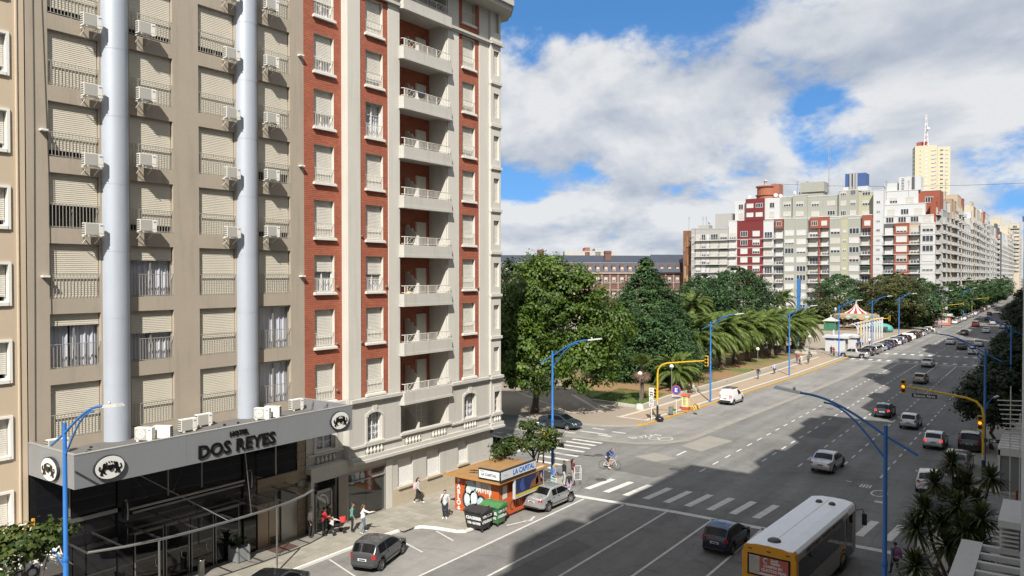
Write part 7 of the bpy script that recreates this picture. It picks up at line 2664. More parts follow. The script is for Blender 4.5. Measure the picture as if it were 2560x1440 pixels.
dumpster('green wheeled dumpster with white lettering behind the black one', (-27.75, 37.0, 0.0), R(4), M_DGR, mat('lid_green', (.06, .19, .07), .5, var=.15, scale=2))
# ------------------------------------------------------------------ the square: carousel, booth, white columns, kiosks
CX, CY = -46.0, 229.0
ca_ = thing('carousel', 'carousel with red and white striped pointed roof and scalloped rim', 'carousel', (CX, CY, HZ))
q = MB()
q.lathe([(.001, 0), (5.6, 0), (5.6, .35), (.001, .36)], 28)
q.build('platform', mat('platform_brown', (.16, .10, .06), .7, var=.1), ca_, (0, 0, 0))
N = 20
M_CR, M_CW = mat('canvas_red', (.26, .02, .02), .7, var=.05), mat('canvas_white', (.48, .47, .45), .7, var=.05)
for i in range(N):
	a0, a1 = 2 * math.pi * i / N, 2 * math.pi * (i + 1) / N
	q = MB()
	prof = [(3.4, 4.5), (2.0, 5.2), (.9, 6.0), (.4, 6.8), (.12, 7.3)]
	vs_ = []
	for r_, z in prof:
		vs_ += [(r_ * math.cos(a0), r_ * math.sin(a0), z), (r_ * math.cos(a1), r_ * math.sin(a1), z)]
	q.add(vs_, [(2 * k, 2 * k + 1, 2 * k + 3, 2 * k + 2) for k in range(4)], 0, True)
	q.build('roof_stripe', M_CR if i % 2 else M_CW, ca_, (0, 0, 0))
q = MB()
q.lathe([(.12, 7.3), (.2, 7.5), (.05, 7.8), (.03, 8.1), (.001, 8.2)], 8)
q.build('finial', M_CW, ca_, (0, 0, 0))
q = MB()
q.lathe([(3.4, 4.48), (5.9, 4.1), (6.0, 3.35), (5.8, 3.3), (5.8, 4.0), (3.4, 4.35)], 24, m=0, smooth=False)
for i in range(24):
	a0, a1 = 2 * math.pi * i / 24, 2 * math.pi * (i + 1) / 24
	am = (a0 + a1) / 2
	q.add([(6.02 * math.cos(a0), 6.02 * math.sin(a0), 3.35), (6.02 * math.cos(a1), 6.02 * math.sin(a1), 3.35), (6.05 * math.cos(am), 6.05 * math.sin(am), 2.9)], ((0, 1, 2),), 0)
	q.add([(6.03 * math.cos(a0 + .04), 6.03 * math.sin(a0 + .04), 3.5), (6.03 * math.cos(a1 - .04), 6.03 * math.sin(a1 - .04), 3.45), (5.96 * math.cos(a1 - .04), 5.96 * math.sin(a1 - .04), 4.0), (5.96 * math.cos(a0 + .04), 5.96 * math.sin(a0 + .04), 4.0)], ((0, 1, 2, 3),), 1 + i % 3)
q.build('rim', [mat('rim_gold', (.28, .225, .14), .6, var=.15, scale=3), mat('rim_teal', (.05, .22, .20), .6, var=.1), mat('rim_orange', (.45, .20, .06), .6, var=.1), mat('rim_sky', (.30, .42, .48), .6, var=.1)], ca_, (0, 0, 0))
q = MB()
q.lathe([(1.3, .36), (1.3, 4.5)], 12, m=0)
q.build('core', mat('core_brown', (.10, .07, .05), .7, var=.3), ca_, (0, 0, 0))
for i in range(12):
	a = 2 * math.pi * i / 12
	q = MB()
	q.tube([(4.6 * math.cos(a), 4.6 * math.sin(a), .36), (4.6 * math.cos(a), 4.6 * math.sin(a), 4.4)], .05, 6)
	q.build('pole', mat('brass', (.5, .36, .12), .35, metal=.7, var=.05), ca_, (0, 0, 0))
	q = MB()
	u = Vector((-math.sin(a), math.cos(a), 0))
	c = Vector((4.6 * math.cos(a), 4.6 * math.sin(a), 1.25 + .25 * (i % 2)))
	q.tube([c - u * .5, c, c + u * .45, c + u * .7 + Vector((0, 0, .45)), c + u * .95 + Vector((0, 0, .4))], [.14, .2, .18, .11, .07], 7)
	for s_ in (-.4, .35):
		q.tube([c + u * s_, c + u * (s_ + .15) + Vector((0, 0, -.45)), c + u * s_ + Vector((0, 0, -.7))], [.08, .05, .03], 5)
	q.build('horse', mat('horse_%d' % (i % 3), ((.55, .52, .46), (.42, .24, .08), (.2, .1, .06))[i % 3], .5, var=.05), ca_, (0, 0, 0))
bo = thing('ticket_booth', 'white ticket booth with blue panels beside the blue lamp', 'booth', (-35.6, 161, HZ))
q = MB()
q.box((-37.7, 159.6, HZ), (-34.0, 162.2, 2.75))
q.box((-38.2, 159.2, 2.75), (-33.3, 162.8, 3.2))
q.box((-36.6, 161, 3.2), (-36.3, 161.3, 4.2))
q.build('wall', M_F['white'], bo)
for (a, b2) in ((-37.5, -36.0), (-35.7, -34.3)):
	q = MB()
	q.box((a, 159.57, 2.25), (b2, 159.6, 2.62))
	q.build('blue_panel', mat('booth_blue', (.06, .17, .40), .6, var=.1), bo)
q = MB()
q.box((-34.0, 159.9, .5), (-33.97, 161.9, 2.4))
q.build('grey_shutter', M_F['grey'], bo)
bo2 = thing('ticket_booth', 'second white booth with a glass side behind the first', 'booth', (-34.4, 168, HZ))
q = MB()
q.box((-36.0, 166.2, HZ), (-33.2, 170.4, 2.5))
q.box((-36.4, 165.8, 2.5), (-32.8, 170.8, 2.95))
q.build('wall', M_F['white'], bo2)
q = MB()
q.box((-33.2, 166.5, 1.0), (-33.17, 170.1, 2.3))
q.build('pane', MATS['booth_blue'], bo2)
for k in range(10):
	t_ = thing('arch_column', 'white square column with bracket, %s of the row past the booth' % NUM[k], 'column', (-35.0 + .03 * k, 176.5 + k * 2.85, HZ), 0, 'white columns in a row on the square')
	q = MB()
	q.box((-.15, -.15, 0), (.15, .15, 4.6))
	q.box((-.30, -.30, 4.6), (.30, .30, 4.85))
	q.build('shaft', M_F['white'], t_, (0, 0, 0))
	q = MB()
	pts = [(-.22 - 1.1 * (1 - math.cos(R(a))), 0, 4.55 - 1.1 + 1.1 * math.sin(R(a))) for a in range(0, 91, 15)]
	q.tube(pts, .12, 6)
	q.build('bracket', M_F['white'], t_, (0, 0, 0))
t_ = thing('hut', 'small dark green hut with white pyramid roof on the square', 'hut', (-50.5, 220, HZ))
q = MB()
q.box((-1.5, -1.5, 0), (1.5, 1.5, 2.6), 0)
q.add([(-2, -2, 2.6), (2, -2, 2.6), (2, 2, 2.6), (-2, 2, 2.6), (0, 0, 3.7)], ((0, 1, 4), (1, 2, 4), (2, 3, 4), (3, 0, 4), (3, 2, 1, 0)), 1)
q.lathe([(.15, 3.6), (.25, 4.0), (.001, 4.3)], 6, m=1)
q.build('wall', [mat('hut_green', (.03, .13, .07), .6, var=.1), M_F['pale']], t_, (0, 0, 0))
t_ = thing('toy_ride', 'turquoise play ride with rounded hood on the square', 'ride', (-38.5, 222, HZ))
q = MB()
q.lathe([(.001, 0), (2.4, 0), (2.6, .9), (2.2, 1.7), (1.2, 2.2), (.001, 2.3)], 12, sx=1.2)
for s_ in (-1.6, 0, 1.6):
	q.box((s_ - .5, -2.7, .7), (s_ + .5, -2.2, 1.6), 1)
q.tube([(0, -1, 2.0), (0, -1, 3.6)], .08, 6)
q.build('body', [mat('ride_turquoise', (.07, .28, .25), .5, var=.15, scale=1), M_F['dark']], t_, (0, 0, 0))
t_ = thing('tall_post', 'tall bright blue post beside the palms on the square', 'post', (-46.3, 172.5, HZ))
q = MB()
q.box((-.32, -.32, 0), (.32, .32, 14.0))
q.box((-.36, -.36, 10.4), (.36, .36, 14.2))
q.build('shaft', mat('post_blue', (.035, .14, .34), .5, var=.06), t_, (0, 0, 0))
t_ = thing('news_kiosk', 'far white and orange kiosk at the end of the square', 'kiosk', (-27.2, 262.5, HZ))
q = MB()
q.box((-31.2, 262.4, HZ), (-26.6, 265.4, 2.9), 0)
q.box((-31.5, 262.0, 2.9), (-26.2, 265.8, 3.5), 1)
q.box((-30.8, 262.36, .9), (-29.0, 262.4, 2.3), 2)
q.box((-28.6, 262.36, .9), (-27.2, 262.4, 2.3), 1)
q.build('wall', [mat('kiosk_terracotta', (.40, .15, .10), .7, var=.3, scale=1.2), M_F['white'], M_F['cream']], t_)
t_ = thing('cafe_canopy', 'dark red cafe canopy with white sign boards on the far corner', 'canopy', (-34, 272, HZ))
q = MB()
q.box((-36.5, 268.5, 4.3), (-29.5, 276.5, 4.7), 0)
q.box((-37, 268.2, 4.75), (-31.5, 268.5, 6.6), 1)
q.box((-31.4, 268.2, 4.9), (-28.2, 268.5, 7.4), 1)
for x in (-36, -33, -30):
	q.box((x - .12, 268.8, HZ), (x + .12, 269.0, 4.3), 0)
q.bar((-33, 268.9, 2.3), (-35.5, 268.9, 4.3), .12)
q.bar((-33, 268.9, 2.3), (-30.5, 268.9, 4.3), .12)
q.build('cover', [mat('maroon', (.14, .03, .03), .7, var=.1), M_F['white']], t_)
for k, (x, y, ln) in enumerate(((-37.3, 151.5, 5), (-40.5, 158, 8), (-48, 185, 10), (-52, 205, 9))):
	q = MB()
	q.box((x - ln, y, HZ), (x, y + .5, .75))
	q.box((x - ln - .05, y - .06, .75), (x + .05, y + .56, .85))
	tag(q.build('bench_wall', M_CONC), 'low pale wall on the square, %s from the avenue' % NUM[k], 'low wall', 'low walls on the square')
# ------------------------------------------------------------------ shaded terrace on the right: pergola, sheds, fin of the next building
M_PW = mat('pergola_white', (.50, .50, .48), .7, var=.08, scale=2, dirt=.12)
fn = thing('building_fin', 'pale edge of the neighbouring building at the right border', 'building', (-.5, 30, 0))
q = MB()
q.box((-.96, 29.6, 0), (.85, 29.95, 16.75))
q.box((-1.0, 29.57, 16.75), (.85, 29.98, 16.9))
q.build('wall', mat('fin_grey', (.66, .68, .70), .8, var=.06), fn)
q = MB()
q.box((-.94, 30.0, 15.6), (.85, 34.0, 15.8))
q.build('balcony', M_PW, fn)
pg = thing('pergola', 'white concrete pergola with open cells over the right pavement', 'pergola', (-2.5, 27, 0))
PZ = 4.6
q = MB()
q.box((-3.0, 22.5, PZ), (-2.3, 34.2, PZ + .22))
q.box((-.45, 22.5, PZ), (.6, 34.2, PZ + .22))
q.build('edge_beam', M_PW, pg)
for k in range(12):
	q = MB()
	y = 22.6 + k * 1.02
	q.box((-2.3, y, PZ + .01), (-.45, y + .20, PZ + .21))
	q.build('rafter', M_PW, pg)
for y in (23, 28.5, 33.8):
	q = MB()
	q.box((-2.9, y, HZ), (-2.65, y + .25, PZ))
	q.build('post', M_PW, pg)
q = MB()
q.box((-3.0, 22.5, 3.2), (.6, 34.2, 3.3))
q.build('panel', mat('pergola_panel', (.33, .32, .30), .8, var=.15, dirt=.15), pg)
wr = thing('picket_rail', 'row of white slats rising beside the right pavement', 'rail', (-2.4, 42, 0))
for k in range(15):
	q = MB()
	y = 36 + k * .95
	q.box((-3.6, y, .9 + .02 * k), (-1.9, y + .18, 1.05 + .02 * k))
	q.build('slat', M_PW, wr)
q = MB()
q.box((-1.95, 35.8, HZ), (-1.75, 50.5, 1.5))
q.build('wall', M_PW, wr)
for k, (y, h) in enumerate(((38.5, 4.2), (42.5, 4.6), (47.0, 4.0))):
	q = MB()
	q.tube([(-1.9 + .1 * k, y, HZ), (-1.9 + .1 * k, y, h)], .06, 8)
	tag(q.build('red_post', mat('post_red', (.24, .055, .035), .6, var=.1)), 'red steel post on the right terrace, %s from the viewpoint' % NUM[k], 'post', 'red posts of the terrace')
sh = thing('white_shed', 'white framed shed with grey panels and slatted roof beside the yellow mast', 'shed', (-2.2, 62, HZ))
q = MB()
q.box((-3.4, 62.6, 3.0), (1, 68, 3.15))
q.box((-3.4, 62.6, HZ), (-3.25, 62.75, 3.0))
q.box((-3.4, 67.8, HZ), (-3.25, 68, 3.0))
q.box((-3.38, 62.6, 2.6), (1, 62.7, 3.0))
q.build('frame', M_PW, sh)
q = MB()
q.box((-3.2, 62.75, HZ), (.9, 62.8, 2.6))
q.box((-3.3, 62.8, HZ), (-3.25, 67.8, 2.9))
q.build('grey_panel', mat('shed_grey', (.16, .17, .17), .5, var=.1), sh)
for k in range(5):
	q = MB()
	q.box((-3.35, 63.0 + k * 1.05, 3.15), (1, 63.25 + k * 1.05, 3.25))
	q.build('roof_slat', M_PW, sh)
ad = thing('awning_frame', 'stack of thin white awning rods by the right border', 'frame', (-2.2, 55, 0))
q = MB()
for k in range(8):
	q.bar((-3.1 + .06 * k, 56, 7.3 - k * .28), (-.8, 56.2, 7.4 - k * .28), .09, .05)
q.bar((-2.4, 56.1, HZ), (-2.4, 56.1, 8.2), .06)
q.bar((-1.9, 56.1, HZ), (-1.9, 56.1, 6.6), .06)
q.build('rod', M_PW, ad)
q = MB()
for k in range(12):
	q.box((-1.75, 33.8, 5.6 - k * .16), (-1.15, 37.0, 5.66 - k * .16))
q.box((-1.8, 33.7, 5.65), (-1.1, 37.1, 5.9))
tag(q.build('louvre_screen', M_PW), 'white louvred screen box above the terrace at the right border', 'screen')
# ------------------------------------------------------------------ vehicles
M_TYRE = mat('tyre', (.018, .018, .018), .85, var=.1)
M_RIM = mat('rim_metal', (.42, .42, .43), .35, metal=.8, var=.05)
M_CGL = mat('car_glass', (.006, .007, .008), .05, var=0, spec=.28)
M_TRIMK = mat('car_trim', (.022, .022, .023), .6, var=.1)
M_TAIL = mat('tail_lamp', (.34, .012, .012), .15, var=0, spec=.7)
M_BRAKE = mat('brake_lamp', (.6, .02, .015), .2, var=0, emit=((1, .05, .03), .8))
M_HLAMP = mat('head_lamp', (.55, .57, .60), .1, var=0, spec=.8)
M_PLATE = mat('number_plate', (.55, .56, .58), .5, var=.03)
PAINT0 = mat('paint_base', (.4, .4, .4), .28, metal=.3, var=.02)
def paint(name, c, metal=.35, rough=.26):
	return mat('paint_' + name, c, rough, metal, var=.03, scale=2, coat=.6)
CARS = {}
CT = dict(
	hatch=dict(L=3.75, W=1.66, H=1.48, belt=.90, top=[(0, .62), (.02, .86), (.06, 1.0), (.34, 1.40), (.60, 1.46), (1.2, 1.48), (1.75, 1.44), (2.1, 1.33), (2.72, 1.0), (3.1, .92), (3.5, .80), (3.7, .66), (3.75, .5)], rg=(.09, .34), ws=(2.04, 2.68), sw=[(.42, 1.12), (1.17, 2.55)], wb=(.62, 3.05), r=.29),
	sedan=dict(L=4.25, W=1.70, H=1.43, belt=.90, top=[(0, .60), (.02, .86), (.08, .98), (.5, 1.02), (.72, 1.05), (1.18, 1.36), (1.5, 1.42), (2.0, 1.43), (2.4, 1.39), (2.62, 1.31), (3.22, .98), (3.6, .90), (4.0, .78), (4.2, .64), (4.25, .5)], rg=(.74, 1.2), ws=(2.56, 3.18), sw=[(1.22, 1.72), (1.77, 3.0)], wb=(.80, 3.38), r=.29),
	suv=dict(L=4.35, W=1.80, H=1.66, belt=1.04, top=[(0, .70), (.02, 1.0), (.08, 1.14), (.34, 1.56), (.6, 1.63), (1.4, 1.66), (2.1, 1.62), (2.45, 1.50), (3.05, 1.13), (3.5, 1.05), (4.0, .95), (4.28, .80), (4.35, .6)], rg=(.11, .34), ws=(2.4, 3.02), sw=[(.40, 1.0), (1.05, 1.75), (1.8, 2.85)], wb=(.80, 3.45), r=.34),
	van=dict(L=4.05, W=1.68, H=1.80, belt=1.05, top=[(0, .62), (.02, 1.2), (.06, 1.70), (.16, 1.78), (.8, 1.80), (1.9, 1.79), (2.3, 1.70), (2.62, 1.52), (3.1, 1.08), (3.5, .96), (3.9, .82), (4.02, .66), (4.05, .5)], rg=None, ws=(2.5, 3.08), sw=[(2.0, 2.85)], wb=(.70, 3.28), r=.29),
	pickup=dict(L=5.25, W=1.85, H=1.78, belt=1.10, top=[(0, .75), (.02, 1.08), (.06, 1.12), (1.70, 1.14), (1.78, 1.18), (2.05, 1.68), (2.3, 1.76), (2.9, 1.78), (3.3, 1.70), (3.95, 1.18), (4.5, 1.10), (5.0, .98), (5.2, .80), (5.25, .6)], rg=(1.80, 2.04), ws=(3.26, 3.9), sw=[(2.14, 2.75), (2.8, 3.7)], wb=(1.05, 4.25), r=.38),
)
def build_type(kind):
	c = CT[kind]
	L, W, belt, r = c['L'], c['W'], c['belt'], c['r']
	ty = [p[0] for p in c['top']]
	tz = [p[1] for p in c['top']]
	def ztop(y):
		return float(np.interp(y, ty, tz))
	def plan(y):
		e = min(y, L - y)
		return W / 2 * (1 - .20 * max(0, 1 - e / .55) ** 2.2 - .02 * max(0, 1 - e / 1.4))
	def side(y, z):
		w_ = plan(y)
		if z < .45:
			return w_ * (.965 + .035 * max(0, (z - .2) / .25))
		if z <= belt:
			return w_ * (1 - .03 * ((z - .45) / (belt - .45)) ** 2)
		return w_ * .97 - (z - belt) * .30
	def zbot(y):
		e = min(y, L - y)
		return .20 + .12 * max(0, 1 - e / .5)
	ys = sorted({0, L, *[round(v, 3) for v in np.linspace(0.0, L, 44)], *[round(v, 3) for v in ty]})
	V, F_, MI = [], [], []
	NP = 19
	for y in ys:
		zt = ztop(y)
		zb = zbot(y)
		sh = min(belt, zt - .05)
		pts = [(0, zb), (side(y, .2) * .9, zb), (side(y, .25), zb + .06)]
		for f in (.25, .5, .75, 1.0):
			z = zb + .06 + (sh - zb - .06) * f
			pts.append((side(y, z), z))
		we = side(y, sh)
		zr = max(zt - .05, sh)
		for f in (.25, .5, .75, 1.0):
			z = sh + (zr - sh) * f
			pts.append((side(y, z) if z > belt else we - .004 * f, z))
		xe = pts[-1][0]
		for f in (.93, .82, .62, .32, 0):
			z = zr + (zt - zr) * (1 - f ** 2.6) if f < .93 else zr + (zt - zr) * .45
			pts.append((xe * f, z))
		half = pts
		ring_ = [(x, z) for x, z in half] + [(-x, z) for x, z in half[-2:0:-1]]
		V.append([(x, y - L / 2, z) for x, z in ring_])
	n = len(V[0])
	wc = [(yw, r + .055) for yw in c['wb']]
	arch = [[False] * n for _ in V]
	for i, rg_ in enumerate(V):
		for k, (x, y, z) in enumerate(rg_):
			for yw, ra in wc:
				if (y + L / 2 - yw) ** 2 + (z - r) ** 2 < ra ** 2 and abs(x) > W * .3:
					rg_[k] = (x * .74, y, z)
					arch[i][k] = True
	b_ = MB()
	vs_ = [p for rg_ in V for p in rg_]
	fs, mi = [], []
	for i in range(len(V) - 1):
		for k in range(n):
			k2 = (k + 1) % n
			fs.append((i * n + k, i * n + k2, (i + 1) * n + k2, (i + 1) * n + k))
			q_ = [vs_[j] for j in fs[-1]]
			zc = sum(p[2] for p in q_) / 4
			dark = any((arch[i][k], arch[i + 1][k], arch[i][k2], arch[i + 1][k2])) or zc < .27
			mi.append(1 if dark else 0)
	b_.v = vs_
	b_.f = fs
	b_.m = mi
	b_.s = [True] * len(fs)
	b_.add(V[0], (tuple(range(n))[::-1],), 0)
	b_.add(V[-1], (tuple(range(n)),), 0)
	body = b_.mesh('body', [PAINT0, M_TRIMK])
	def topz(y, x):
		zt = ztop(y)
		sh = min(belt, zt - .05)
		zr = max(zt - .05, sh)
		xe = side(y, zr) if zr > belt else side(y, sh)
		f = min(.999, abs(x) / max(xe, .01))
		return zr + (zt - zr) * (1 - f ** 2.6), xe
	parts = [('body', body, 0)]
	def slope_glass(nm, y0, y1, k0=.88):
		g_ = MB()
		NU, NV = 10, 6
		vs2 = []
		for j in range(NV + 1):
			y = y0 + (y1 - y0) * j / NV
			dz = (ztop(y + .02) - ztop(y - .02)) / .04
			nl = math.hypot(1, dz)
			for i in range(NU + 1):
				_, xe = topz(y, 0)
				x = xe * k0 * (2 * i / NU - 1)
				z, _ = topz(y, x)
				vs2.append((x, y - L / 2 - dz / nl * .012, z + .012 / nl))
		g_.add(vs2, [(j * (NU + 1) + i, j * (NU + 1) + i + 1, (j + 1) * (NU + 1) + i + 1, (j + 1) * (NU + 1) + i) for j in range(NV) for i in range(NU)], 0, True)
		parts.append((nm, g_.mesh(nm, [M_CGL]), 0))
	if c['rg']:
		slope_glass('rear_window', c['rg'][0], c['rg'][1])
	slope_glass('windscreen', c['ws'][0], c['ws'][1])
	for (ya, yb) in c['sw']:
		for sg in (-1, 1):
			g_ = MB()
			NU, NV = 6, 4
			vs2 = []
			for j in range(NV + 1):
				for i in range(NU + 1):
					y = ya + (yb - ya) * i / NU
					zhi = min(ztop(y) - .10, c['H'] - .14)
					zlo = belt + .025
					z = zlo + max(.01, zhi - zlo) * j / NV
					vs2.append((sg * (side(y, z) + .007), y - L / 2, z))
			fs2 = [(j * (NU + 1) + i, j * (NU + 1) + i + 1, (j + 1) * (NU + 1) + i + 1, (j + 1) * (NU + 1) + i) for j in range(NV) for i in range(NU)]
			g_.add(vs2, fs2, 0, True)
			parts.append(('side_window', g_.mesh('side_window', [M_CGL]), 0))
	w0 = plan(.1)
	tz_ = {'hatch': .84, 'sedan': .80, 'suv': .98, 'van': .95, 'pickup': .92}[kind]
	th = {'hatch': .22, 'sedan': .14, 'suv': .26, 'van': .42, 'pickup': .26}[kind]
	for sg in (-1, 1):
		g_ = MB()
		xw = side(.12, tz_)
		g_.add([(sg * (xw + .012), .24 - L / 2, tz_ - th * .4), (sg * (xw * .99 + .014), .05 - L / 2, tz_ - th / 2), (sg * (xw * .72), -.022 - L / 2, tz_ - th / 2), (sg * (xw * .76), -.018 - L / 2, tz_ + th / 2), (sg * (xw * .985 + .014), .06 - L / 2, tz_ + th / 2), (sg * (xw + .010), .22 - L / 2, tz_ + th * .45)],
			   ((0, 1, 4, 5), (1, 2, 3, 4)) if sg > 0 else ((5, 4, 1, 0), (4, 3, 2, 1)), 0, False)
		parts.append(('tail_light', g_.mesh('tail_light', [M_TAIL]), 0))
		g_ = MB()
		zf = ztop(L - .15) - .10
		xw = side(L - .2, zf)
		g_.add([(sg * (xw + .012), L / 2 - .40, zf + .03), (sg * (xw * .98 + .012), L / 2 - .13, zf - .05), (sg * xw * .62, L / 2 + .004, zf - .07), (sg * xw * .62, L / 2 - .06, zf + .07), (sg * (xw * .97 + .012), L / 2 - .20, zf + .08)],
			   ((0, 1, 4), (1, 2, 3, 4)), 0, False)
		parts.append(('headlight', g_.mesh('headlight', [M_HLAMP]), 0))
		g_ = MB()
		ym = c['ws'][1] - .22 - L / 2
		g_.ball((sg * (W / 2 + .08), ym, belt + .07), (.09, .055, .07), 8, 0, 6)
		g_.bar((sg * (W / 2 - .06), ym, belt + .03), (sg * (W / 2 + .05), ym, belt + .06), .05)
		parts.append(('mirror', g_.mesh('mirror', [PAINT0]), 0))
	for yb, sg in ((0.0, -1), (L, 1)):
		g_ = MB()
		y = yb - L / 2
		ww = plan(.04) * .94
		g_.add([(-ww, y + sg * .03, .38), (ww, y + sg * .03, .38), (ww, y + sg * .03, .56), (-ww, y + sg * .03, .56), (-ww - .08, y - sg * .22, .38), (-ww - .08, y - sg * .22, .56), (ww + .08, y - sg * .22, .38), (ww + .08, y - sg * .22, .56)],
			   ((0, 1, 2, 3), (4, 0, 3, 5), (1, 6, 7, 2), (3, 2, 7, 5)))
		parts.append(('bumper', g_.mesh('bumper', [PAINT0]), 0))
	g_ = MB()
	y = -L / 2 - .035
	g_.box((-plan(.05) * .8, y - .006, .30), (plan(.05) * .8, y + .06, .40))
	zf = ztop(L - .1) - .20
	g_.box((-.42, L / 2 - .05, zf - .08), (.42, L / 2 + .015, zf + .02))
	for sg in (-1, 1):
		for (ya, yb) in c['sw']:
			x = side((ya + yb) / 2, belt - .1)
			g_.box((sg * (x + .002), ya + .03 - L / 2, belt - .115), (sg * (x + .022), ya + .20 - L / 2, belt - .085))
		for yv in [c['sw'][0][0] - .02] + [s_[1] + .02 for s_ in c['sw']]:
			for z0, z1 in ((.36, belt - .02),):
				x0, x1 = side(yv, z0), side(yv, z1)
				if all(abs(yv - yw) > r + .1 for yw, _ in wc):
					g_.add([(sg * (x0 + .003), yv - L / 2 - .006, z0), (sg * (x0 + .003), yv - L / 2 + .006, z0), (sg * (x1 + .004), yv - L / 2 + .006, z1), (sg * (x1 + .004), yv - L / 2 - .006, z1)], ((0, 1, 2, 3),))
		g_.box((sg * (side(L / 2, .4) + .002), c['wb'][0] + r + .12 - L / 2, .40), (sg * (side(L / 2, .4) + .018), c['wb'][1] - r - .12 - L / 2, .45))
	parts.append(('trim', g_.mesh('trim', [M_TRIMK]), 0))
	pz = {'hatch': .68, 'sedan': .70, 'suv': .80, 'van': .78, 'pickup': .62}[kind]
	g_ = MB()
	g_.box((-.24, -L / 2 - .030, pz - .06), (.24, -L / 2 - .016, pz + .06))
	g_.box((-.17, -L / 2 - .034, pz - .035), (.17, -L / 2 - .031, pz + .03), 1)
	parts.append(('number_plate', g_.mesh('number_plate', [M_PLATE, M_TRIMK]), 0))
	if kind in ('hatch', 'suv', 'sedan'):
		g_ = MB()
		g_.tube([(0, c['ws'][0] - .3 - L / 2, c['H'] - .02), (0, c['ws'][0] - .55 - L / 2, c['H'] + .22)], .007, 4)
		parts.append(('aerial', g_.mesh('aerial', [M_TRIMK]), 0))
	if kind == 'pickup':
		g_ = MB()
		for sg in (-1, 1):
			g_.tube([(sg * .80, .35 - L / 2, 1.12), (sg * .76, 1.1 - L / 2, 1.52), (sg * .70, 1.72 - L / 2, 1.62)], .05, 6)
		g_.tube([(-.70, 1.72 - L / 2, 1.62), (.70, 1.72 - L / 2, 1.62)], .05, 6)
		parts.append(('roll_bar', g_.mesh('roll_bar', [M_TRIMK]), 0))
		g_ = MB()
		g_.box((-.78, .08 - L / 2, 1.135), (.78, 1.66 - L / 2, 1.16))
		parts.append(('bed_cover', g_.mesh('bed_cover', [M_TRIMK]), 0))
	t_ = MB()
	t_.lathe([(r * .62, -.085), (r * .9, -.095), (r, -.06), (r, .06), (r * .9, .095), (r * .62, .085)], 20)
	t_.xf(Matrix.Rotation(R(90), 4, 'Y'))
	tyre = t_.mesh('wheel', [M_TYRE])
	t_ = MB()
	t_.lathe([(r * .64, .07), (r * .60, .088), (r * .54, .06), (r * .18, .05), (r * .14, .075), (.001, .078)], 20)
	for k in range(5):
		a = 2 * math.pi * k / 5
		t_.extr([(r * .22 * math.cos(a + .5), r * .22 * math.sin(a + .5), .062), (r * .50 * math.cos(a + .25), r * .50 * math.sin(a + .25), .066), (r * .50 * math.cos(a + .95), r * .50 * math.sin(a + .95), .066)], (0, 0, .004), 1)
	t_.xf(Matrix.Rotation(R(90), 4, 'Y'))
	rim = t_.mesh('rim', [M_RIM, M_TRIMK])
	CARS[kind] = (parts, tyre, rim, c)
for k in CT:
	build_type(k)
def car(kind, label, pnt, x, y, rz=0.0, group=None, brake=False, cat='car', name='car', simple=False, steer=0.0, dark_bumper=False, z=0.014):
	"""A vehicle whose footprint centre is (x, y); rz = 0 points along the avenue."""
	parts, tyre, rim, c = CARS[kind]
	t_ = thing(name, label, cat, (x, y, z), rz, group)
	for nm, me, _ in parts:
		if simple and nm in ('aerial', 'mirror', 'trim', 'number_plate'):
			continue
		o = put(nm, me, t_, (0, 0, 0))
		for i, sl in enumerate(o.material_slots):
			if sl.material == PAINT0:
				sl.link = 'OBJECT'
				sl.material = M_TRIMK if (nm == 'bumper' and dark_bumper) else pnt
			elif sl.material == M_TAIL and brake:
				sl.link = 'OBJECT'
				sl.material = M_BRAKE
	for yw in c['wb']:
		for sg in (-1, 1):
			o = put('wheel', tyre, t_, (sg * (c['W'] / 2 - .105), yw - c['L'] / 2, c['r'] - .01))
			o.rotation_euler = (0, 0, (R(180) if sg < 0 else 0) + (steer if yw > 2 else 0))
			if not simple:
				put('rim', rim, o, (0, 0, 0))
	return t_
P_SIL = paint('silver', (.46, .47, .48), .6)
P_SILD = paint('pale_silver', (.50, .51, .51), .55)
P_GRY = paint('graphite', (.075, .08, .085), .4)
P_BLK = paint('black', (.012, .013, .015), .1)
P_NAVY = paint('navy', (.010, .015, .035), .2)
P_BLU = paint('deep_blue', (.03, .06, .16), .4)
P_WHT = paint('white', (.64, .64, .63), 0, .3)
P_SAND = paint('sand', (.30, .265, .205), .5)
P_TEAL = paint('slate_blue', (.03, .045, .06), .4)
P_MID = paint('mid_grey', (.20, .21, .22), .5)
P_RED = paint('dark_red', (.10, .012, .014), .3)
N_ = 'car'
k1 = car('hatch', 'dark grey hatchback with speckled roof parked in the bay before the hotel', P_GRY, -29.05, 28.75, R(18))
k2 = car('sedan', 'black car at the bottom edge parked before the hotel awning', P_BLK, -29.4, 22.3, R(20))
lv = MB()
for _ in range(420):
	u, v_ = random.uniform(-.55, .55), random.uniform(-.75, .5)
	h = random.uniform(.015, .035)
	z = 1.487 - .04 * (u / .6) ** 2 - (.03 if v_ > .2 else 0)
	a = random.random() * 6.28
	lv.add([(u - h * math.cos(a), v_ - h * math.sin(a), z), (u + h * .6 * math.sin(a), v_ - h * .6 * math.cos(a), z + .004), (u + h * math.cos(a), v_ + h * math.sin(a), z + .006)], ((0, 1, 2),))
o = lv.build('fallen_leaves', mat('leaf_litter', (.30, .24, .22), .8, var=.3, scale=10), k1, (0, 0, 0))
o['kind'] = 'stuff'
car('sedan', 'silver saloon parked beside the orange kiosk with turned front wheels', P_SIL, -27.05, 42.25, R(-1), steer=R(-22))
car('hatch', 'dark blue hatchback waiting at the stop line beside the bus', P_NAVY, -14.95, 41.55, R(0))
car('sedan', 'silver saloon crossing the junction in the shade', P_SIL, -14.55, 62.7, R(-2))
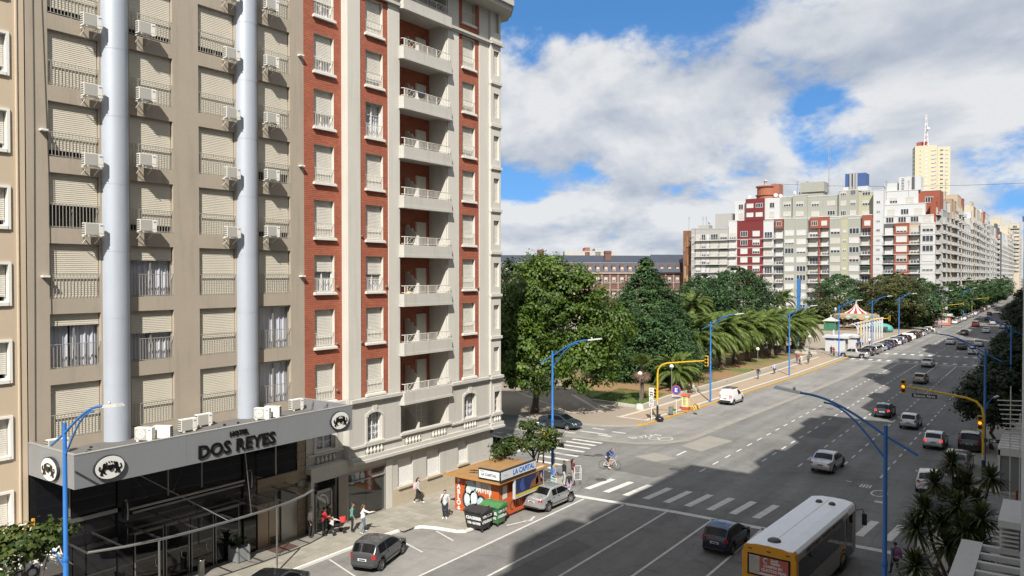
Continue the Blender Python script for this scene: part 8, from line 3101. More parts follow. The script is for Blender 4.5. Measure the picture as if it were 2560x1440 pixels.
car('hatch', 'black hatchback with red tail lamps on the sunlit edge of the shade', P_TEAL, -15.1, 90.0, R(0), brake=True)
car('hatch', 'rounded silver hatchback behind the black one in the next lane', P_SIL, -11.9, 84.9, R(0))
car('hatch', 'silver hatchback with lit brake lamps near the right pavement', P_SIL, -8.75, 76.4, R(0), brake=True)
car('suv', 'grey sport utility car parked at the right kerb by the yellow mast', P_MID, -6.25, 68.2, R(0))
car('hatch', 'white hatchback half hidden behind the tall cordyline', P_WHT, -7.3, 61.0, R(3))
car('suv', 'dark sport utility car parked at the right kerb under the trees', P_BLK, -6.1, 77.0, R(0))
car('hatch', 'sand coloured hatchback driving between the lane dashes', P_SAND, -15.7, 120.5, R(0))
car('sedan', 'silver saloon on the far stop line', P_SILD, -17.6, 143.0, R(0))
car('sedan', 'white saloon past the second crossing in the left lane', P_WHT, -19.3, 192.0, R(0))
car('sedan', 'black saloon between the two white cars past the crossing', P_BLK, -16.1, 180.0, R(0))
car('hatch', 'white hatchback on the second far crossing', P_WHT, -13.3, 170.5, R(0))
car('sedan', 'silver saloon beyond the white hatchback in the far lanes', P_SIL, -13.9, 190, R(0))
car('hatch', 'black hatchback in the sunlit patch of the far avenue', P_BLK, -19.5, 224, R(0))
car('sedan', 'white saloon driving far ahead near the right shade', P_WHT, -15.6, 236, R(0))
car('suv', 'grey sport utility car in the far right lane', P_MID, -9.9, 186, R(0))
car('sedan', 'silver saloon at the far right kerb under the trees', P_SIL, -7.2, 166, R(0))
car('suv', 'dark grey car far ahead at the right edge', P_GRY, -9.5, 222, R(0))
car('sedan', 'silver saloon parked at the far right kerb beyond the dark trees', P_SILD, -6.6, 205, R(0))
car('sedan', 'dark blue saloon driving out of the side street past the blue lamp', P_TEAL, -40.0, 64.3, R(-88))
car('suv', 'silver sport utility car parked in the shaded side street behind the corner', P_SIL, -39.2, 52.0, R(88))
car('hatch', 'white car parked behind the small street tree in the side street', P_WHT, -43.9, 51.0, R(88))
vn = car('van', 'small white van parked at the yellow kerb of the promenade', P_WHT, -31.35, 88.6, R(-2), cat='van', name='van', dark_bumper=True)
q = MB()
for sg in (-1, 1):
	q.box((sg * .58 - .02, -1.3, 1.80), (sg * .58 + .02, .3, 1.86))
for k in range(4):
	q.box((-.62, -1.2 + k * .45, 1.86), (.62, -1.12 + k * .45, 1.90))
q.build('roof_rack', M_TRIMK, vn, (0, 0, 0))
q = MB()
q.box((-.006, -2.047, .62), (.006, -2.02, 1.62))
for sg in (-1, 1):
	q.box((sg * .38 - .26, -2.044, 1.18), (sg * .38 + .26, -2.012, 1.58), 1)
q.build('rear_door', [M_TRIMK, P_WHT], vn, (0, 0, 0))
car('pickup', 'silver pickup truck parked crosswise by the crossing', P_SILD, -30.6, 150.7, R(88), cat='pickup', name='pickup_truck')
rowc = [('hatch', P_GRY, 'charcoal hatchback'), ('suv', P_MID, 'grey sport utility car'), ('hatch', P_SIL, 'silver hatchback'), ('hatch', P_SILD, 'pale silver hatchback'), ('sedan', P_BLU, 'blue saloon'), ('sedan', P_NAVY, 'navy saloon'), ('hatch', P_BLK, 'black hatchback'),
		('hatch', P_WHT, 'white hatchback'), ('sedan', P_BLU, 'blue saloon'), ('hatch', P_SIL, 'silver hatchback'), ('suv', P_BLK, 'black sport utility car'), ('van', P_WHT, 'white van'), ('hatch', P_WHT, 'white hatchback'), ('suv', P_BLK, 'black sport utility car'), ('suv', P_GRY, 'graphite sport utility car'),
		('hatch', P_WHT, 'white hatchback'), ('sedan', P_SIL, 'silver saloon'), ('hatch', P_BLK, 'black hatchback'), ('hatch', P_SILD, 'pale silver hatchback'), ('sedan', P_GRY, 'graphite saloon'), ('hatch', P_WHT, 'white hatchback')]
ORDS = NUM + ['thirteenth', 'fourteenth', 'fifteenth', 'sixteenth', 'seventeenth', 'eighteenth', 'nineteenth', 'twentieth', 'twenty-first']
for i, (k, p_, lab) in enumerate(rowc):
	y = 156.2 + i * 3.72
	car(k, '%s parked nose in, %s from the pickup in the row' % (lab, ORDS[i]), p_, -29.9 + .055 * i, y, R(72), 'cars parked nose in along the square', simple=i > 8, cat='van' if k == 'van' else 'car', name='parked_van' if k == 'van' else 'parked_car')
far = []
rr_ = random.Random(9)
cols_ = [P_WHT, P_SIL, P_BLK, P_GRY, P_MID, P_SILD, P_WHT, P_SIL, P_RED, P_NAVY]
for i in range(22):
	far.append((-26.4 + rr_.uniform(-.3, .3), 274 + i * 8.2, 'left kerb'))
for i in range(14):
	far.append((-8.6 + rr_.uniform(-.3, .3), 236 + i * 13, 'right kerb'))
for (x, y) in ((-20, 262), (-16.5, 275), (-13, 258), (-19.5, 300), (-15, 318), (-12, 335), (-18, 352), (-21.5, 340), (-14, 380), (-18.5, 400), (-20, 440), (-15.5, 460)):
	far.append((x, y, 'moving lanes'))
cl, cr, cm = 0, 0, 0
BIGN = {'left kerb': 0, 'right kerb': 0, 'moving lanes': 0}
for (x, y, w_) in far:
	p_ = rr_.choice(cols_)
	BIGN[w_] += 1
	kd = rr_.choice(('hatch', 'sedan', 'suv', 'hatch'))
	car(kd, 'distant %s %s, %s %s of the far avenue' % (p_.name[6:].replace('_', ' '), {'suv': 'utility car', 'sedan': 'saloon', 'hatch': 'hatchback'}[kd], (ORDS + ['last'])[BIGN[w_] - 1], 'in the moving lanes' if w_ == 'moving lanes' else 'along the ' + w_), p_, x, y, R(rr_.uniform(-2, 2)), 'distant cars in the %s' % w_ if w_ == 'moving lanes' else 'distant cars at the %s' % w_, simple=True)
for k, (x, y, p_, lab) in enumerate(((-43, 236, P_WHT, 'white car parked under the brown tinged trees of the square'), (-47.5, 240, P_SIL, 'silver car parked under the trees of the square'), (-39, 243, P_BLK, 'dark car parked under the trees of the square'))):
	car('sedan', lab, p_, x, y, R(80), simple=True, z=HZ + .01)
BX, BY, BL, BW = -10.18, 39.15, 9.7, 2.45
bus = thing('bus', 'white and amber city bus with an advertisement in its rear window', 'bus', (BX, BY, 0), R(-3.0))
M_AMB = mat('bus_amber', (.66, .30, .02), .35, var=.06, coat=.4)
M_BWH = mat('bus_white', (.86, .89, .93), .4, var=.05, scale=1.5, dirt=.08)
M_BGR = mat('bus_side', (.30, .30, .29), .45, var=.06, dirt=.1)
hw, hl = BW / 2, BL / 2
q = MB()
pr_ = [(0, .35), (hw * .96, .35), (hw, .55), (hw, 1.3), (hw * .985, 2.55), (hw * .95, 2.78), (hw * .86, 2.90), (hw * .5, 2.985), (0, 3.0)]
ring_ = pr_ + [(-x, z) for x, z in pr_[-2:0:-1]]
stn = [(-hl + .0, .97, .98), (-hl + .10, 1, 1), (-hl + .34, 1, 1), (hl - .25, 1, 1), (hl, .95, .97)]
vs_ = []
for y, kx, kz in stn:
	vs_ += [(x * kx, y, (z - 1.6) * kz + 1.6) for x, z in ring_]
n = len(ring_)
fs, mi = [], []
for i in range(4):
	for k in range(n):
		k2 = (k + 1) % n
		fs.append((i * n + k, i * n + k2, (i + 1) * n + k2, (i + 1) * n + k))
		zc = (ring_[k][1] + ring_[k2][1]) / 2
		mi.append(0 if zc > 2.87 or (zc > 2.6 and i > 1) else (1 if i < 2 else 2))
q.v, q.f, q.m, q.s = list(vs_), fs, mi, [False] * len(fs)
q.add(vs_[:n], (tuple(range(n))[::-1],), 1)
q.add(vs_[-n:], (tuple(range(n)),), 2)
q.build('body', [M_BWH, M_AMB, M_BGR], bus, (0, 0, 0))
q = MB()
q.tube([(-hw * .97, -hl + .06, 1.0), (-hw * .97, -hl + .05, 2.5), (-hw * .84, -hl + .05, 2.86), (0, -hl + .04, 2.94), (hw * .84, -hl + .05, 2.86), (hw * .97, -hl + .05, 2.5), (hw * .97, -hl + .06, 1.0)], .05, 6)
q.build('rear_rim', M_AMB, bus, (0, 0, 0))
q = MB()
q.box((-.96, -hl - .028, 1.55), (.96, -hl + .01, 2.52))
rw_ = q.build('rear_window', M_BLACKGL, bus, (0, 0, 0))
q = MB()
q.box((-.88, -hl - .036, 1.62), (-.40, -hl - .03, 2.45), 1)
q.box((-.40, -hl - .036, 1.62), (.88, -hl - .03, 2.45), 0)
ad_ = q.build('advertisement', [mat('ad_coral', (.40, .10, .075), .5, var=.1), mat('ad_pale', (.40, .38, .34), .5, var=.25, scale=2)], rw_, (0, 0, 0))
for (tx, sz, x, z) in (('Credi', .14, .26, 2.37), ('Naldo', .17, .32, 2.24), ('COMPRA EN', .15, .2, 2.06), ('CUOTAS FIJAS', .175, .24, 1.88)):
	me = textmesh(tx, sz, .002, .008)
	me.materials.clear()
	me.materials.append(M_SIGNW)
	me.transform(Matrix.Translation((x, -hl - .04, z)) @ Matrix.Rotation(R(90), 4, 'X'))
	put('ad_lettering', me, rw_, (0, 0, 0))
q = MB()
q.box((-.40, -hl - .04, 1.64), (.40, -hl - .037, 1.74))
q.tube([(-.02 + .09 * math.cos(R(a)) - .10, -hl - .04, 2.30 + .11 * math.sin(R(a))) for a in range(40, 330, 30)], .03, 5)
q.build('ad_logo', M_SIGNW, rw_, (0, 0, 0))
q = MB()
for x in (-.85, 0, .85):
	q.box((x - .09, -hl - .02, 2.70), (x + .09, -hl + .02, 2.74))
q.build('marker_light', M_TRIMK, bus, (0, 0, 0))
for sg in (-1, 1):
	nwin = 7
	for i in range(nwin):
		y0 = -hl + .35 + i * (BL - 2.6) / nwin
		y1 = y0 + (BL - 2.6) / nwin - .06
		q = MB()
		q.add([(sg * (hw + .005), y0, 1.42), (sg * (hw + .005), y1, 1.42), (sg * (hw * .988 + .005), y1, 2.46), (sg * (hw * .988 + .005), y0, 2.46), (sg * (hw - .02), y0, 1.42), (sg * (hw - .02), y1, 1.42), (sg * (hw * .97), y1, 2.46), (sg * (hw * .97), y0, 2.46)], ((0, 1, 2, 3), (0, 4, 5, 1), (3, 2, 6, 7), (0, 3, 7, 4), (1, 5, 6, 2)))
		q.build('side_window', M_BLACKGL, bus, (0, 0, 0))
	q = MB()
	q.box((sg * (hw - .03), hl - 2.0, .45), (sg * (hw + .008), hl - .9, 2.5))
	q.build('door', M_BLACKGL, bus, (0, 0, 0))
	q = MB()
	q.add([(sg * (hw * .987 + .008), -hl + .3, 2.50), (sg * (hw * .987 + .008), hl - 1.6, 2.50), (sg * (hw * .955 + .008), hl - 1.6, 2.74), (sg * (hw * .955 + .008), -hl + .3, 2.74)], ((0, 1, 2, 3),))
	q.build('name_band', mat('bus_band', (.34, .33, .31), .5, var=.1), bus, (0, 0, 0))
	me = textmesh('LINEA 25 DE MAYO - TRANSPORTE - MAR DEL PLATA', .24, .002, .004)
	me.materials.clear()
	me.materials.append(M_TRIMK)
	if sg > 0:
		me.transform(Matrix.Translation((hw * .975 + .012, -.6, 2.62)) @ Matrix.Rotation(R(-8), 4, 'Y') @ Matrix.Rotation(R(90), 4, 'Z') @ Matrix.Rotation(R(90), 4, 'X'))
		put('band_lettering', me, bus, (0, 0, 0))
	for i in range(6):
		q = MB()
		y = hl - 1.45 + i * .24
		q.add([(sg * (hw * .99 + .006), y, 2.48), (sg * (hw * .99 + .006), y + .11, 2.48), (sg * (hw * .93 + .01), y + .19, 2.84), (sg * (hw * .93 + .01), y + .08, 2.84)], ((0, 1, 2, 3),))
		q.build('stripe', mat('bus_brown', (.20, .09, .02), .5, var=.05), bus, (0, 0, 0))
	for i in range(4):
		q = MB()
		y = hl - 3.0 + i * .24
		q.box((sg * (hw + .001), y, .6), (sg * (hw + .006), y + .12, 1.40))
		q.build('stripe', M_AMB, bus, (0, 0, 0))
	for yw in (-hl + 2.4, hl - 2.55):
		q = MB()
		q.lathe([(.001, -.12), (.40, -.12), (.47, -.08), (.47, .10), (.38, .12), (.30, .06), (.001, .05)], 20)
		q.xf(Matrix.Translation((sg * (hw - .10), yw, .47)) @ Matrix.Rotation(R(90 * sg), 4, 'Y'))
		q.build('wheel', M_TYRE, bus, (0, 0, 0))
		q = MB()
		q.lathe([(.62, 0), (.58, .025), (.52, .0)], 20)
		q.xf(Matrix.Translation((sg * (hw - .0), yw, .50)) @ Matrix.Rotation(R(90 * sg), 4, 'Y'))
		q.build('wheel_arch', M_TRIMK, bus, (0, 0, 0))
	q = MB()
	q.tube([(sg * hw * .95, hl - .1, 2.5), (sg * (hw + .25), hl + .15, 2.55), (sg * (hw + .32), hl + .18, 2.3)], .025, 6)
	q.box((sg * (hw + .22), hl + .10, 1.72), (sg * (hw + .44), hl + .26, 2.32))
	q.build('mirror', M_TRIMK, bus, (0, 0, 0))
	q = MB()
	q.box((sg * 1.08 - .09, -hl - .03, .75), (sg * 1.08 + .09, -hl + .02, 1.35))
	q.build('tail_light', M_TAIL, bus, (0, 0, 0))
q = MB()
q.box((-.98, hl - .02, 1.2), (.98, hl + .02, 2.5))
q.build('windscreen', M_BLACKGL, bus, (0, 0, 0))
for (x, y, s) in ((-.02, -hl + .75, .85), (-.30, hl - 1.5, .5), (.38, hl - 1.55, .5)):
	q = MB()
	q.lathe([(.36 * s, 0), (.34 * s, .08), (.22 * s, .14), (.001, .15)], 14, (x, y, 2.975))
	q.build('roof_vent', mat('vent_brown', (.07, .06, .055), .5, var=.1), bus, (0, 0, 0))
q = MB()
q.box((-.012, -hl + 1.2, 2.99), (.012, hl - .8, 3.004))
q.build('roof_seam', M_BGR, bus, (0, 0, 0))
# ------------------------------------------------------------------ people
SKIN = mat('skin', (.40, .23, .15), .55, var=.05)
SKIND = mat('skin_dark', (.27, .15, .095), .55, var=.05)
HAIRB = mat('hair_black', (.018, .014, .012), .5, var=.2, scale=20)
HAIRN = mat('hair_brown', (.07, .035, .018), .5, var=.2, scale=20)
HAIRY = mat('hair_blond', (.36, .24, .11), .5, var=.2, scale=20)
HAIRG = mat('hair_grey', (.13, .11, .10), .6, var=.2, scale=20)
def cloth(n, c):
	return mat('cloth_' + n, c, .85, var=.10, scale=6, bump=.2, bscale=30)
def person(label, loc, rz, h, top, legs, shoe, hair, pose='stand', skin=None, sleeve=1.0, slim=1.0, long_hair=0.0, group=None, short_legs=False, hood=False):
	"""A standing, walking, sitting or riding figure, facing +y in its own frame; one continuous body."""
	skin = skin or SKIN
	s = h / 1.72
	J = dict(pel=(0, 0, .93), spi=(0, .01, 1.12), che=(0, .0, 1.32), nek=(0, .005, 1.46), hed=(0, .03, 1.60),
			 shl=(-.19, 0, 1.40), shr=(.19, 0, 1.40), ell=(-.25, -.02, 1.13), elr=(.25, -.02, 1.13), wrl=(-.25, .08, .90), wrr=(.25, .08, .90),
			 hil=(-.09, 0, .90), hir=(.09, 0, .90), knl=(-.10, .03, .50), knr=(.10, .03, .50), anl=(-.10, -.02, .08), anr=(.10, -.02, .08), tol=(-.12, .15, .03), tor=(.12, .15, .03))
	if pose == 'walk':
		J.update(knl=(-.09, .18, .51), anl=(-.09, .26, .10), tol=(-.10, .42, .06), knr=(.09, -.02, .50), anr=(.09, -.30, .14), tor=(.10, -.18, .03), ell=(-.25, -.12, 1.15), wrl=(-.24, -.16, .92), elr=(.25, .08, 1.15), wrr=(.23, .24, .99))
	if pose == 'point':
		J.update(elr=(.36, .22, 1.30), wrr=(.42, .46, 1.32), knl=(-.09, .14, .51), anl=(-.09, .16, .10), tol=(-.10, .32, .05), anr=(.10, -.20, .10), tor=(.12, -.06, .03))
	if pose == 'chin':
		J.update(elr=(.26, .12, 1.14), wrr=(.08, .20, 1.44), ell=(-.27, -.03, 1.13), wrl=(-.27, .04, .90))
	if pose == 'push':
		J.update(ell=(-.24, .10, 1.14), elr=(.24, .10, 1.14), wrl=(-.18, .38, 1.06), wrr=(.18, .38, 1.06))
	if pose == 'phone':
		J.update(ell=(-.22, .10, 1.13), elr=(.22, .10, 1.13), wrl=(-.06, .28, 1.24), wrr=(.06, .28, 1.24), hed=(0, .07, 1.585))
	if pose == 'sit':
		d = .45
		for k in list(J):
			if k not in ('knl', 'knr', 'anl', 'anr', 'tol', 'tor'):
				x, y, z = J[k]
				J[k] = (x, y, z - d)
		J.update(knl=(-.11, .42, .50), knr=(.11, .42, .50), anl=(-.11, .42, .08), anr=(.11, .45, .08), tol=(-.12, .58, .03), tor=(.12, .61, .03), wrl=(-.12, .34, .58), wrr=(.12, .34, .58), ell=(-.24, .08, .70), elr=(.24, .08, .70))
	if pose == 'ride':
		J = dict(pel=(0, -.30, .98), spi=(0, -.20, 1.14), che=(0, -.02, 1.30), nek=(0, .12, 1.40), hed=(0, .22, 1.52), shl=(-.18, .02, 1.34), shr=(.18, .02, 1.34), ell=(-.24, .22, 1.16), elr=(.24, .22, 1.16), wrl=(-.22, .44, 1.02), wrr=(.22, .44, 1.02),
				 hil=(-.09, -.28, .94), hir=(.09, -.28, .94), knl=(-.10, .08, .80), knr=(.10, .02, .58), anl=(-.10, -.02, .42), anr=(.10, -.08, .17), tol=(-.11, .14, .38), tor=(.11, .08, .13))
	J = {k: Vector(v) * s for k, v in J.items()}
	B = [('pel', 'spi', .135, .125, 0), ('spi', 'che', .125, .145, 0), ('che', 'nek', .13, .065, 0), ('shl', 'shr', .075, .075, 0), ('nek', 'hed', .052, .055, 3), ('hil', 'hir', .115, .115, 1),
		 ('shl', 'ell', .062, .050, 0), ('shr', 'elr', .062, .050, 0), ('ell', 'wrl', .046, .034, 4), ('elr', 'wrr', .046, .034, 4),
		 ('hil', 'knl', .098, .068, 1), ('hir', 'knr', .098, .068, 1), ('knl', 'anl', .064, .046, 5), ('knr', 'anr', .064, .046, 5), ('anl', 'tol', .046, .036, 2), ('anr', 'tor', .046, .036, 2)]
	q_ = MB()
	for a, b2, r0, r1, mi in B:
		p, e_ = J[a], J[b2]
		k = slim if mi in (0, 1) else 1
		n = 5
		q_.tube([p.lerp(e_, i / n) for i in range(n + 1)], [(r0 + (r1 - r0) * i / n) * s * k for i in range(n + 1)], 10)
		q_.ball(p, r0 * s * k, 10, 0, 7)
		q_.ball(e_, r1 * s * k, 10, 0, 7)
	hd = J['hed']
	q_.ball(hd + Vector((0, .005, .03)) * s, (.078 * s, .095 * s, .115 * s), 14, 0, 10)
	q_.ball(hd + Vector((0, .075, -.045)) * s, (.045 * s, .045 * s, .045 * s), 10, 0, 7)
	q_.ball(hd + Vector((0, .105, .015)) * s, (.018 * s, .028 * s, .026 * s), 8, 0, 6)
	for sx in (-1, 1):
		q_.ball(hd + Vector((sx * .080, 0, .01)) * s, (.014 * s, .024 * s, .034 * s), 8, 0, 6)
	dirs = {}
	for el, wr in (('ell', 'wrl'), ('elr', 'wrr')):
		d = (J[wr] - J[el]).normalized()
		dirs[wr] = d
		sd = d.orthogonal().normalized()
		q_.tube([J[wr], J[wr] + d * .045 * s, J[wr] + d * .095 * s], [.030 * s, .040 * s, .034 * s], 8)
	me = q_.mesh('tmp', [])
	o = bpy.data.objects.new('tmp', me)
	COL.objects.link(o)
	md = o.modifiers.new('r', 'REMESH')
	md.mode = 'VOXEL'
	md.voxel_size = .019 * s
	sm_ = o.modifiers.new('s', 'SMOOTH')
	sm_.iterations = 3
	sm_.factor = .5
	dg = bpy.context.evaluated_depsgraph_get()
	bm_ = bpy.data.meshes.new_from_object(o.evaluated_get(dg))
	COL.objects.unlink(o)
	bpy.data.objects.remove(o)
	nv = len(bm_.vertices)
	co = np.empty(nv * 3, dtype=np.float64)
	bm_.vertices.foreach_get('co', co)
	co = co.reshape(-1, 3)
	best = np.full(nv, 1e9)
	lab = np.zeros(nv, dtype=int)
	segs = [(J[a], J[b2], r0 * s, r1 * s, mi) for a, b2, r0, r1, mi in B] + [(hd, hd + Vector((0, 0, .05)) * s, .09 * s, .09 * s, 3)] + [(J[w2], J[w2] + dirs[w2] * .1 * s, .03 * s, .03 * s, 3) for w2 in dirs]
	for p, e_, r0, r1, mi in segs:
		p_, d_ = np.array(p), np.array(e_ - p)
		t = np.clip(((co - p_) @ d_) / max(d_ @ d_, 1e-9), 0, 1)
		dist = np.linalg.norm(co - (p_ + t[:, None] * d_), axis=1) - (r0 + (r1 - r0) * t)
		up = dist < best
		best[up] = dist[up]
		lb = np.full(nv, mi)
		if mi == 4:
			lb = np.where(t < sleeve, 0, 3)
		if mi == 5:
			lb = np.where(t < .95, 1, 2) if not short_legs else np.where(t < .05, 1, np.where(t < .93, 3, 2))
		if mi == 1 and short_legs:
			lb = np.where(t < .8, 1, 3)
		lab[up] = lb[up]
	V = [tuple(v) for v in co]
	F_ = [tuple(p.vertices) for p in bm_.polygons]
	mi_ = [int(np.bincount(lab[list(f)]).argmax()) for f in F_]
	bpy.data.meshes.remove(bm_)
	q_ = MB()
	q_.v, q_.f, q_.m, q_.s = V, F_, mi_, [True] * len(F_)
	for w2, d in dirs.items():
		base = J[w2] + d * .085 * s
		side_ = Vector((0, 1, 0)) if abs(d.y) < .8 else Vector((1, 0, 0))
		side_ = (side_ - d * side_.dot(d)).normalized()
		curl = d.cross(side_)
		if curl.dot(Vector((0, 1, 0))) < 0:
			curl = -curl
		for i, ln in enumerate((.066, .078, .072, .056)):
			r_ = base + side_ * ((i - 1.5) * .018 * s)
			q_.tube([r_ - d * .02 * s, r_ + d * ln * .5 * s, r_ + d * ln * .85 * s + curl * .018 * s, r_ + d * ln * s + curl * .035 * s], [.0095 * s, .009 * s, .008 * s, .006 * s], 6, 3)
		r_ = J[w2] + d * .04 * s + side_ * .03 * s
		q_.tube([r_, r_ + (d * .6 + side_ * .7).normalized() * .035 * s, r_ + (d * .9 + side_ * .4).normalized() * .065 * s], [.012 * s, .010 * s, .007 * s], 6, 3)
	for sx in (-1, 1):
		q_.ball(hd + Vector((sx * .030, .088, .035)) * s, (.011 * s, .008 * s, .007 * s), 6, 4, 5)
	q_.ball(hd + Vector((0, .108, -.035)) * s, (.022 * s, .007 * s, .006 * s), 6, 5, 5)
	t_ = thing('person', label, 'person', loc, rz, group)
	q_.build('body', [top, legs, shoe, skin, M_BLACK, mat('lip', (.28, .10, .08), .5, var=0)], t_, (0, 0, 0))
	q_ = MB()
	c = hd + Vector((0, -.012, .05)) * s
	vs_, fs = [], []
	NU, NV = 14, 7
	for j in range(NV + 1):
		th = R(-18) + (R(90) - R(-18)) * j / NV
		for i in range(NU):
			ph = 2 * math.pi * i / NU
			k = 1.0
			zz_ = math.sin(th)
			if math.sin(ph) > .35 and zz_ < .55:
				zz_ = .55
			vs_.append(c + Vector((.088 * math.cos(th) * math.cos(ph), .106 * math.cos(th) * math.sin(ph), .108 * zz_)) * s)
	fs = [(j * NU + i, j * NU + (i + 1) % NU, (j + 1) * NU + (i + 1) % NU, (j + 1) * NU + i) for j in range(NV) for i in range(NU)]
	q_.add(vs_, fs, 0, True)
	if long_hair:
		q_.tube([c + Vector((0, -.06, .02)) * s, c + Vector((0, -.105, -.12)) * s, c + Vector((0, -.12, -.12 - long_hair * .6)) * s, c + Vector((0, -.10, -.12 - long_hair)) * s], [.07 * s, .085 * s, .07 * s, .02 * s], 9)
	q_.build('hood' if hood else 'hair', hair, t_, (0, 0, 0))
	return t_
def backpack(label, loc, rz, m, sc=1.0, cat='backpack'):
	q_ = MB()
	vs_ = []
	for z, w_, d in ((0, .14, .06), (.08, .17, .10), (.28, .165, .11), (.40, .13, .08), (.45, .06, .04)):
		for i in range(12):
			a = 2 * math.pi * i / 12
			vs_.append((w_ * sc * math.copysign(abs(math.cos(a)) ** .6, math.cos(a)), d * sc * math.copysign(abs(math.sin(a)) ** .6, math.sin(a)), z * sc))
	q_.add(vs_, [(j * 12 + i, j * 12 + (i + 1) % 12, (j + 1) * 12 + (i + 1) % 12, (j + 1) * 12 + i) for j in range(4) for i in range(12)], 0, True)
	q_.add(vs_[:12], (tuple(range(12))[::-1],))
	q_.add(vs_[-12:], (tuple(range(12)),))
	q_.ball((0, -.10 * sc, .14 * sc), (.11 * sc, .05 * sc, .10 * sc), 10, 0, 6)
	for sx in (-.1, .1):
		q_.tube([(sx * sc, .07 * sc, .40 * sc), (sx * 1.1 * sc, .24 * sc, .42 * sc), (sx * 1.2 * sc, .26 * sc, .2 * sc), (sx * 1.1 * sc, .10 * sc, .03 * sc)], .014 * sc, 5)
	o = q_.build('backpack', m, None, loc)
	o.rotation_euler = (0, 0, rz)
	return tag(o, label, cat)
WHITE_SH = cloth('white_shoe', (.60, .60, .59))
DARK_SH = cloth('dark_shoe', (.03, .03, .03))
NAVYC = cloth('navy', (.018, .022, .04))
BLACKC = cloth('black', (.016, .016, .018))
JEANS = cloth('jeans', (.10, .14, .21))
GREYC = cloth('grey', (.36, .37, .38))
ZP = HZ + .012
person('man in grey shirt and navy trousers touching his chin in front of the kiosk', (-30.5, 35.75, ZP), R(-150), 1.74, cloth('heather', (.44, .45, .47)), NAVYC, WHITE_SH, HAIRB, 'chin', sleeve=.1, slim=1.18)
backpack('dark green bag slung on the shoulder of the man before the kiosk', (-30.72, 35.86, 1.02), R(30), cloth('bottle_green', (.03, .10, .08)), 1.1, 'bag')
person('girl in grey top and wide black trousers walking away with a pink bag', (-34.0, 37.15, ZP), R(-75), 1.66, GREYC, BLACKC, WHITE_SH, HAIRB, 'walk', long_hair=.22, slim=1.0)
backpack('pale pink backpack on the walking girl', (-34.22, 37.12, 1.02), R(-75), cloth('pink', (.60, .36, .40)), .95)
person('woman in teal top and black leggings standing by the shop window', (-33.3, 30.75, ZP), R(-35), 1.66, cloth('teal', (.10, .24, .20)), BLACKC, DARK_SH, HAIRB, 'stand', long_hair=.18, slim=.92)
person('woman in white jacket and jeans with long brown hair stretching out an arm', (-32.6, 30.95, ZP), R(-20), 1.66, cloth('white', (.62, .61, .57)), JEANS, WHITE_SH, HAIRN, 'point', long_hair=.34, slim=1.08)
person('person in white shirt and grey hood leaning by the steel panel', (-34.55, 28.75, ZP), R(-60), 1.70, cloth('pale', (.54, .54, .54)), BLACKC, DARK_SH, cloth('hood_grey', (.22, .21, .24)), 'stand', sleeve=.25, hood=True)
person('person in red checked jacket pushing the pram beside the shop door', (-34.1, 29.35, ZP), R(-10), 1.62, cloth('red_check', (.34, .02, .025)), BLACKC, DARK_SH, HAIRB, 'push')
person('dark haired woman standing in the doorway behind the pram', (-34.35, 29.95, ZP), R(-70), 1.62, cloth('olive', (.06, .055, .04)), BLACKC, DARK_SH, HAIRB, 'stand', long_hair=.2)
pm = thing('pram', 'black pram with white cover and red hood', 'pram', (-33.75, 30.0, ZP), R(-15))
q = MB()
for (x, y) in ((-.24, -.28), (.24, -.28), (-.2, .38), (.2, .38)):
	w_ = MB()
	w_.lathe([(.08, -.02), (.12, -.025), (.13, 0), (.12, .025), (.08, .02), (.001, .015)], 14)
	w_.xf(Matrix.Translation((x, y, .13)) @ Matrix.Rotation(R(90), 4, 'Y'))
	w_.build('wheel', M_TYRE, pm, (0, 0, 0))
for sx in (-.2, .2):
	q.tube([(sx, -.28, .14), (sx, .1, .48), (sx, .28, .6)], .014, 6)
	q.tube([(sx, .38, .14), (sx, .0, .50), (sx, -.36, .98)], .014, 6)
q.tube([(-.2, -.36, .98), (.2, -.36, .98)], .018, 6)
q.build('frame', M_BLACK, pm, (0, 0, 0))
q = MB()
q.lathe([(.001, .40), (.16, .42), (.22, .56), (.24, .66)], 12, (0, .12, 0), sy=1.7)
q.build('seat', cloth('pram_black', (.02, .02, .022)), pm, (0, 0, 0))
q = MB()
vs_ = [(.26 * math.cos(R(a)) * math.cos(R(b2)) + 0, .34 + .26 * math.sin(R(b2)) * .8 - .0, .66 + .28 * math.sin(R(a))) for b2 in range(-70, 71, 20) for a in range(0, 181, 20)]
q.add(vs_, [(j * 10 + i, j * 10 + i + 1, (j + 1) * 10 + i + 1, (j + 1) * 10 + i) for j in range(7) for i in range(9)], 0, True)
q.build('hood', cloth('pram_red', (.42, .03, .03)), pm, (0, 0, 0))
q = MB()
q.add([(-.24, -.30, .92), (.24, -.30, .92), (.26, .10, .80), (-.26, .10, .80), (-.26, -.34, .60), (.26, -.34, .60)], ((0, 1, 2, 3), (4, 5, 1, 0)))
q.build('cover', cloth('pram_cover', (.58, .55, .52)), pm, (0, 0, 0))
person('blond woman in blue blouse waiting beside the blue corner post', (-28.75, 45.5, ZP), R(-35), 1.64, cloth('blue', (.16, .22, .38)), cloth('dark_blue', (.05, .06, .10)), WHITE_SH, HAIRY, 'stand', sleeve=.05, long_hair=.12)
person('man in black jacket with pale stripes waiting at the corner', (-28.45, 46.3, ZP), R(-45), 1.76, BLACKC, GREYC, DARK_SH, HAIRB, 'stand', skin=SKIND, slim=1.12)
person('tall woman in maroon coat waiting at the back of the corner group', (-28.15, 47.0, ZP), R(-60), 1.78, cloth('maroon', (.10, .022, .025)), cloth('stone', (.30, .30, .30)), DARK_SH, HAIRB, 'stand', long_hair=.16, slim=1.1)
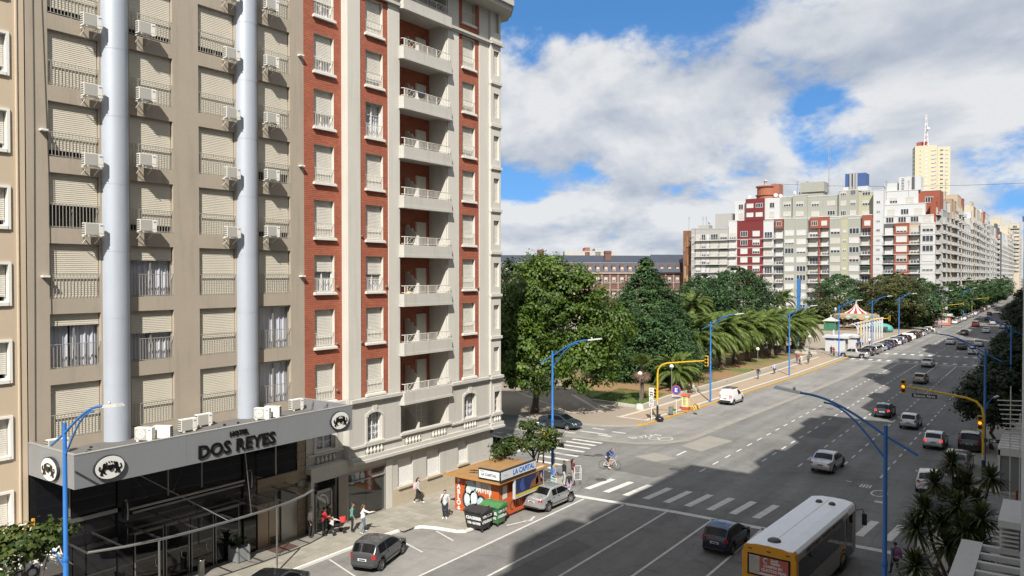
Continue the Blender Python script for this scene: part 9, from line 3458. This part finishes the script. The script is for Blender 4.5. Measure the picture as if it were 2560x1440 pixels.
person('child in black jacket and lilac trousers at the kerb', (-27.35, 45.15, .015), R(-140), 1.40, BLACKC, cloth('lilac', (.36, .27, .40)), WHITE_SH, HAIRB, 'stand')
fc = thing('folding_chair', 'white folding chair with turquoise striped seat held by the blond woman', 'chair', (-28.55, 45.0, ZP), R(-20))
q = MB()
for sx in (-.28, .28):
	q.tube([(sx, 0, .02), (sx, .03, .95)], .016, 6)
	q.tube([(sx, .10, .02), (sx, .06, .85)], .016, 6)
q.tube([(-.28, .03, .95), (.28, .03, .95)], .016, 6)
q.tube([(-.28, 0, .03), (.28, 0, .03)], .016, 6)
q.build('frame', M_SIGNW, fc, (0, 0, 0))
for k in range(7):
	q = MB()
	q.box((-.27, -.02, .16 + k * .10), (.27, -.005, .24 + k * .10))
	q.build('strap', cloth('turquoise', (.12, .42, .38)) if k % 2 else M_SIGNW, fc, (0, 0, 0))
fc = thing('folding_chair', 'bare white folded chair frame carried by the maroon woman', 'chair', (-27.75, 47.0, .5), R(50))
q = MB()
for (dx, t_o) in ((-.25, 0), (.25, 0)):
	q.tube([(dx, 0, 0), (dx, 0, .82), (dx, .2, .95)], .018, 6)
	q.tube([(dx * .8, .12, .02), (dx * .8, .1, .8)], .018, 6)
q.tube([(-.25, .2, .95), (.25, .2, .95)], .018, 6)
q.tube([(-.25, 0, 0), (.25, 0, 0)], .018, 6)
q.tube([(-.25, 0, .5), (.25, 0, .5)], .014, 6)
q.build('frame', M_SIGNW, fc, (0, 0, 0))
cyx, cyy, cyr = -28.2, 52.6, R(-70)
bk = thing('bicycle', 'white bicycle ridden across the junction', 'bicycle', (cyx, cyy, .01), cyr)
for yw in (-.52, .52):
	q = MB()
	q.tube([(0, yw + .33 * math.cos(2 * math.pi * i / 28), .34 + .33 * math.sin(2 * math.pi * i / 28)) for i in range(29)], .014, 6, caps=False)
	q.lathe([(.02, -.03), (.02, .03)], 6)
	for k in range(12):
		a = 2 * math.pi * k / 12
		q.bar((0, yw, .34), (0, yw + .32 * math.cos(a), .34 + .32 * math.sin(a)), .004)
	q.build('wheel', M_TYRE, bk, (0, 0, 0))
q = MB()
for a, b2 in (((0, -.52, .34), (0, -.10, .30)), ((0, -.10, .30), (0, -.24, .84)), ((0, -.52, .34), (0, -.20, .74)), ((0, -.20, .72), (0, .36, .80)), ((0, -.10, .30), (0, .38, .72)), ((0, .34, .92), (0, .52, .34))):
	q.tube([a, b2], .018, 6)
q.tube([(-.24, .40, .98), (-.1, .36, .99), (.1, .36, .99), (.24, .40, .98)], .014, 6)
q.build('frame', M_SIGNW, bk, (0, 0, 0))
q = MB()
q.ball((0, -.26, .88), (.07, .13, .035), 10, 0, 6)
q.build('saddle', M_BLACK, bk, (0, 0, 0))
q = MB()
q.tube([(.10, -.06, .17), (.06, -.10, .30), (-.06, -.10, .30), (-.10, .02, .40)], .012, 5)
q.lathe([(.09, -.01), (.10, .01)], 12, (0, 0, 0))
q.build('crank', M_ALU, bk, (0, 0, 0))
dup(bk, (-2.5, 53.0, HZ), R(95), 'bicycle parked in the shade by the white shed on the right pavement')
person('cyclist in blue jacket and dark shorts riding the white bicycle', (cyx, cyy, .015), cyr, 1.74, cloth('royal', (.03, .10, .36)), NAVYC, WHITE_SH, cloth('cap_blue', (.07, .09, .15)), 'ride', short_legs=True)
bkp = backpack('black backpack on the back of the cyclist', (cyx - .20 * math.cos(cyr + R(90)), cyy - .20 * math.sin(cyr + R(90)), 1.12), cyr, BLACKC, 1.1)
bkp.rotation_euler = (R(-38), 0, cyr)
wal = [('walker in black top and jeans on the promenade', (-35.2, 110.4), -175, BLACKC, JEANS, HAIRN, 'walk', .2), ('walker in pale blue hoodie and dark trousers on the promenade', (-34.9, 117.1), -170, cloth('pale_blue', (.32, .38, .52)), NAVYC, HAIRN, 'walk', 0),
	   ('walker with dark jacket at the left of the promenade group', (-36.2, 134.1), 175, cloth('plum', (.08, .05, .10)), JEANS, HAIRB, 'walk', 0), ('walker in bright red jacket in the promenade group', (-35.6, 133.6), 170, cloth('scarlet', (.45, .03, .03)), NAVYC, HAIRB, 'walk', 0),
	   ('walker in cream jacket in the promenade group', (-35.0, 132.3), -175, cloth('cream', (.52, .46, .40)), GREYC, HAIRN, 'walk', .2), ('walker in olive jacket at the right of the promenade group', (-34.3, 133.9), -170, cloth('olive_green', (.08, .11, .06)), BLACKC, HAIRB, 'walk', 0),
	   ('person in dark clothes beside the ticket booth', (-34.7, 151.6), 160, cloth('charcoal', (.03, .02, .03)), BLACKC, HAIRB, 'stand', 0), ('person in red coat beside the ticket booth', (-33.9, 149.9), -160, cloth('crimson', (.40, .025, .03)), cloth('red_trouser', (.30, .03, .03)), HAIRB, 'stand', 0),
	   ('child in green by the red coated person at the booth', (-33.4, 147.9), -170, cloth('leaf_green', (.05, .14, .08)), BLACKC, HAIRB, 'stand', 0), ('person in black top and red trousers past the booth', (-32.6, 163.6), 180, BLACKC, cloth('red_trouser', (.30, .03, .03)), HAIRB, 'stand', 0),
	   ('person in white top between the white columns', (-32.9, 177.5), 170, cloth('white', (.62, .61, .57)), BLACKC, HAIRB, 'walk', 0), ('person in pale blue by the white columns', (-33.4, 173), 165, cloth('pale_blue', (.32, .38, .52)), JEANS, HAIRB, 'walk', 0),
	   ('person in blue crossing at the far kiosk', (-27.0, 246), 170, cloth('blue', (.16, .22, .38)), NAVYC, HAIRB, 'walk', 0)]
for (lab, (x, y), a, tp, lg, hr, ps, lh) in wal:
	person(lab, (x, y, HZ + .01), R(a), 1.30 if lab.startswith('child') else random.uniform(1.64, 1.76), tp, lg, WHITE_SH if random.random() < .5 else DARK_SH, hr, ps, long_hair=lh)
person('person in dark jacket seated on the low wall behind the van', (-38.1, 92.0, .05), R(-90), 1.68, BLACKC, cloth('brown', (.10, .06, .04)), DARK_SH, HAIRN, 'sit', long_hair=.2)
person('person in pale grey top seated on the low wall behind the van', (-38.0, 93.2, .05), R(-95), 1.72, GREYC, cloth('sand', (.34, .28, .22)), WHITE_SH, HAIRG, 'sit')
person('person in black seated on the low wall by the ticket booth', (-37.4, 146.6, .05), R(-110), 1.68, BLACKC, BLACKC, DARK_SH, HAIRB, 'sit')
person('dark clothed person reading a phone under the cordylines', (-3.9, 40.4, ZP), R(120), 1.74, BLACKC, NAVYC, DARK_SH, HAIRB, 'phone')
backpack('dark backpack of the person under the cordylines', (-3.75, 40.28, 1.05), R(120), cloth('slate_bag', (.03, .035, .05)), 1.1)
person('woman with dark hair beside the phone reader under the cordylines', (-4.5, 40.0, ZP), R(-60), 1.62, cloth('black_top', (.02, .02, .025)), BLACKC, DARK_SH, HAIRB, 'phone', long_hair=.25)
person('person in grey with a purple backpack behind the right lamp post', (-6.55, 42.1, .015), R(40), 1.70, cloth('dim_grey', (.12, .12, .14)), NAVYC, DARK_SH, HAIRB, 'walk')
backpack('purple backpack behind the right lamp post', (-6.38, 41.9, 1.0), R(40), cloth('purple', (.18, .04, .16)), 1.05)
